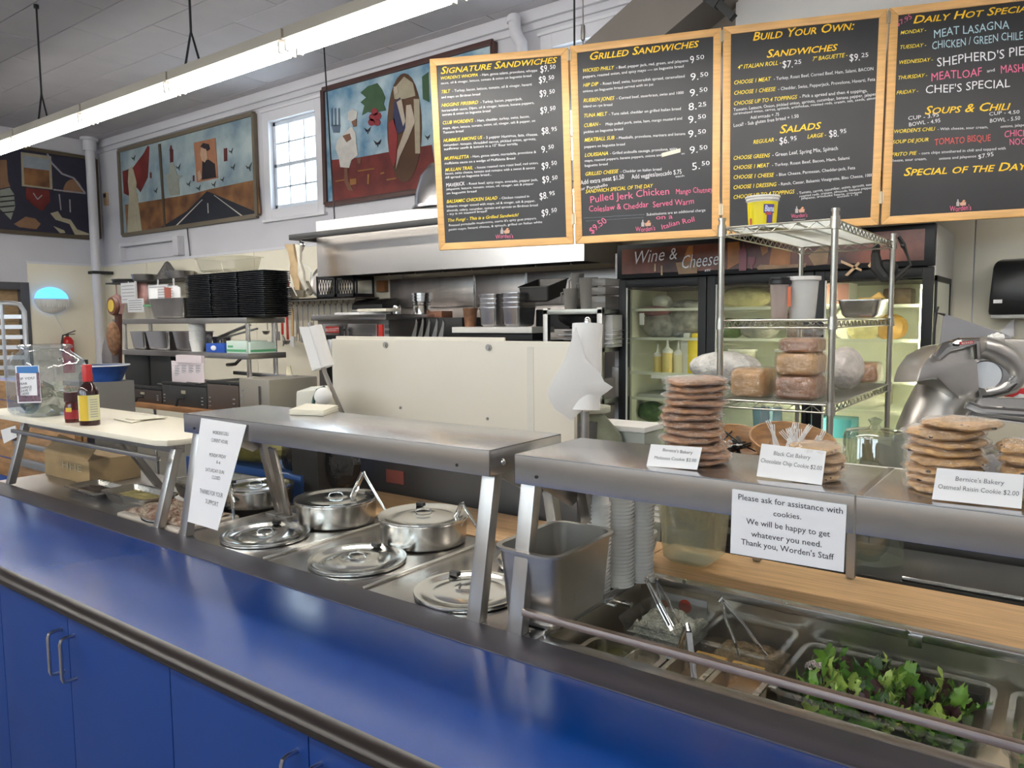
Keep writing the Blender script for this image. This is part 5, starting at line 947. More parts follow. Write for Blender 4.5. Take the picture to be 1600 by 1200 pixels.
for i in range(3):
    x0_, x1_ = dx[i]+.003, dx[i+1]-.003; g = G(); z0_, z1_ = .25, fzh-.006; f_ = .055
    for q in ((x0_, z0_, x0_+f_, z1_), (x1_-f_, z0_, x1_, z1_), (x0_+f_, z1_-f_, x1_-f_, z1_), (x0_+f_, z0_, x1_-f_, z0_+f_)): g.box((q[0], fy-.0, q[1]), (q[2], fy+.028, q[3]))
    d_ = obj('door', g, blk, t, bev=.004)
    g = G(); g.box((x0_+f_-.001, fy+.01, z0_+f_-.001), (x1_-f_+.001, fy+.014, z1_-f_+.001)); obj('door_glass', g, glassy('fridge_glass', (.86,.88,.84), 1.0, .03), d_)
    g = G(); g.box((x0_+f_, fy+.005, z0_+f_), (x0_+f_+.010, fy+.012, z1_-f_)); obj('edge_trim', g, gasket, d_)
    g = G(); g.bar((x1_-.03, fy-.03, .75), (x1_-.03, fy-.03, 1.35), .022, .022); obj('handle', g, blk, d_)
zsh_ = [P(1000, v, y=fy+.1).z for v in (485, 583, 662)]+[.6]
zs4 = [zsh_[0], (zsh_[0]+zsh_[1])/2+.02, zsh_[1], (zsh_[1]+zsh_[2])/2, zsh_[2], .6]
shm = mat('fridge_shelf_white', (.70,.71,.60), .4)
for i in range(3):
    for z in (zs4[0], zs4[1], zs4[2], zs4[3], zs4[4], zs4[5]):
        g = G(); x0_, x1_ = dx[i]+.05, dx[i+1]-.05; g.box((x0_, fy+.08, z-.006), (x1_, fy+.095, z+.012))
        for k in range(9): y = fy+.1+.06*k; g.box((x0_, y, z-.003), (x1_, y+.005, z+.002))
        obj('shelf', g, shm, t)
g = G()
lampm = mat('fridge_lamp', (1,1,.8), .5, emit=26, ecol=(1,.96,.68)); lampw = mat('fridge_lamp_dim', (1,1,.9), .5, emit=5, ecol=(1,1,.88))
g = G(); g.cyl((dx[2]-.035, fy+.05, .4), (dx[2]-.035, fy+.05, fzh-.1), .012, n=8); g.cyl((dx[3]-.064, fy+.045, .4), (dx[3]-.064, fy+.045, fzh-.1), .007, n=8); obj('lamp_tube', g, lampm, t)
g = G(); g.cyl((dx[1]-.035, fy+.05, .4), (dx[1]-.035, fy+.05, fzh-.1), .008, n=8); obj('lamp_tube', g, lampw, t)
# side window frame on the fridge's right flank
g = G(); a = P(1461, 430, x=fx1+.002); b = P(1484, 434, x=fx1+.002); zlo = 1.0
for q in ((a.y, b.y, a.z-.03, a.z), (a.y, a.y+.03, zlo, a.z), (b.y-.03, b.y, zlo, a.z), (a.y, b.y, zlo, zlo+.03)): g.box((fx1, q[0], q[2]), (fx1+.012, q[1], q[3]))
obj('side_window_frame', g, blk, t); g = G(); g.box((fx1, a.y+.03, zlo+.03), (fx1+.006, b.y-.03, a.z-.03)); obj('side_window', g, MC['fridge_liner'], t)
# contents
yc = fy+.14
def jar(x, z, r, H, m_, lab, cat='bottle', cap=None, y=yc, name='squeeze_bottle', prof=None, grp=None):
    g = G(); g.lathe(prof or [(.001,0),(r,0),(r,H*.62),(r*.85,H*.68),(r*.3,H*.74),(r*.12,H),(.001,H)], (x, y, z), 16); o = one(name, g, m_, lab, cat, grp)
    if cap: g = G(); g.lathe([(r*1.02,H*.60),(r*1.04,H*.67),(r*.32,H*.76),(r*.12,H*1.02),(.001,H*1.02)], (x, y, z), 16); obj('cap', g, cap, o)
    return o
ysq = mat('mustard_plastic', (.72,.56,.20), .4); yj = mat('yellow_plastic', (.85,.64,.02), .4)
def FX(u, y=yc): return P(u, 560, y=y).x
jar(FX(1028), zs4[2], .028, .20, ysq, 'mustard squeeze bottle, leftmost on the fridge shelf', cap=white)
jar(FX(1043), zs4[2], .036, .24, ysq, 'larger mustard squeeze bottle beside the leftmost one', cap=white)
jar(FX(1057), zs4[2], .032, .22, mat('pale_mayo', (.74,.68,.45), .4), 'pale squeeze bottle, third in the fridge row', cap=white, y=yc+.03)
for i, (u, m_, lab) in enumerate(((1069, white, 'white plastic jug beside the yellow jug in the fridge'), (1082, yj, 'bright yellow plastic jug at the right of the left fridge door'))):
    x = FX(u); g = G(); g.box((x-.045+(.012 if i else -.0), yc+(.03 if not i else -.01), zs4[2]), (x+.042, yc+.12, zs4[2]+.25)); g.box((x-.02, yc+.02, zs4[2]+.24), (x+.03, yc+.08, zs4[2]+.28)); one('plastic_jug', g, m_, lab, 'jug', bev=.014)
meat = mat('wrapped_ham', (.36,.13,.16), .4, var=.5, vs=14); bagm = mat('grey_bagged_food', (.33,.32,.29), .35, var=.5, vs=20, bump=.5, bs=30); greenb = mat('bagged_greens', (.10,.17,.06), .35, var=.5, vs=20, bump=.5, bs=30); ylf = mat('yellow_food', (.62,.55,.28), .5, var=.3, vs=20, bump=.4, bs=40); whf = mat('white_food', (.68,.66,.58), .5, var=.2, vs=12, bump=.4, bs=30); grn = mat('green_food', (.09,.25,.04), .5, var=.5, vs=20)
def blob(u, z, sx, sy, sz, m_, name, lab, cat='bag', y=None, r=.1):
    x = P(u, 560, y=y or yc+.1).x; g = G(); g.ball((x, y or yc+.1, z+r*sz*.98), r, sx, sy, sz, 18, .07); return one(name, g, m_, lab, cat)
blob(1032, zs4[1]+.001, 1.5, .9, 1.0, bagm, 'food_bag', 'grey bagged food behind the left fridge door, second shelf')
blob(1022, zs4[1]+.16, 1.3, .7, .35, meat, 'ham_pack', 'pink wrapped meat at the left of the second fridge shelf', 'meat', y=yc+.05)
blob(1068, zs4[1], 1.4, .9, 1.2, bagm, 'food_bag', 'second grey bag of food, right of the pink meat', y=yc+.12)
blob(1035, zs4[0], .7, .6, .55, whf, 'cheese_pack', 'small pale wrapped cheese on the top fridge shelf', 'cheese')
blob(1075, zs4[0], 1.2, .6, .35, bagm, 'food_bag', 'flat pale bag on the top fridge shelf behind the left door')
blob(1020, zs4[4], 1.1, .9, .75, greenb, 'salad_bag', 'bag of dark greens low behind the left fridge door')
blob(1062, zs4[3], .5, .5, .5, grn, 'green_pack', 'bright green pack low behind the tall cookie stack')
g = G(); x = FX(1015); g.box((x-.10, yc, zs4[3]), (x+.28, yc+.35, zs4[3]+.03)); one('flat_package', g, mat('grey_packet', (.42,.42,.40), .4), 'flat grey package on the shelf above the bag of greens', 'package', bev=.01)
g = G(); x = FX(1010); g.box((x-.02, fy+.07, zs4[0]-.10), (x+.012, fy+.078, zs4[0]-.02)); one('price_tag', g, paper, 'small white tag hanging from the top left fridge shelf', 'tag')
g = G(); x = FX(1035); g.box((x-.05, fy+.07, zs4[2]-.03), (x+.14, fy+.078, zs4[2]-.007)); one('shelf_strip', g, paper, 'white shelf strip below the mustard bottles', 'tag')
blob(1162, zs4[0], 1.7, .8, .75, ylf, 'cheese_bag', 'heap of yellow shredded cheese behind the middle fridge door', 'cheese')
blob(1185, zs4[1], 1.3, .8, .7, bagm, 'food_bag', 'grey bag behind the middle fridge door, under the yellow cheese')
blob(1140, zs4[1], .9, .8, .7, greenb, 'food_bag', 'greenish bag at the left behind the middle fridge door')
for i, (u, z, m_, lab) in enumerate(((1150, zs4[2], whf, 'pale tub behind the middle fridge door, behind the bread'), (1225, zs4[2], ylf, 'yellowish tub behind the middle fridge door, behind the bread'), (1190, zs4[4], mat('blue_tub', (.2,.35,.5), .4), 'bluish tub low behind the middle fridge door'), (1230, zs4[0], mat('pinkish_tub', (.6,.33,.28), .4), 'pinkish tub at the right behind the middle door'))):
    x = FX(u); g = G(); g.lathe([(.001,0),(.08,0),(.09,.16),(.001,.16)], (x, yc+.12, z), 18); o = one('food_tub', g, m_, lab, 'tub'); g = G(); g.cyl((x, yc+.12, z+.16), (x, yc+.12, z+.175), .095, n=18); obj('lid', g, white, o)
blob(1345, zs4[1], 1.2, .8, .8, ylf, 'food_bag', 'yellow bagged food behind the right fridge door, second shelf')
blob(1390, zs4[1], .9, .7, .8, mat('orange_food', (.6,.33,.08), .5, var=.4, vs=16), 'food_bag', 'orange bagged food at the far right of the fridge')
blob(1322, zs4[1], .8, .7, 1.0, whf, 'food_bag', 'white bagged food behind the right fridge door, behind the shelf post')
blob(1330, zs4[3], 2.0, .9, .6, whf, 'cheese_wedge', 'pale mottled cheese on a dark tray behind the right door', 'cheese')
g = G(); x = FX(1297); g.box((x-.06, yc, zs4[0]), (x+.10, yc+.2, zs4[0]+.20)); o = one('sauce_box', g, white, 'white box with a pink label behind the right fridge door', 'box', bev=.006); g = G(); g.box((x-.055, yc-.002, zs4[0]+.02), (x+.095, yc, zs4[0]+.14)); obj('pink_label', g, mat('pink_label', (.62,.30,.26), .5), o)
g = G(); x = FX(1300); g.box((x-.1, yc, zs4[4]-.0), (x+.12, yc+.2, zs4[4]+.12)); one('teal_box', g, mat('teal_carton', (.10,.38,.48), .4), 'teal carton low behind the right fridge door', 'carton', bev=.006)
fm_ = [mat('pack_grey', (.40,.40,.36), .35, var=.4, vs=18), mat('pack_cream', (.70,.64,.46), .4, var=.2, vs=16), mat('pack_brown', (.30,.20,.14), .4, var=.4, vs=16)]
for di, (dn, us) in enumerate((('left', (1000, 1050, 1085)), ('middle', (1135, 1180, 1250)), ('right', (1312, 1365, 1400)))):
    for si, (sn, z_) in enumerate((('top', zs4[0]), ('second', zs4[1]), ('fourth', zs4[3]))):
        x = P(us[(si+di) % 3], 560, y=yc+.34).x; hh = (.17, .11, .14)[(si+2*di) % 3]; ww = (.13, .20, .16)[(si+di) % 3]; ci = (si+di) % 3
        g = G(); g.box((x-ww/2, yc+.30, z_+.004), (x+ww/2, yc+.46, z_+.004+hh)); o = one('food_pack', g, fm_[ci], '%s pack at the back of the %s shelf behind the %s fridge door' % (('grey', 'cream', 'brown')[ci], sn, dn), 'food pack', bev=.015)
# black paper towel dispenser on the wall at the right
dy = 5.27; a = P(1543, 498, y=dy); b = P(1640, 398, y=dy)
t = T('towel_dispenser', 'large black towel dispenser on the cream wall at the right edge', 'towel dispenser', ((a.x+b.x)/2, 5.4, a.z))
g = G(); zq = b.z
g.prism([(a.x, dy+.02, a.z+.02), (a.x, dy, a.z+.12), (a.x+.01, dy+.01, zq-.06), (a.x+.03, dy+.04, zq-.02), (a.x+.03, 5.488, zq), (a.x, 5.488, a.z+.02)], (b.x-a.x, 0, 0)); obj('cover', g, black, t, bev=.02)
g = G(); g.box((a.x+.01, dy+.03, a.z), (b.x-.01, 5.48, a.z+.03)); obj('bottom_lip', g, mat('grey_lip', (.45,.45,.43), .4), t, bev=.008)
g = G(); pld = Plane((0, dy-.002, 0), (1,0,0), (0,0,1)); q0 = pld.hit(1552, 474); q1 = pld.hit(1566, 468); g.box((q0.x, dy-.004, q0.z), (q1.x, dy+.004, q1.z)); obj('maker_plate', g, paper, t); g = G(); tline(g, Plane((0, dy-.005, 0), (1,0,0), (0,0,1)), 'TORK', pld.hit(1553, 473), pld.hit(1565, 473), .016); obj('plate_lettering', g, ink, t)
g = G(); a = P(1585, 500, y=5.44); b = P(1560, 526, y=5.44); g.prism([P(1584, 498, y=5.4), P(1584, 526, y=5.4), P(1556, 524, y=5.4)], (0,.08,0)); one('wall_bracket', g, trimp, 'small pale triangular bracket under the large black dispenser', 'bracket')
# ================================================================== CHROME WIRE RACK
wy0 = 3.05; wx1 = P(1301, 500, y=wy0).x; wx0 = P(1126, 500, y=wy0).x; wy1 = P(1392, 480, x=wx1).y
wz = [P(1308, 342, y=wy0).z, P(1297, 500, y=wy0).z, P(1296, 634, y=wy0).z, .35]
wc = mat('wire_chrome', (.46,.44,.39), .3, 1)
t = T('wire_rack', 'chrome wire shelving rack in front of the drinks fridge', 'wire shelf', ((wx0+wx1)/2, (wy0+wy1)/2, 0))
for x in (wx0, wx1):
    for y in (wy0, wy1):
        g = G(); g.cyl((x, y, 0), (x, y, wz[0]+.03), .0125, n=14); g.cyl((x, y, wz[0]+.03), (x, y, wz[0]+.04), .016, n=14)
        z = .03
        while z < wz[0]: g.cyl((x, y, z), (x, y, z+.003), .0134, n=12); z += .0254*1.5
        obj('post', g, wc, t)
for z in wz:
    g = G()
    for (xa, ya, xb, yb) in ((wx0, wy0, wx1, wy0), (wx0, wy1, wx1, wy1), (wx0, wy0, wx0, wy1), (wx1, wy0, wx1, wy1)):
        A = Vector((xa, ya, z)); B = Vector((xb, yb, z)); g.tube([A, B], .0035, n=6); g.tube([A-Vector((0,0,.03)), B-Vector((0,0,.03))], .0035, n=6)
        n = int((B-A).length/.033); g.tube([A.lerp(B, i/n)-Vector((0,0,.002 if i % 2 else .028)) for i in range(n+1)], .0025, n=5)
    n = int((wy1-wy0)/.026)
    for i in range(1, n): y = wy0+(wy1-wy0)*i/n; g.bar((wx0, y, z+.002), (wx1, y, z+.002), .0035, .0035)
    for k in (.33, .67): xx = wx0+(wx1-wx0)*k; g.bar((xx, wy0, z-.005), (xx, wy1, z-.005), .005, .006)
    obj('wire_shelf', g, wc, t)
    g = G()
    for x in (wx0, wx1):
        for y in (wy0, wy1): g.cyl((x, y, z-.036), (x, y, z+.012), .019, .0165, n=14)
    obj('collar', g, wc, t)
top = wz[0]+.0045
# yellow bucket
c = P(1191, 345, y=wy0+.13); c.z = top; r = .062; H = .125
t = T('yellow_bucket', 'bright yellow plastic bucket with white rim on top of the wire rack', 'bucket', c)
g = G(); g.lathe([(.001,0),(r*.88,0),(r*.98,H*.8)], c, 32); obj('body', g, mat('bucket_yellow', (.86,.72,.01), .35), t)
g = G(); g.lathe([(r*.98,H*.8),(r*.99,H*.83),(r*1.07,H*.86),(r*1.05,H*.93),(r*1.12,H*.95),(r*1.12,H*1.0),(r*1.03,H),(r*.92,H*.78)], c, 32); obj('rim', g, white, t)
vdir = (CAM-c); vdir.z = 0; vdir.normalize(); ang = math.atan2(vdir.y, vdir.x)
def onb(a, z, rr=None): rr = rr or r*(.88+.1*z/(H*.8))+.0008; return c+Vector((math.cos(ang+a)*rr, math.sin(ang+a)*rr, z))
def patch(g, a0, a1, z0, z1, n=8, lift=0, cut=0):
    vs = []
    for i in range(n+1):
        a = a0+(a1-a0)*i/n
        for z in (z0+cut*i/n, z1): vs.append(onb(a, z, r*(.88+.1*z/(H*.8))+.0008+lift))
    g.add(vs, [(2*i, 2*i+2, 2*i+3, 2*i+1) for i in range(n)])
g = G(); patch(g, .08, .85, H*.42, H*.70); patch(g, .3, .75, H*.10, H*.42); obj('purple_print', g, mat('bucket_purple', (.10,.07,.30), .4), t)
def wraptext(g, s, a0, a1, z, h, lift=.0012):
    vs, fs = fontmesh(s, .2, False, .03); w_ = max(v.x for v in vs); g.add([onb(a0+(a1-a0)*v.x/w_, z+v.y/CAPH*h, r*(.88+.1*z/(H*.8))+.0012+lift) for v in vs], fs)
g = G(); wraptext(g, 'Bana', .12, .82, H*.47, H*.19); obj('print_lettering', g, mat('bucket_pale_blue', (.62,.70,.90), .4), t)
g = G(); patch(g, .2, .6, H*.36, H*.44, lift=.0006); patch(g, -1.0, -.8, H*.05, H*.28, lift=.0006); obj('red_print', g, mat('bucket_red', (.55,.08,.08), .4), t)
# middle shelf: two plastic tubs, steel pan
zm = wz[1]+.0045
def rtub(u, rr, H, y, m_, lab, rim=None, name='plastic_container', cat='container'):
    c = P(u, 480, y=y); c.z = zm; t = T(name, lab, cat, c); g = G(); g.lathe([(.001,0),(rr*.78,0),(rr*.8,.004),(rr,H),(rr*.95,H),(rr*.77,.006),(.001,.006)], c, 28); obj('body', g, m_, t)
    g = G(); g.lathe([(rr,H-.018),(rr*1.12,H-.015),(rr*1.12,H),(rr*.96,H)], c, 28); obj('rim', g, rim or white, t); return t, c
milk = mat('milky_plastic', (.74,.74,.72), .4); milk.node_tree.nodes['Principled BSDF'].inputs['Alpha'].default_value = .85
rtub(1254, .062, .172, wy0+.18, milk, 'tall milky plastic tub on the middle rack shelf, right of the clear one')
tt, c = rtub(1218, .040, .158, wy0+.12, glassy('pinkish_clear', (.86,.80,.78), .8, .08, .35, ocol=(.75,.66,.62)), 'tall clear jar with a black lid on the middle rack shelf', rim=black, name='clear_jar', cat='jar')
g = G(); g.cyl(c+Vector((0,0,.158)), c+Vector((0,0,.170)), .040, n=24); obj('lid', g, black, tt, bev=.003)
g = G(); g.cyl(c+Vector((0,0,.007)), c+Vector((0,0,.02)), .03, n=20); obj('contents', g, mat('pinkish_powder', (.5,.25,.18), .8), tt)
g = G(); a = P(1233, 470, y=wy0+.10); g.box((a.x-.006, wy0+.10, zm+.05), (a.x+.006, wy0+.102, zm+.13)); one('orange_label', g, mat('orange_red_label', (.72,.16,.06), .5), 'narrow orange-red label strip between the clear jar and the milky tub', 'label')
yq = (wy0+wy1)/2+.1; c = P(1350, 480, x=wx1-.16); g = G(); g.pan((c.x, c.y, zm+.095), .22, .30, .09, rim=.012, r=.03, taper=.86); t = one('steel_pan', g, steel, 'deep steel pan at the right of the middle rack shelf', 'pan')
g = G(); g.box((c.x-.02, c.y-.06, zm+.07), (c.x+.09, c.y+.05, zm+.105)); g.prism([(c.x+.02, c.y, zm+.10), (c.x+.10, c.y-.02, zm+.10), (c.x+.07, c.y+.0, zm+.135)], (0,.05,0)); one('yellow_packet', g, mat('orange_cheese', (.78,.50,.12), .5), 'orange-yellow packet sticking out of the steel pan on the rack', 'packet', bev=.004)
# bread on the lower shelf
zb3 = wz[2]+.0045
crust = mat('bread_crust', (.74,.44,.18), .6, var=.3, vs=8, bump=.2, bs=18); dcr = mat('dark_bread_crust', (.44,.20,.09), .6, var=.4, vs=8, bump=.2, bs=18)
def loaf(u, sx, sy, H, y, m_, lab, z=zb3, wr=True, dome=.25, rz=0):
    c = P(u, 590, y=y); c.z = z; t = T('bread_loaf', lab, 'bread', c); g = G(); nx, nz = 10, 8; vs = []; fs = []; K = 20
    for i in range(nx+1):
        f = i/nx; x = -sx/2+sx*f; e = (1-abs(2*f-1)**6)**.5*.12+.88 if 0 < f < 1 else .80
        for j in range(K):
            a = 2*PI*j/K; cx_, cz_ = math.cos(a), math.sin(a); p = .35
            yy = sy/2*e*math.copysign(abs(cx_)**p, cx_)*(1+.12*(cz_ > 0)*cz_); zz = H/2+H/2*e*math.copysign(abs(cz_)**(.45 if cz_ < 0 else .75), cz_); vs.append(Vector((x, yy, zz*(1 if cz_ > 0 else 1)+(0)))+c)
    for i in range(nx):
        for j in range(K): fs.append((i*K+j, i*K+(j+1) % K, (i+1)*K+(j+1) % K, (i+1)*K+j))
    fs += [tuple(range(K))[::-1], tuple(range(nx*K, nx*K+K))]
    zmin = min(v.z for v in vs); vs = [v+Vector((0,0,z+.003-zmin)) for v in vs]
    g.add(vs, fs); obj('loaf', g, m_, t, ang=60)
    if wr:
        g = G(); ce = sum(vs, Vector())/len(vs); g.add([ce+(v-ce)*Vector((1.06,1.06,1.05)).x*random.uniform(1.01,1.05) for v in vs], fs)
        for q in g.v: q.z = max(q.z, z)
        obj('plastic_bag', g, wrap, t, ang=20)
    return t, c
loaf(1178, .140, .20, .118, wy0+.16, crust, 'golden bread loaf in clear plastic, at the left of the lower rack shelf')
loaf(1252, .150, .22, .098, wy0+.15, dcr, 'dark brown bread loaf at the bottom of the bagged pile on the lower rack shelf')
loaf(1252, .150, .21, .088, wy0+.15, crust, 'golden bread loaf lying on the dark one on the lower rack shelf', z=zb3+.100)
loaf(1254, .140, .18, .058, wy0+.16, dcr, 'topmost brown loaf end of the bagged pile on the lower rack shelf', z=zb3+.190)
c = P(1254, 590, y=wy0+.15); g = G(); g.ball((c.x, c.y+.02, zb3+.275), .060, 1.15, 1.2, .5, 16, .12); one('crumpled_bag', g, wrap, 'crumpled clear bag top gathered above the brown loaf pile', 'bag', ang=10)
g = G(); c = P(1320, 590, x=wx1-.10); g.ball((c.x, c.y, zb3+.10), .10, .8, 1.3, 1.0, 18, .06); 
for q in g.v: q.z = max(q.z, zb3)
one('white_bagged_bread', g, mat('whitish_bag', (.78,.72,.68), .3, var=.25, vs=24, bump=.8, bs=26), 'pale bread in a whitish plastic bag behind the front rack post', 'bread')
c = P(1346, 590, x=wx1-.13); loaf_y = c.y; t, c2 = loaf(1348, .15, .18, .10, c.y, mat('round_bread', (.48,.22,.08), .6, var=.25, vs=6), 'round reddish-brown loaf in clear plastic at the right rear of the lower rack shelf')
c = P(1150, 575, y=wy0+.45); g = G(); g.ball((c.x-.05, c.y, zb3+.10), .085, 2.0, 1.1, .9, 18, .12); 
for q in g.v: q.z = max(q.z, zb3)
one('bag_of_rolls', g, mat('clouded_bag', (.66,.64,.60), .25, var=.3, vs=20, bump=.9, bs=24), 'clouded plastic bag jutting out of the left side of the rack', 'bag')
# clear cups hanging under the lower shelf
c = P(1205, 648, y=wy0+.15)
for i, du in enumerate((-9, 10)):
    a = P(1205+du, 636, y=wy0+.16); g = G(); zz = wz[2]-.036; g.lathe([(.018,zz),(.022,zz-.09),(.030,zz-.092),(.020,zz-.086),(.016,zz)], (a.x, a.y, 0), 14); g.ball((a.x, a.y, zz-.1), .03, 1, 1, .5, 12, .2); one('clear_cup', g, glassy('cloudy_clear', (.85,.9,.92), 1, .05, .25, ocol=(.7,.75,.78)), ('crumpled clear cup under the lower rack shelf, left one', 'crumpled clear cup under the lower rack shelf, right one')[i], 'cup')
# black bag hanging at the upper right of the rack
hx = wx1; hy_ = wy1; a = Vector((hx+.0, hy_-.0, wz[0])); pts = [(1367,378),(1368,392),(1366,405),(1372,424),(1390,436),(1402,436),(1415,420),(1424,414),(1420,425),(1402,440),(1390,440),(1376,436),(1368,428),(1362,412),(1365,392)]
g = G(); q = [P(u, v, y=wy1+.03) for u, v in ((1371,378),(1368,398),(1370,418),(1382,434),(1398,436),(1412,424),(1423,414),(1418,400),(1410,385),(1404,372))]; g.tube(q, [.012,.022,.030,.026,.018,.014,.006,.005,.005,.006], n=8); t = one('black_shoulder_bag', g, blackm, 'black strapped bag hanging from the upper right corner of the wire rack', 'bag')
g = G(); g.tube([P(1404, 370, y=wy1+.03), P(1413, 382, y=wy1+.03), P(1418, 398, y=wy1+.03), P(1422, 410, y=wy1+.03)], [.010,.009,.005,.004], n=6); g.ball(P(1411, 384, y=wy1+.01), .012); obj('strap', g, black, t)
g = G(); g.ball(P(1385, 420, y=wy1+.05), .06, .9, .4, .8, 14, .05); obj('pouch', g, blackm, t)
# ================================================================== WORK TABLE BEHIND THE COOKIES, BOWLS, DOME, SLICER
g = G(); x0_ = -.60
t = T('slicer_table', 'steel table with raised edge behind the glass counter, carrying the slicer', 'table', (.2, 3.2, 0))
g = G(); g.box((-.62, 2.72, .84), (1.4, 3.6, .88)); g.box((-.62, 2.72, .88), (1.4, 2.735, .90)); obj('table_top', g, mat('dark_table_steel', (.20,.21,.23), .35, 1), t, bev=.003)
for x, y in ((-.58, 2.78), (1.3, 2.78), (-.58, 3.55), (1.3, 3.55)): g = G(); g.cyl((x, y, 0), (x, y, .84), .02, n=10); obj('leg', g, steel_d, t)
g = G(); g.box((-.56, 2.8, .25), (1.3, 3.55, .28)); obj('undershelf', g, steel_d, t)
# dark bench between counter and rack
bez = P(1500, 922, y=2.31).z
g = G(); g.box((-.62, 2.30, 0), (1.4, 2.64, bez-.0)); t = one('dark_bench', g, mat('dark_bench', (.035,.035,.035), .3, .3), 'dark low bench with a bright edge behind the wooden board', 'bench', bev=.01)
g = G(); g.tube([(-.36, 2.305, bez+.006), (1.4, 2.305, bez+.006)], .007, n=8); obj('bright_edge', g, chrome, t)
g = G(); g.box((-.95, 2.645, .0), (1.4, 2.69, .84)); one('grey_back_board', g, mat('grey_green_board', (.06,.06,.055), .5), 'grey-green board standing behind the dark bench', 'board')
# utensil shelf behind the cookies with two wooden bowls
t = T('bowl_shelf', 'narrow white-topped shelf behind the cookie counter holding wooden bowls', 'shelf', (-.55, 1.95, .9))
bsz = P(1236, 664, y=1.97).z-.105*.98
g = G(); g.box((-.90, 1.80, bsz-.015), (-.28, 2.08, bsz)); obj('shelf_top', g, white, t, bev=.003)
for x in (-.72, P(1323, 860, y=2.13).x): g = G(); g.box((x, 2.125, .905), (x+.022, 2.14, bsz-.015)); g.box((x, 2.07, bsz-.03), (x+.022, 2.14, bsz-.015)); obj('bracket', g, steel_d, t)
bw = mat('wooden_bowl', (.42,.22,.09), .5, var=.35, vs=8, aniso=(3,3,14))
def bowl(u, v, y, rr, lab, tilt):
    c = P(u, v, y=y); c.z = bsz+rr*.50; Mx = Matrix.Rotation(tilt, 3, Vector((math.cos(YAW), math.sin(YAW), 0))); t = T('wooden_bowl', lab, 'bowl', (c.x, c.y, bsz)); g = G()
    pr = [(.001,-rr*.62),(rr*.45,-rr*.6),(rr*.8,-rr*.35),(rr*.97,-.01),(rr,0),(rr*.95,.0),(rr*.78,-rr*.3),(rr*.42,-rr*.52),(.001,-rr*.54)]
    g.lathe(pr, c, 32, M=Mx); zm_ = min(q.z for q in g.v); dz_ = bsz+.0005-zm_
    for q in g.v: q.z += dz_
    obj('bowl', g, bw, t); c = c+Vector((0,0,dz_)); return t, c, Mx
t, c, Mx = bowl(1238, 700, 1.93, .105, 'wooden bowl full of white plastic forks behind the chocolate chip card', .30)
wpl = mat('white_cutlery', (.85,.85,.85), .3)
for i in range(12):
    a = random.uniform(0, 2*PI); rr = random.uniform(.01, .065); b = c+Vector((rr*math.cos(a), rr*math.sin(a), -.045)); d = Vector((random.uniform(-.9,.9), random.uniform(-.6,.6), 1)).normalized(); L = random.uniform(.05, .075)
    g = G(); g.bar(b, b+d*L, .009, .003, fw)
    for k in (-1, 0, 1): g.bar(b+d*L+d.cross(fw)*.004*k, b+d*(L+.025)+d.cross(fw)*.005*k, .0022, .002)
    one('plastic_fork', g, wpl, 'white plastic fork sticking out of the wooden bowl behind the chocolate chip card', 'fork', 'white plastic forks in the wooden bowl', bev=.001)
t, c, Mx = bowl(1152, 692, 1.93, .085, 'smaller wooden bowl of black cutlery partly hidden by the tall cookie stack', .35)
for i in range(14):
    a = random.uniform(0, 2*PI); rr = random.uniform(.0, .05); b = c+Vector((rr*math.cos(a), rr*math.sin(a), -.03+.002*i)); d = Vector((random.uniform(-1,1), random.uniform(-1,1), .25)).normalized()
    g = G(); g.bar(b-d*.03, b+d*.04, .010, .004); one('plastic_spoon', g, black if i % 4 else wpl, 'dark plastic cutlery piece lying in the smaller wooden bowl' if i % 4 else 'white plastic cutlery piece lying in the smaller wooden bowl', 'cutlery', 'black cutlery in the small wooden bowl' if i % 4 else 'white cutlery in the small wooden bowl', bev=.002)
# glass cake dome
c = P(1363, 740, y=2.45); r = P(1410, 740, y=2.45).x-c.x; c.z = .72; zt_ = P(1363, 672, y=2.45).z
rr = .088; t = T('cake_dome', 'clear glass dome with a knob between the wire rack and the slicer', 'cake dome', c)
g = G(); z1 = zt_-.0; g.lathe([(rr,c.z),(rr,z1-.02),(rr*.93,z1-.004),(rr*.7,z1),(.02,z1+.004),(.012,z1+.015),(.022,z1+.03),(.001,z1+.038)], (c.x, 2.47, 0), 36); obj('dome', g, glassy('thick_dome_glass', (.80,.83,.77), 1.6, .02, .10, ocol=(.5,.55,.4), base=.08), t)
g = G(); g.lathe([(rr*.90,z1-.006),(rr*.97,z1-.016),(rr*1.01,z1-.02),(rr*.97,z1-.024)], (c.x, 2.47, 0), 36); obj('rim_band', g, glass, t)
# the meat slicer
sl = mat('cast_aluminium', (.64,.62,.59), .33, 1, .06, 7)
t = T('meat_slicer', 'large polished aluminium meat slicer behind the oatmeal cookies', 'meat slicer', P(1510, 640, d=3.1)); t.location.z = .88
D = 3.1
def S(u, v, dd=0): return P(u, v, d=D+dd)
Z = Vector((0,0,1))
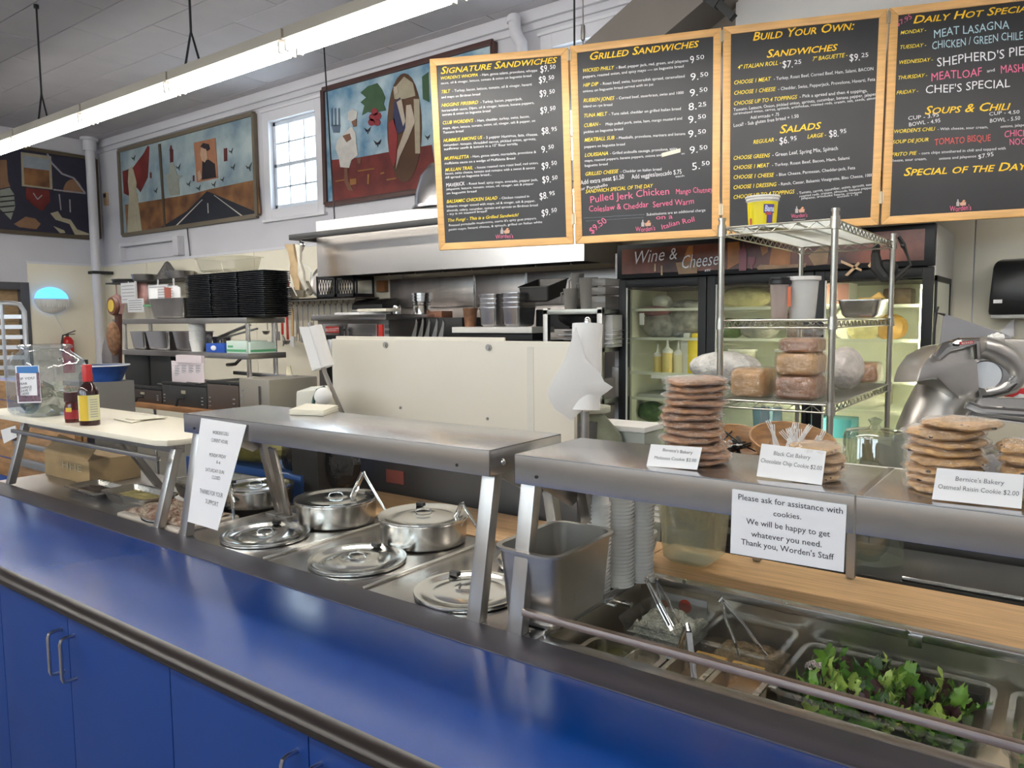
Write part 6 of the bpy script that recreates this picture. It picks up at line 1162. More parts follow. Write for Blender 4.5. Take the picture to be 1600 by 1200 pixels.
# lower rounded body, leaning
g = G(); n = 24; rings = [(1466,716,78,.20),(1461,690,68,.19),(1463,664,62,.175),(1472,634,58,.165),(1482,606,54,.15),(1492,580,48,.13),(1500,562,38,.10),(1504,552,20,.05)]
vs = []; fs = []
for k, (u, v, wpx, dep) in enumerate(rings):
    cc = S(u, v, .12); rx = wpx/FOC*D*.98
    for j in range(n):
        a = 2*PI*j/n; ca, sa = math.cos(a), math.sin(a); vs.append(cc+RT*math.copysign(abs(ca)**.85, ca)*rx*.95+fw*dep*sa*.8)
for k in range(len(rings)-1):
    for j in range(n): fs.append((k*n+j, k*n+(j+1) % n, (k+1)*n+(j+1) % n, (k+1)*n+j))
fs += [tuple(range(n))[::-1], tuple(range((len(rings)-1)*n, len(rings)*n))]
g.add(vs, fs); obj('motor_housing', g, sl, t, ang=50)
# base
g = G(); a = S(1410, 690, .05); b = S(1640, 690, .05); g.prism([Vector((a.x, a.y, .885)), Vector((b.x, b.y, .885)), Vector((b.x, b.y, 1.02)), Vector((a.x, a.y, 1.05))], df*.4); obj('base', g, sl, t, bev=.03)
# upper housing with flat face and curved ridge
g = G(); f = [(1432,598),(1440,573),(1455,552),(1480,538),(1523,530),(1528,560),(1532,612),(1500,624),(1478,604),(1465,590)]
g.prism([S(u, v, -.06) for u, v in f], fw*.2); obj('gear_cover', g, sl, t, bev=.015)
g = G(); g.tube([S(1462,560,-.08), S(1475,545,-.08), S(1500,538,-.08), S(1523,534,-.08), S(1526,560,-.07)], [.02,.026,.028,.022,.016], n=10); obj('cover_ridge', g, steel_s, t)
# blade guard ring: heavy tube curving round the blade
pts = [(1532,540),(1552,545),(1572,556),(1585,572),(1587,590),(1578,604),(1560,611),(1538,614)]
g = G(); g.tube([S(u, v, -.02) for u, v in pts], [.040,.046,.050,.050,.044,.034,.024,.016], n=16); obj('ring_guard', g, sl, t, ang=60)
g = G(); c = S(1540, 586, .0); nrm = (-fw*.85-RT*.5).normalized(); Rb = nrm.to_track_quat('Z', 'Y').to_matrix(); g.lathe([(.001,.012),(.055,.012),(.06,.004),(.075,0),(.10,-.004),(.10,-.008),(.001,-.008)], c, 40, M=Rb); obj('blade', g, mat('blade_steel', (.42,.41,.41), .4, 1), t)
g = G(); g.tube([S(1596,566,-.03), S(1592,596,-.05), S(1575,612,-.06), S(1550,618,-.06), S(1536,620,-.06)], .005, n=6); obj('edge_wire', g, black, t)
g = G(); c = S(1558, 527, -.02); g.cyl(c-RT*.022, c+RT*.022, .014, n=14); g.cyl(c-RT*.034, c-RT*.022, .010, n=12); g.ball(c+Z*.008+RT*.0, .012); obj('knob', g, white, t)
g = G(); c = S(1582, 594, -.08); g.bar(c-RT*.012-Z*.012, c+RT*.014+Z*.014, .012, .01); g.bar(c+RT*.01-Z*.01, c-RT*.01+Z*.012, .008, .008); obj('wing_nut', g, chrome, t)
pls = Plane(S(1510, 535, -.115), RT, UP); a = pls.hit(1500, 538); g = G(); q = [pls.hit(1501, 539), pls.hit(1522, 537), pls.hit(1522, 532), pls.hit(1501, 534)]; g.prism(q, fw*.02); obj('red_badge', g, mat('slicer_red_badge', (.40,.03,.03), .4), t); g = G(); tline(g, Plane(S(1510,535,-.117), RT, UP), 'BERKEL', Plane(S(1510,535,-.117), RT, UP).hit(1502, 538), Plane(S(1510,535,-.117), RT, UP).hit(1521, 536), .007); obj('badge_lettering', g, paper, t)
g = G(); q = [pls.hit(1487, 537), pls.hit(1500, 538), pls.hit(1499, 541), pls.hit(1490, 541)]; g.prism(q, fw*.02); obj('dark_slot', g, black, t)
# food pusher sheet (grey trapezoid), frame bar
g = G(); q = [S(1466,565,.16), S(1475,490,.16), S(1566,520,.16), S(1581,527,.16), S(1581,560,.16), S(1540,575,.16)]; g.prism(q, fw*.006); obj('pusher_plate', g, mat('grey_plastic_sheet', (.26,.26,.28), .45), t)
g = G(); g.tube([S(1458,548,.12), S(1459,520,.12), S(1463,489,.12), S(1476,492,.12)], .006, n=6); g.tube([S(1466,480,.14), S(1463,489,.12)], .004, n=6); obj('pusher_frame', g, black, t)
g = G(); q = [S(1534,620,-.10), S(1512,652,-.12), S(1640,668,-.12), S(1640,622,-.06), S(1540,622,-.06)]; g.prism(q, fw*.03); obj('carriage_tray', g, steel_s, t, bev=.008)
g = G(); g.tube([S(1510,632,-.14), S(1530,640,-.15), S(1640,648,-.15)], .018, n=10); obj('carriage_lip', g, steel_s, t)
g = G(); q = [S(1566,528,.1), S(1640,530,.1), S(1640,600,.1), S(1586,590,.1)]; g.prism(q, fw*.12); obj('rear_housing', g, sl, t, bev=.02)
g = G(); q = [S(1575,620,.06), S(1584,608,.06), S(1610,606,.06), S(1610,622,.06)]; g.prism(q, fw*.03); obj('red_tag', g, mat('bright_red', (.60,.02,.03), .35), t, bev=.004); g = G(); q = [S(1583,621,.05), S(1594,615,.05), S(1610,618,.05), S(1610,622,.05)]; g.prism(q, fw*.005); obj('tag_white_patch', g, paper, t)
# ================================================================== BLUE CUSTOMER COUNTER
cx0, cx1 = -6.5, 1.6
blue = mat('blue_laminate', (.002,.048,.27), .17, coat=.0, var=.05, vs=2)
bluef = mat('blue_cabinet_laminate', (.003,.040,.22), .42)
t = T('service_counter', 'long blue laminate counter top with a grey rear strip and black rounded front edge', 'counter', (-1.5, 1.05, .86))
g = G(); g.box((cx0, .846, .865), (cx1, 1.218, .9)); obj('blue_top', g, blue, t)
g = G(); g.box((cx0, 1.2185, .865), (cx1, 1.322, .903)); obj('grey_strip', g, mat('dark_grey_strip', (.115,.11,.135), .40, .55, .12, 30, aniso=(.5,20,20)), t, bev=.002)
g = G(); n = 10; pts = [(.846,.9005)]+[(.846-.034*math.sin(PI*i/n)-.0, .8795+.021*math.cos(PI*i/n)) for i in range(n+1)]+[(.846,.8585)]
g.prism([(cx0, y, z) for y, z in pts], (cx1-cx0, 0, 0)); obj('black_bullnose', g, mat('black_rubber_edge', (.016,.011,.010), .30), t, ang=25)
xd = [P(u, v, y=.86).x for u, v in ((-220, 900), (-60, 950), (108, 962), (268, 1040), (485, 1150))]; st = xd[4]-xd[3]
xd = [xd[0]-st*2, xd[0]-st, xd[0], xd[1], xd[2], xd[3], xd[4], xd[4]+st, xd[4]+2*st, xd[4]+3*st]
xd = [xd[4]-.44*k for k in (4, 3, 2, 1)]+[xd[4], xd[5], xd[6], xd[6]+.40, xd[6]+.80, xd[6]+1.2]
side = {3: 'R', 4: 'L', 5: 'R', 2: 'L', 1: 'R', 0: 'L', 6: 'L', 7: 'R', 8: 'L'}
al = mat('satin_aluminium', (.60,.59,.62), .28, 1)
nmz = ['farthest left', 'third left of the paired handles', 'second left of the paired handles', 'left of the paired handles', 'right of the paired handles', 'under the middle of the counter', 'next to the bottom edge', 'beyond the bottom edge', 'farthest right']
for i in range(9):
    x0_, x1_ = xd[i], xd[i+1]; t = T('base_cabinet', 'blue base cabinet with bar handle, %s' % nmz[i], 'cabinet', ((x0_+x1_)/2, 1.05, 0))
    g = G(); g.box((x0_+.001, .875, .08), (x1_-.001, 1.2, .862)); g.box((x0_+.001, .92, 0), (x1_-.001, 1.2, .08)); obj('carcass', g, bluef, t)
    g = G(); g.box((x0_+.0015, .855, .09), (x1_-.0015, .874, .856)); dr_ = obj('door', g, bluef, t, bev=.0012)
    hx_ = (x1_-.035) if side[i] == 'R' else (x0_+.035); zt_ = .795; zb_ = .68
    g = G(); R_ = .012; y0_ = .855; yo = .82
    g.tube([(hx_, y0_, zt_), (hx_, yo+R_, zt_), (hx_, yo+.003, zt_-.003), (hx_, yo, zt_-R_), (hx_, yo, zb_+R_), (hx_, yo+.003, zb_+.003), (hx_, yo+R_, zb_), (hx_, y0_, zb_)], .0047, n=10); obj('handle', g, al, dr_)
# ================================================================== STEEL SERVING UNITS
gx0, gx1, gz = -2.365, -1.075, 1.30
t = T('soup_station', 'steel serving deck with soup wells behind the blue counter', 'serving unit', (-1.7, 1.6, 0))
seams = [-2.37, -1.90, -1.47, -.985]
deckm = mat('deck_steel', (.68,.65,.62), .24, 1, .06, 5, aniso=(12, 1.5, 4))
for i in range(3):
    g = G(); g.box((seams[i]+.0015, 1.325, .885), (seams[i+1]-.0015, 1.862, .9)); g.box((seams[i]+.0015, 1.325, .9), (seams[i]+.006, 1.862, .9035)); g.box((seams[i+1]-.008, 1.325, .9), (seams[i+1]-.0015, 1.862, .9035)); obj('deck_panel', g, deckm, t, bev=.001)
g = G(); g.box((-2.37, 1.33, .1), (-.985, 1.86, .884)); obj('body', g, steel_d, t)
for s_ in seams[1:3]: g = G(); g.box((s_-.006, 1.325, .9), (s_+.004, 1.862, .9065)); obj('seam_strip', g, mat('bright_strip', (.85,.83,.80), .35, 1), t, bev=.002)
wb_ = [(-2.30, 1.83+.03, -.985), ]
t = T('cutting_board', 'long butcher block board behind the soup wells', 'cutting board', (-1.65, 2.0, .86)); g = G(); g.box((-2.36, 1.87, .862), (-.985, 2.15, .902)); obj('board', g, woodb, t, bev=.004)
t = T('cutting_board', 'long butcher block board behind the salad pans, right of the seam', 'cutting board', (.3, 2.0, .86)); g = G(); g.box((-.981, 1.872, .862), (1.4, 2.16, .902)); obj('board', g, woodb, t, bev=.004)
g = G(); g.box((-2.4, 1.88, 0), (1.4, 2.14, .86)); one('board_support', g, steel_d, 'steel cabinet carrying the butcher block boards', 'cabinet')
legm = mat('leg_steel', (.50,.48,.465), .33, 1)
def channel_leg(g, x, y0, z0, y1, z1, w_=.040, sg=1):
    a = Vector((x, y0, z0)); b = Vector((x, y1, z1)); g.bar(a, b, w_, .022, (1,0,0)) if False else g.prism([a+Vector((-w_/2,0,0)), a+Vector((w_/2,0,0)), b+Vector((w_/2,0,0)), b+Vector((-w_/2,0,0))], (0, .030, 0))
def guard(lab, x0, x1, y0, y1, z, skirt, legs, seams_=(), glz=True, gl0=.905, railz=None, rlab=None):
    t = T('sneeze_guard', lab, 'sneeze guard', ((x0+x1)/2, (y0+y1)/2, .9)); g = G()
    g.box((x0, y0, z-.003), (x1, y1, z)); g.box((x0, y0, z-skirt), (x1, y0+.003, z)); g.box((x0, y1-.003, z-skirt), (x1, y1, z)); g.box((x0, y0, z-skirt), (x0+.003, y1, z)); g.box((x1-.003, y0, z-skirt), (x1, y1, z)); g.box((x0, y0+.003, z-skirt), (x1, y0+.02, z-skirt+.002))
    obj('top_shelf', g, steel, t, bev=.0012)
    for s_ in seams_: g = G(); g.box((s_, y0-.001, z), (s_+.012, y1, z+.0012)); g.box((s_, y0-.001, z-skirt), (s_+.003, y0, z)); obj('joint', g, chrome, t)
    for x in legs:
        sg = 1
        g = G(); channel_leg(g, x, 1.318, .9, y0+.022, z-skirt+.005); obj('front_leg', g, legm, t, bev=.004)
        g = G(); channel_leg(g, x, 1.69, .9, y1-.06, z-skirt+.005, .03); g.prism([(x-.015, y0+.04, z-skirt+.002), (x-.015, y1-.02, z-skirt+.002), (x-.015, y1-.035, z-skirt-.09), (x-.015, y1-.06, z-skirt-.10)], (.004,0,0)); obj('rear_leg', g, steel_d, t, bev=.002)
        g = G(); g.cyl((x, 1.70, .9), (x, 1.70, .912), .012, n=8); g.box((x-.03, 1.66, .9), (x+.03, 1.73, .903)); obj('foot', g, steel_d, t)
    if glz:
        g = G(); za = railz or gl0; f = lambda zz: 1.318+(y0+.022-1.318)*(zz-.9)/(z-skirt-.9)
        xs_ = legs if len(legs) > 1 else [legs[0], x1]
        g.prism([(xs_[0]+.02, f(za), za), (xs_[-1]-.02, f(za), za), (xs_[-1]-.02, f(z-skirt), z-skirt+.01), (xs_[0]+.02, f(z-skirt), z-skirt+.01)], (0, .005, 0)); obj('glass_pane', g, glassy('guard_glass', (.98,.985,.98), .3, .02, .0), t)
        if railz: g = G(); g.bar((xs_[0]+.02, f(railz), railz), (xs_[-1]-.02, f(railz), railz), .016, .016); obj('bottom_rail', g, mat('bronze_steel', (.55,.45,.40), .28, 1), t, bev=.003)
    for xx, yy in ((x1+.001, y0+.05),): g = G(); g.ball((xx, yy, z-.035), .008, .6, 1, 1, 12); obj('bolt', g, chrome, t)
    for xx in (x1-.10, x0+.06): g = G(); g.cyl((xx, y0-.0015, z-.045), (xx, y0+.0, z-.045), .004, n=10); obj('screw_hole', g, black, t)
    return t
guard('steel-topped sneeze guard over the soup pots, with the opening hours sheet', gx0, gx1, 1.362, 1.665, gz, .062, (gx0+.035, gx1-.022))
guard('steel-topped sneeze guard carrying the cookies at the right', -1.0, 1.5, 1.355, 1.64, gz, .066, (-.978, 1.3), seams_=(P(1383, 740, z=gz).x-.006,), railz=.955)
# ---- lids and pots
def lid(cx, cy, r, lab, z=.9035, notch=0, knobrot=0):
    t = T('soup_lid', lab, 'lid', (cx, cy, z)); g = G()
    g.lathe([(r*.66,.004),(r*.8,.004),(r*.86,.009),(r*.99,.010),(r,.005),(r*.99,.0),(r*.9,.0)], (cx, cy, z), 48); g.lathe([(.001,.0135),(r*.25,.0135),(r*.30,.010),(r*.36,.012),(r*.66,.004)], (cx, cy, z), 48); obj('lid_plate', g, steel_s, t, ang=60)
    g = G(); R_ = Matrix.Rotation(knobrot, 3, 'Z'); pts = [R_ @ Vector((x_, 0, h_))+Vector((cx, cy, z)) for x_, h_ in ((-.028,.010),(-.02,.024),(0,.028),(.02,.024),(.028,.010))]; 
    for a, b in zip(pts, pts[1:]): g.bar(a, b, .012, .003, (0,0,1))
    obj('grip', g, chrome, t)
    a = notch; g = G(); p = Vector((cx+r*.80*math.cos(a), cy+r*.80*math.sin(a), z+.010)); g.box((p.x-.014, p.y-.009, p.z-.002), (p.x+.014, p.y+.009, p.z+.010)); obj('notch_flap', g, black, t, bev=.002); return t
lid(-2.10, 1.475, .143, 'round steel lid flat on the deck below the left raised pot', notch=2.2, knobrot=.8)
lid(-1.655, 1.470, .143, 'round steel lid flat on the deck in front of the right raised pot', notch=1.9, knobrot=.5)
lid(-1.225, 1.460, .143, 'round steel lid behind the right leg of the soup guard', notch=2.6, knobrot=.9)
lid(-2.60, 1.475, .14, 'round steel lid under the hanging opening hours sheet', notch=1.6)
def pot(cx, cy, r, H, lab, llab, notch, spoon=True, sp=None, slab=''):
    t = T('soup_pot', lab, 'pot', (cx, cy, .9035)); g = G(); z = .9035
    g.lathe([(.001,.0),(r*.9,.0),(r*.93,.004),(r*.95,H),(r*.91,H),(r*.88,.006),(.001,.006)], (cx, cy, z), 48); obj('body', g, mat('pot_steel', (.55,.53,.50), .22, 1, .25, 10), t)
    lid(cx, cy, r, llab, z+H, notch, knobrot=.7)
    if spoon:
        a, b, c = sp; g = G(); dd = (b-a).normalized(); g.tube([a, b-dd*.004, b+Vector((.004,.002,.0)), b+(c-b)*.08, c], .0055, n=8); g.bar(a+Vector((0,0,-.01)), b, .022, .004, (1,0,0)); g.tube([a, a-Vector((0,0,H*.6))], .005, n=6); one('ladle', g, chrome, slab, 'ladle', bev=.001)
pot(-2.055, 1.735, .145, .075, 'low round steel soup pot raised on the deck, left one', 'steel lid on the left raised soup pot', 1.0, sp=(P(548, 778, z=.985), P(567, 738, y=1.80), P(604, 801, y=1.80)), slab='bent-handled ladle standing in the left raised soup pot')
pot(-1.640, 1.735, .145, .075, 'low round steel soup pot raised on the deck, right one', 'steel lid on the right raised soup pot', 2.4, sp=(P(712, 805, z=.99), P(722, 786, y=1.80), P(746, 825, y=1.82)), slab='bent-handled ladle standing in the right raised soup pot')
pot(-2.52, 1.735, .145, .06, 'low round steel pot at the left behind the slanted guard struts', 'steel lid on the pot behind the slanted guard struts', 3.4, sp=(P(364, 795, z=.975), P(359, 757, y=1.62), P(368, 785, y=1.60)), slab='short ladle handle beside the opening hours sheet')
c = (-1.19, 1.77); g = G(); g.lathe([(.10,.004),(.125,.003),(.14,.012),(.145,.014),(.14,.0),(.12,0)], (c[0], c[1], .9035), 40); g.lathe([(.001,.003),(.10,.004)], (c[0], c[1], .9035), 40); one('shallow_pan_cover', g, steel_s, 'shallow steel lid at the back of the deck between the two guards', 'lid')
# ---- large steel bin
def P2(u, v): return P(u, v, z=1.07)
g = G(); g.pan((-.968, 1.478, 1.085), .185, .285, .178, rim=.014, r=.028, taper=.88); t = one('large_steel_bin', g, mat('bin_steel', (.56,.54,.51), .34, 1, .1, 6), 'deep shiny steel bin standing between the guard legs', 'bin'); 
g = G(); xr = -.968+.0925-.02; g.box((xr+.003, 1.44, .955), (xr+.0042, 1.50, 1.0)); obj('stamped_frame', g, MC['bin_steel'], t)
# ---- paper cup stacks
cupm = mat('white_paper_cup', (.86,.85,.82), .55)
def cups(u, v, y, n, lab, grp, r=.032, step=.0098, H=.085):
    c = P(u, v, z=.903) if y is None else P(u, 880, y=y); g = G(); g.lathe([(.001,H),(r*.72,H),(r*.96,.0045),(r*1.09,.0055),(r*1.09,0),(r*.98,0),(r*.68,H-.004),(.001,H-.004)], (0,0,0), 20); me = g.mesh('paper_cup', cupm)
    for i in range(n): o = bpy.data.objects.new('paper_cup', me); C.objects.link(o); o.location = (c.x+random.uniform(-.0008,.0008), c.y+random.uniform(-.0008,.0008), .9035+step*i); o.rotation_euler = (0,0,i); tag(o, lab, 'cup', grp)
cups(967, 912, None, 26, 'white paper cup in the tall front stack right of the steel bin', 'front stack of paper cups', r=.037, H=.09)
cups(1000, 893, 1.80, 23, 'white paper cup in the tall stack behind the front one', 'second stack of paper cups', r=.034, H=.09)
cups(934, 880, 1.66, 24, 'white paper cup in the stack behind the rear guard leg', 'left stack of paper cups', r=.030, H=.09)
for i in range(2): c = P(1004, 840, y=1.93); g = G(); g.lathe([(.001,0),(.025,0),(.04,.07),(.042,.07),(.024,.004),(.001,.004)], (c.x, c.y, .9035+.022*i+.0), 20); one('deli_cup', g, mat('pale_deli_cup', (.66,.66,.62), .4), ('pale plastic cup at the bottom of the pair behind the cup stacks', 'pale plastic cup nested on top of the pair behind the cup stacks')[i], 'cup')
# pale slatted basket seen below the guard
g = G()
for i in range(4): a = P(1012, 777+9*i, y=2.30); b = P(1040, 780+9*i, y=2.30); g.box((a.x-.1, 2.25, a.z-.006), (b.x+.02, 2.27, a.z+.005))
g.box((a.x-.1, 2.27, .8), (b.x+.02, 2.275, 1.13)) if False else None
g.box((a.x-.1, 2.25, 0), (a.x-.09, 2.27, 1.13)); g.box((b.x+.01, 2.25, 0), (b.x+.02, 2.27, 1.13)); one('slatted_rack', g, white, 'pale slatted rack glimpsed behind the paper cups', 'rack')
# ---- plastic tub of yellow food on the board
c = (P(1090, 893, z=.902)); a = P(1040, 868, z=.902); b = P(1108, 898, z=.902); d = P(1150, 872, z=.902)
t = T('food_tub', 'square frosted tub with yellow shredded food on the butcher block', 'tub', ((a.x+d.x)/2, 2.03, .902)); cxm, cym = (a.x+d.x)/2-.0, 2.03
ft = glassy('frosted_tub', (.95,.95,.88), .8, .10, .22, ocol=(.85,.85,.70)); g = G(); g.pan((cxm, cym, 1.115), .185, .19, .205, t=.002, rim=.008, r=.03, taper=.84); obj('tub_body', g, ft, t)
g = G(); g.lathe([(.001,.10),(.060,.10),(.062,.14),(.070,.185),(.04,.20),(.001,.202)], (cxm-.02, cym-.01, .905), 24, sx=1.05, sy=.9, wob=.06); obj('yellow_food', g, mat('yellow_shredded', (.52,.42,.10), .6, col2=(.24,.20,.07), vs=22, bump=.6, bs=60), t)
# ---- salad recess
t = T('salad_station', 'steel cold well recessed in the counter holding food pans', 'serving unit', (.3, 1.6, 0)); ry0, ry1, rx0 = 1.36, 1.832, -.925
wm = mat('well_steel', (.60,.54,.46), .30, 1, .10, 4, aniso=(3,3,1))
g = G(); g.box((-.983, 1.325, .885), (rx0, 1.868, .9)); g.box((rx0, 1.325, .885), (1.4, ry0, .9)); g.box((rx0, ry1, .885), (1.4, 1.868, .905)); g.box((rx0-.004, ry0, .9), (rx0+.002, ry1, .907)); obj('rim', g, steel, t, bev=.002)
g = G(); g.box((rx0-.004, ry0, .70), (rx0, ry1, .885)); g.box((rx0-.004, ry1, .70), (1.4, ry1+.004, .885)); g.box((rx0-.004, ry0-.004, .70), (1.4, ry0, .885)); g.box((rx0, ry0, .69), (1.4, ry1, .70)); obj('well_lining', g, wm, t)
g = G(); g.box((-.98, 1.33, .05), (1.4, 1.355, .69)); g.box((-.98, 1.355, .05), (-.96, 1.85, .69)); obj('body', g, steel_d, t)
for u, v in ((1070, 908), (1226, 943), (1418, 988)): c = P(u, v, y=ry1); g = G(); g.cyl((c.x, ry1-.004, c.z), (c.x, ry1, c.z), .006, n=10); obj('bolt', g, chrome, t)
g = G(); a = P(1420, 990, y=ry1); b = P(1441, 1012, y=ry1); g.box((a.x, ry1-.008, b.z), (b.x, ry1, a.z)); obj('clip_plate', g, steel, t, bev=.001)
g = G(); a = P(1006, 927, x=rx0+.002); g.cyl((rx0, 1.71, .865), (rx0+.035, 1.71, .865), .008, n=12); g.cyl((rx0, 1.67, .87), (rx0+.01, 1.67, .87), .005, n=8); obj('peg', g, chrome, t)
wp_ = white
# pans in the well
pz = .822
pm = mat('pan_steel', (.60,.575,.54), .26, 1, .12, 10)
def panat(x0_, x1_, y0_, y1_, lab, h=.10, z=pz, m_=pm, r=.025, name='food_pan', rim=.014):
    t = T(name, lab, 'food pan', ((x0_+x1_)/2, (y0_+y1_)/2, z-h)); g = G(); g.pan(((x0_+x1_)/2, (y0_+y1_)/2, z), x1_-x0_, y1_-y0_, h, rim=rim, r=r); obj('pan', g, m_, t); return t
def fill(name, x0_, x1_, y0_, y1_, z, m_, lab, cat='food', n=10, amp=.01, grp=None):
    g = G(); vs = []; fs = []
    for i in range(n+1):
        for j in range(n+1):
            e = min(i, n-i, j, n-j); vs.append((x0_+(x1_-x0_)*i/n, y0_+(y1_-y0_)*j/n, z+(random.uniform(-1,1)*amp if e else -.004)+amp*min(e,3)*.5))
    for i in range(n):
        for j in range(n): a = i*(n+1)+j; fs.append((a, a+n+1, a+n+2, a+1))
    g.add(vs, fs); k = len(vs); g.add([(x0_, y0_, z-.03), (x1_, y0_, z-.03), (x1_, y1_, z-.03), (x0_, y1_, z-.03)], [(0,1,2,3)]); return one(name, g, m_, lab, cat, grp, ang=60)
pz = .838
panat(-.905, -.705, 1.375, 1.555, 'steel pan of dark green pickles at the front left of the cold well', z=pz)
fill('pickles', -.885, -.80, 1.40, 1.53, .795, mat('pickle_green', (.17,.18,.04), .3, var=.6, vs=30, bump=.5, bs=40), 'dark green sliced pickles in the front left pan', amp=.008)
fill('white_cream', -.79, -.725, 1.40, 1.53, .795, mat('off_white_food', (.62,.60,.50), .5, var=.15), 'off-white food beside the pickles', amp=.004)
g = G(); g.box((-.797, 1.385, .77), (-.793, 1.545, .83)); one('pan_divider', g, pm, 'thin metal divider between the pickles and the off-white food', 'divider')
panat(-.70, -.60, 1.375, 1.60, 'narrow steel pan under the standing tongs at the front of the cold well', z=pz, rim=.012)
fill('tan_food', -.685, -.615, 1.39, 1.585, .785, mat('tan_sauce', (.46,.33,.18), .4, var=.3), 'tan food in the narrow pan under the standing tongs', amp=.003)
t_ = panat(-.597, -.485, 1.375, 1.60, 'steel pan of orange-brown sauce at the front of the cold well', z=pz, rim=.012); fill('orange_sauce', -.583, -.50, 1.39, 1.585, .79, mat('orange_sauce', (.55,.30,.10), .25, var=.15, vs=6), 'orange-brown sauce filling the front steel pan', amp=.001)
cpl = glassy('clear_pan_plastic', (.95,.96,.95), .9, .03, .02, base=.04)
def clearpan(x0_, x1_, y0_, y1_, lab, h=.10, z=.85): t = T('clear_pan', lab, 'food pan', ((x0_+x1_)/2, (y0_+y1_)/2, z-h)); g = G(); g.pan(((x0_+x1_)/2, (y0_+y1_)/2, z), x1_-x0_, y1_-y0_, h, t=.002, rim=.012, r=.022, taper=.93); obj('pan', g, cpl, t); return t
clearpan(-.895, -.70, 1.625, 1.825, 'clear plastic pan of white crumbled cheese at the rear left of the cold well', z=.855)
fill('crumbled_cheese', -.87, -.72, 1.645, 1.805, .828, mat('crumbled_white', (.78,.77,.66), .7, var=.10, vs=50, bump=1, bs=110), 'white crumbled cheese heaped in the clear rear pan', amp=.012, n=16)
clearpan(-.69, -.495, 1.625, 1.825, 'clear plastic pan of brown shredded food beside the crumbled cheese pan', z=.855)
fill('shredded_food', -.67, -.515, 1.645, 1.805, .80, mat('brown_shreds', (.36,.25,.13), .6, var=.6, vs=35, bump=.8, bs=60), 'brown and grey shredded food in the second clear pan', amp=.008)
for i in range(2): g = G(); x = -.67+.085*i; g.box((x, 1.606, .80), (x+.07, 1.617, .835)); one('orange_slice', g, mat('orange_strip', (.66,.38,.10), .5), ('orange strip showing behind the clear pan rim, left one', 'orange strip showing behind the clear pan rim, right one')[i], 'food')
# sticker with tomato and chilli pictures
g = G(); plw = Plane((0, ry1-.002, 0), (1,0,0), (0,0,1)); g.box((rx0+.03, ry1-.003, .79), (rx0+.19, ry1, .87)); st_ = one('vegetable_sticker', g, mat('worn_sticker', (.50,.50,.50), .5, var=.3), 'worn white sticker with vegetable pictures on the rear wall of the cold well', 'sticker')
for q, m_, nm in (((rx0+.13, .845, .018), mat('chilli_red', (.50,.05,.02), .4), 'red_vegetable'), ((rx0+.07, .835, .014), mat('carrot_orange', (.50,.19,.06), .4), 'orange_vegetable'), ((rx0+.10, .805, .012), mat('pepper_green', (.05,.20,.06), .4), 'green_vegetable')): g = G(); g.cyl((q[0], ry1-.0045, q[1]), (q[0], ry1-.003, q[1]), q[2], n=14); obj(nm, g, m_, st_)
# tongs
def tongs(top, b1, b2, lab, w_=.012, closed=False):
    t = T('serving_tongs', lab, 'tongs', top); 
    for b in (b1, b2):
        g = G(); d = (b-top); m_ = top+d*.5+(b-(b1+b2)/2).normalized()*.004; pts = [top, top+d*.08+(b-(b1+b2)/2)*.10, m_, b-d*.12, b]
        for p, q in zip(pts, pts[1:]): g.bar(p, q, w_, .0025, (b1-b2))
        g.tube([top+d*.06, m_, b-d*.1], .0032, n=6)
        for k in (-1, 0, 1): g.bar(b, b+d.normalized()*.018+d.cross(b1-b2).normalized()*.004*k, .003, .002)
        obj('arm', g, chrome, t)
    g = G(); g.tube([top+(b1-b2).normalized()*.006-Vector((0,0,.006)), top+Vector((0,0,.004)), top-(b1-b2).normalized()*.006-Vector((0,0,.006))], .005, n=8); obj('spring_end', g, chrome, t); return t
tongs(P(1074, 979, y=1.46), P(1060, 1022, y=1.50), P(1086, 1072, y=1.42), 'steel tongs standing upright in the small front pan')
tongs(P(1127, 936, y=1.70), P(1151, 1012, y=1.66), P(1190, 1014, y=1.70), 'steel tongs standing in the pan of brown shredded food')
tongs(P(1010, 905, y=1.70), P(1050, 985, y=1.66), P(1058, 988, y=1.69), 'steel tongs leaning over the crumbled cheese, the left of the two', w_=.009)
tongs(P(1024, 905, y=1.76), P(1056, 965, y=1.72), P(1044, 978, y=1.70), 'steel tongs leaning over the crumbled cheese, the right of the two', w_=.009)
# salad pan with clear lid
sx0, sx1, sy0, sy1 = -.465, -.115, 1.54, 1.80
clearpan(sx0-.018, sx1+.018, 1.525, 1.82, 'large clear plastic pan full of mixed salad leaves', h=.115, z=.835)
g = G(); g.box((-.45, 1.806, .79), (-.12, 1.809, .81)); one('dark_gap_strip', g, blackm, 'dark strip along the back of the salad pan', 'strip')
t = T('mixed_salad', 'mixed green and purple salad leaves in the large clear pan', 'salad', ((sx0+sx1)/2, 1.64, .73)); gl = [mat('salad_green_%s' % n_, c_, .42, var=.35, vs=30) for n_, c_ in (('bright', (.20,.42,.05)), ('mid', (.10,.27,.03)), ('dark', (.04,.12,.02)), ('lime', (.42,.58,.12)), ('purple', (.06,.02,.025)))]
def leafmesh(k):
    g = G(); n = 7; L = .075; vs = []; fs = []; cur = random.uniform(.5, 1.8)
    for i in range(n+1):
        f = i/n; a = f*cur; wdt = .003+.017*math.sin(PI*min(1, f*.95+.05))**.8; x = L*math.sin(a)/max(cur, .2); z_ = L*(1-math.cos(a))/max(cur, .2)
        for j in range(-2, 3): ru = math.sin(i*2.6+j*1.7+k)*.011*abs(j)/2; vs.append((x, wdt*j/2*(1+.25*math.sin(i*3+k)), z_+abs(j)*.004+ru))
    for i in range(n):
        for j in range(4): a = i*5+j; fs.append((a, a+5, a+6, a+1))
    return g.add(vs, fs)
leaves = []
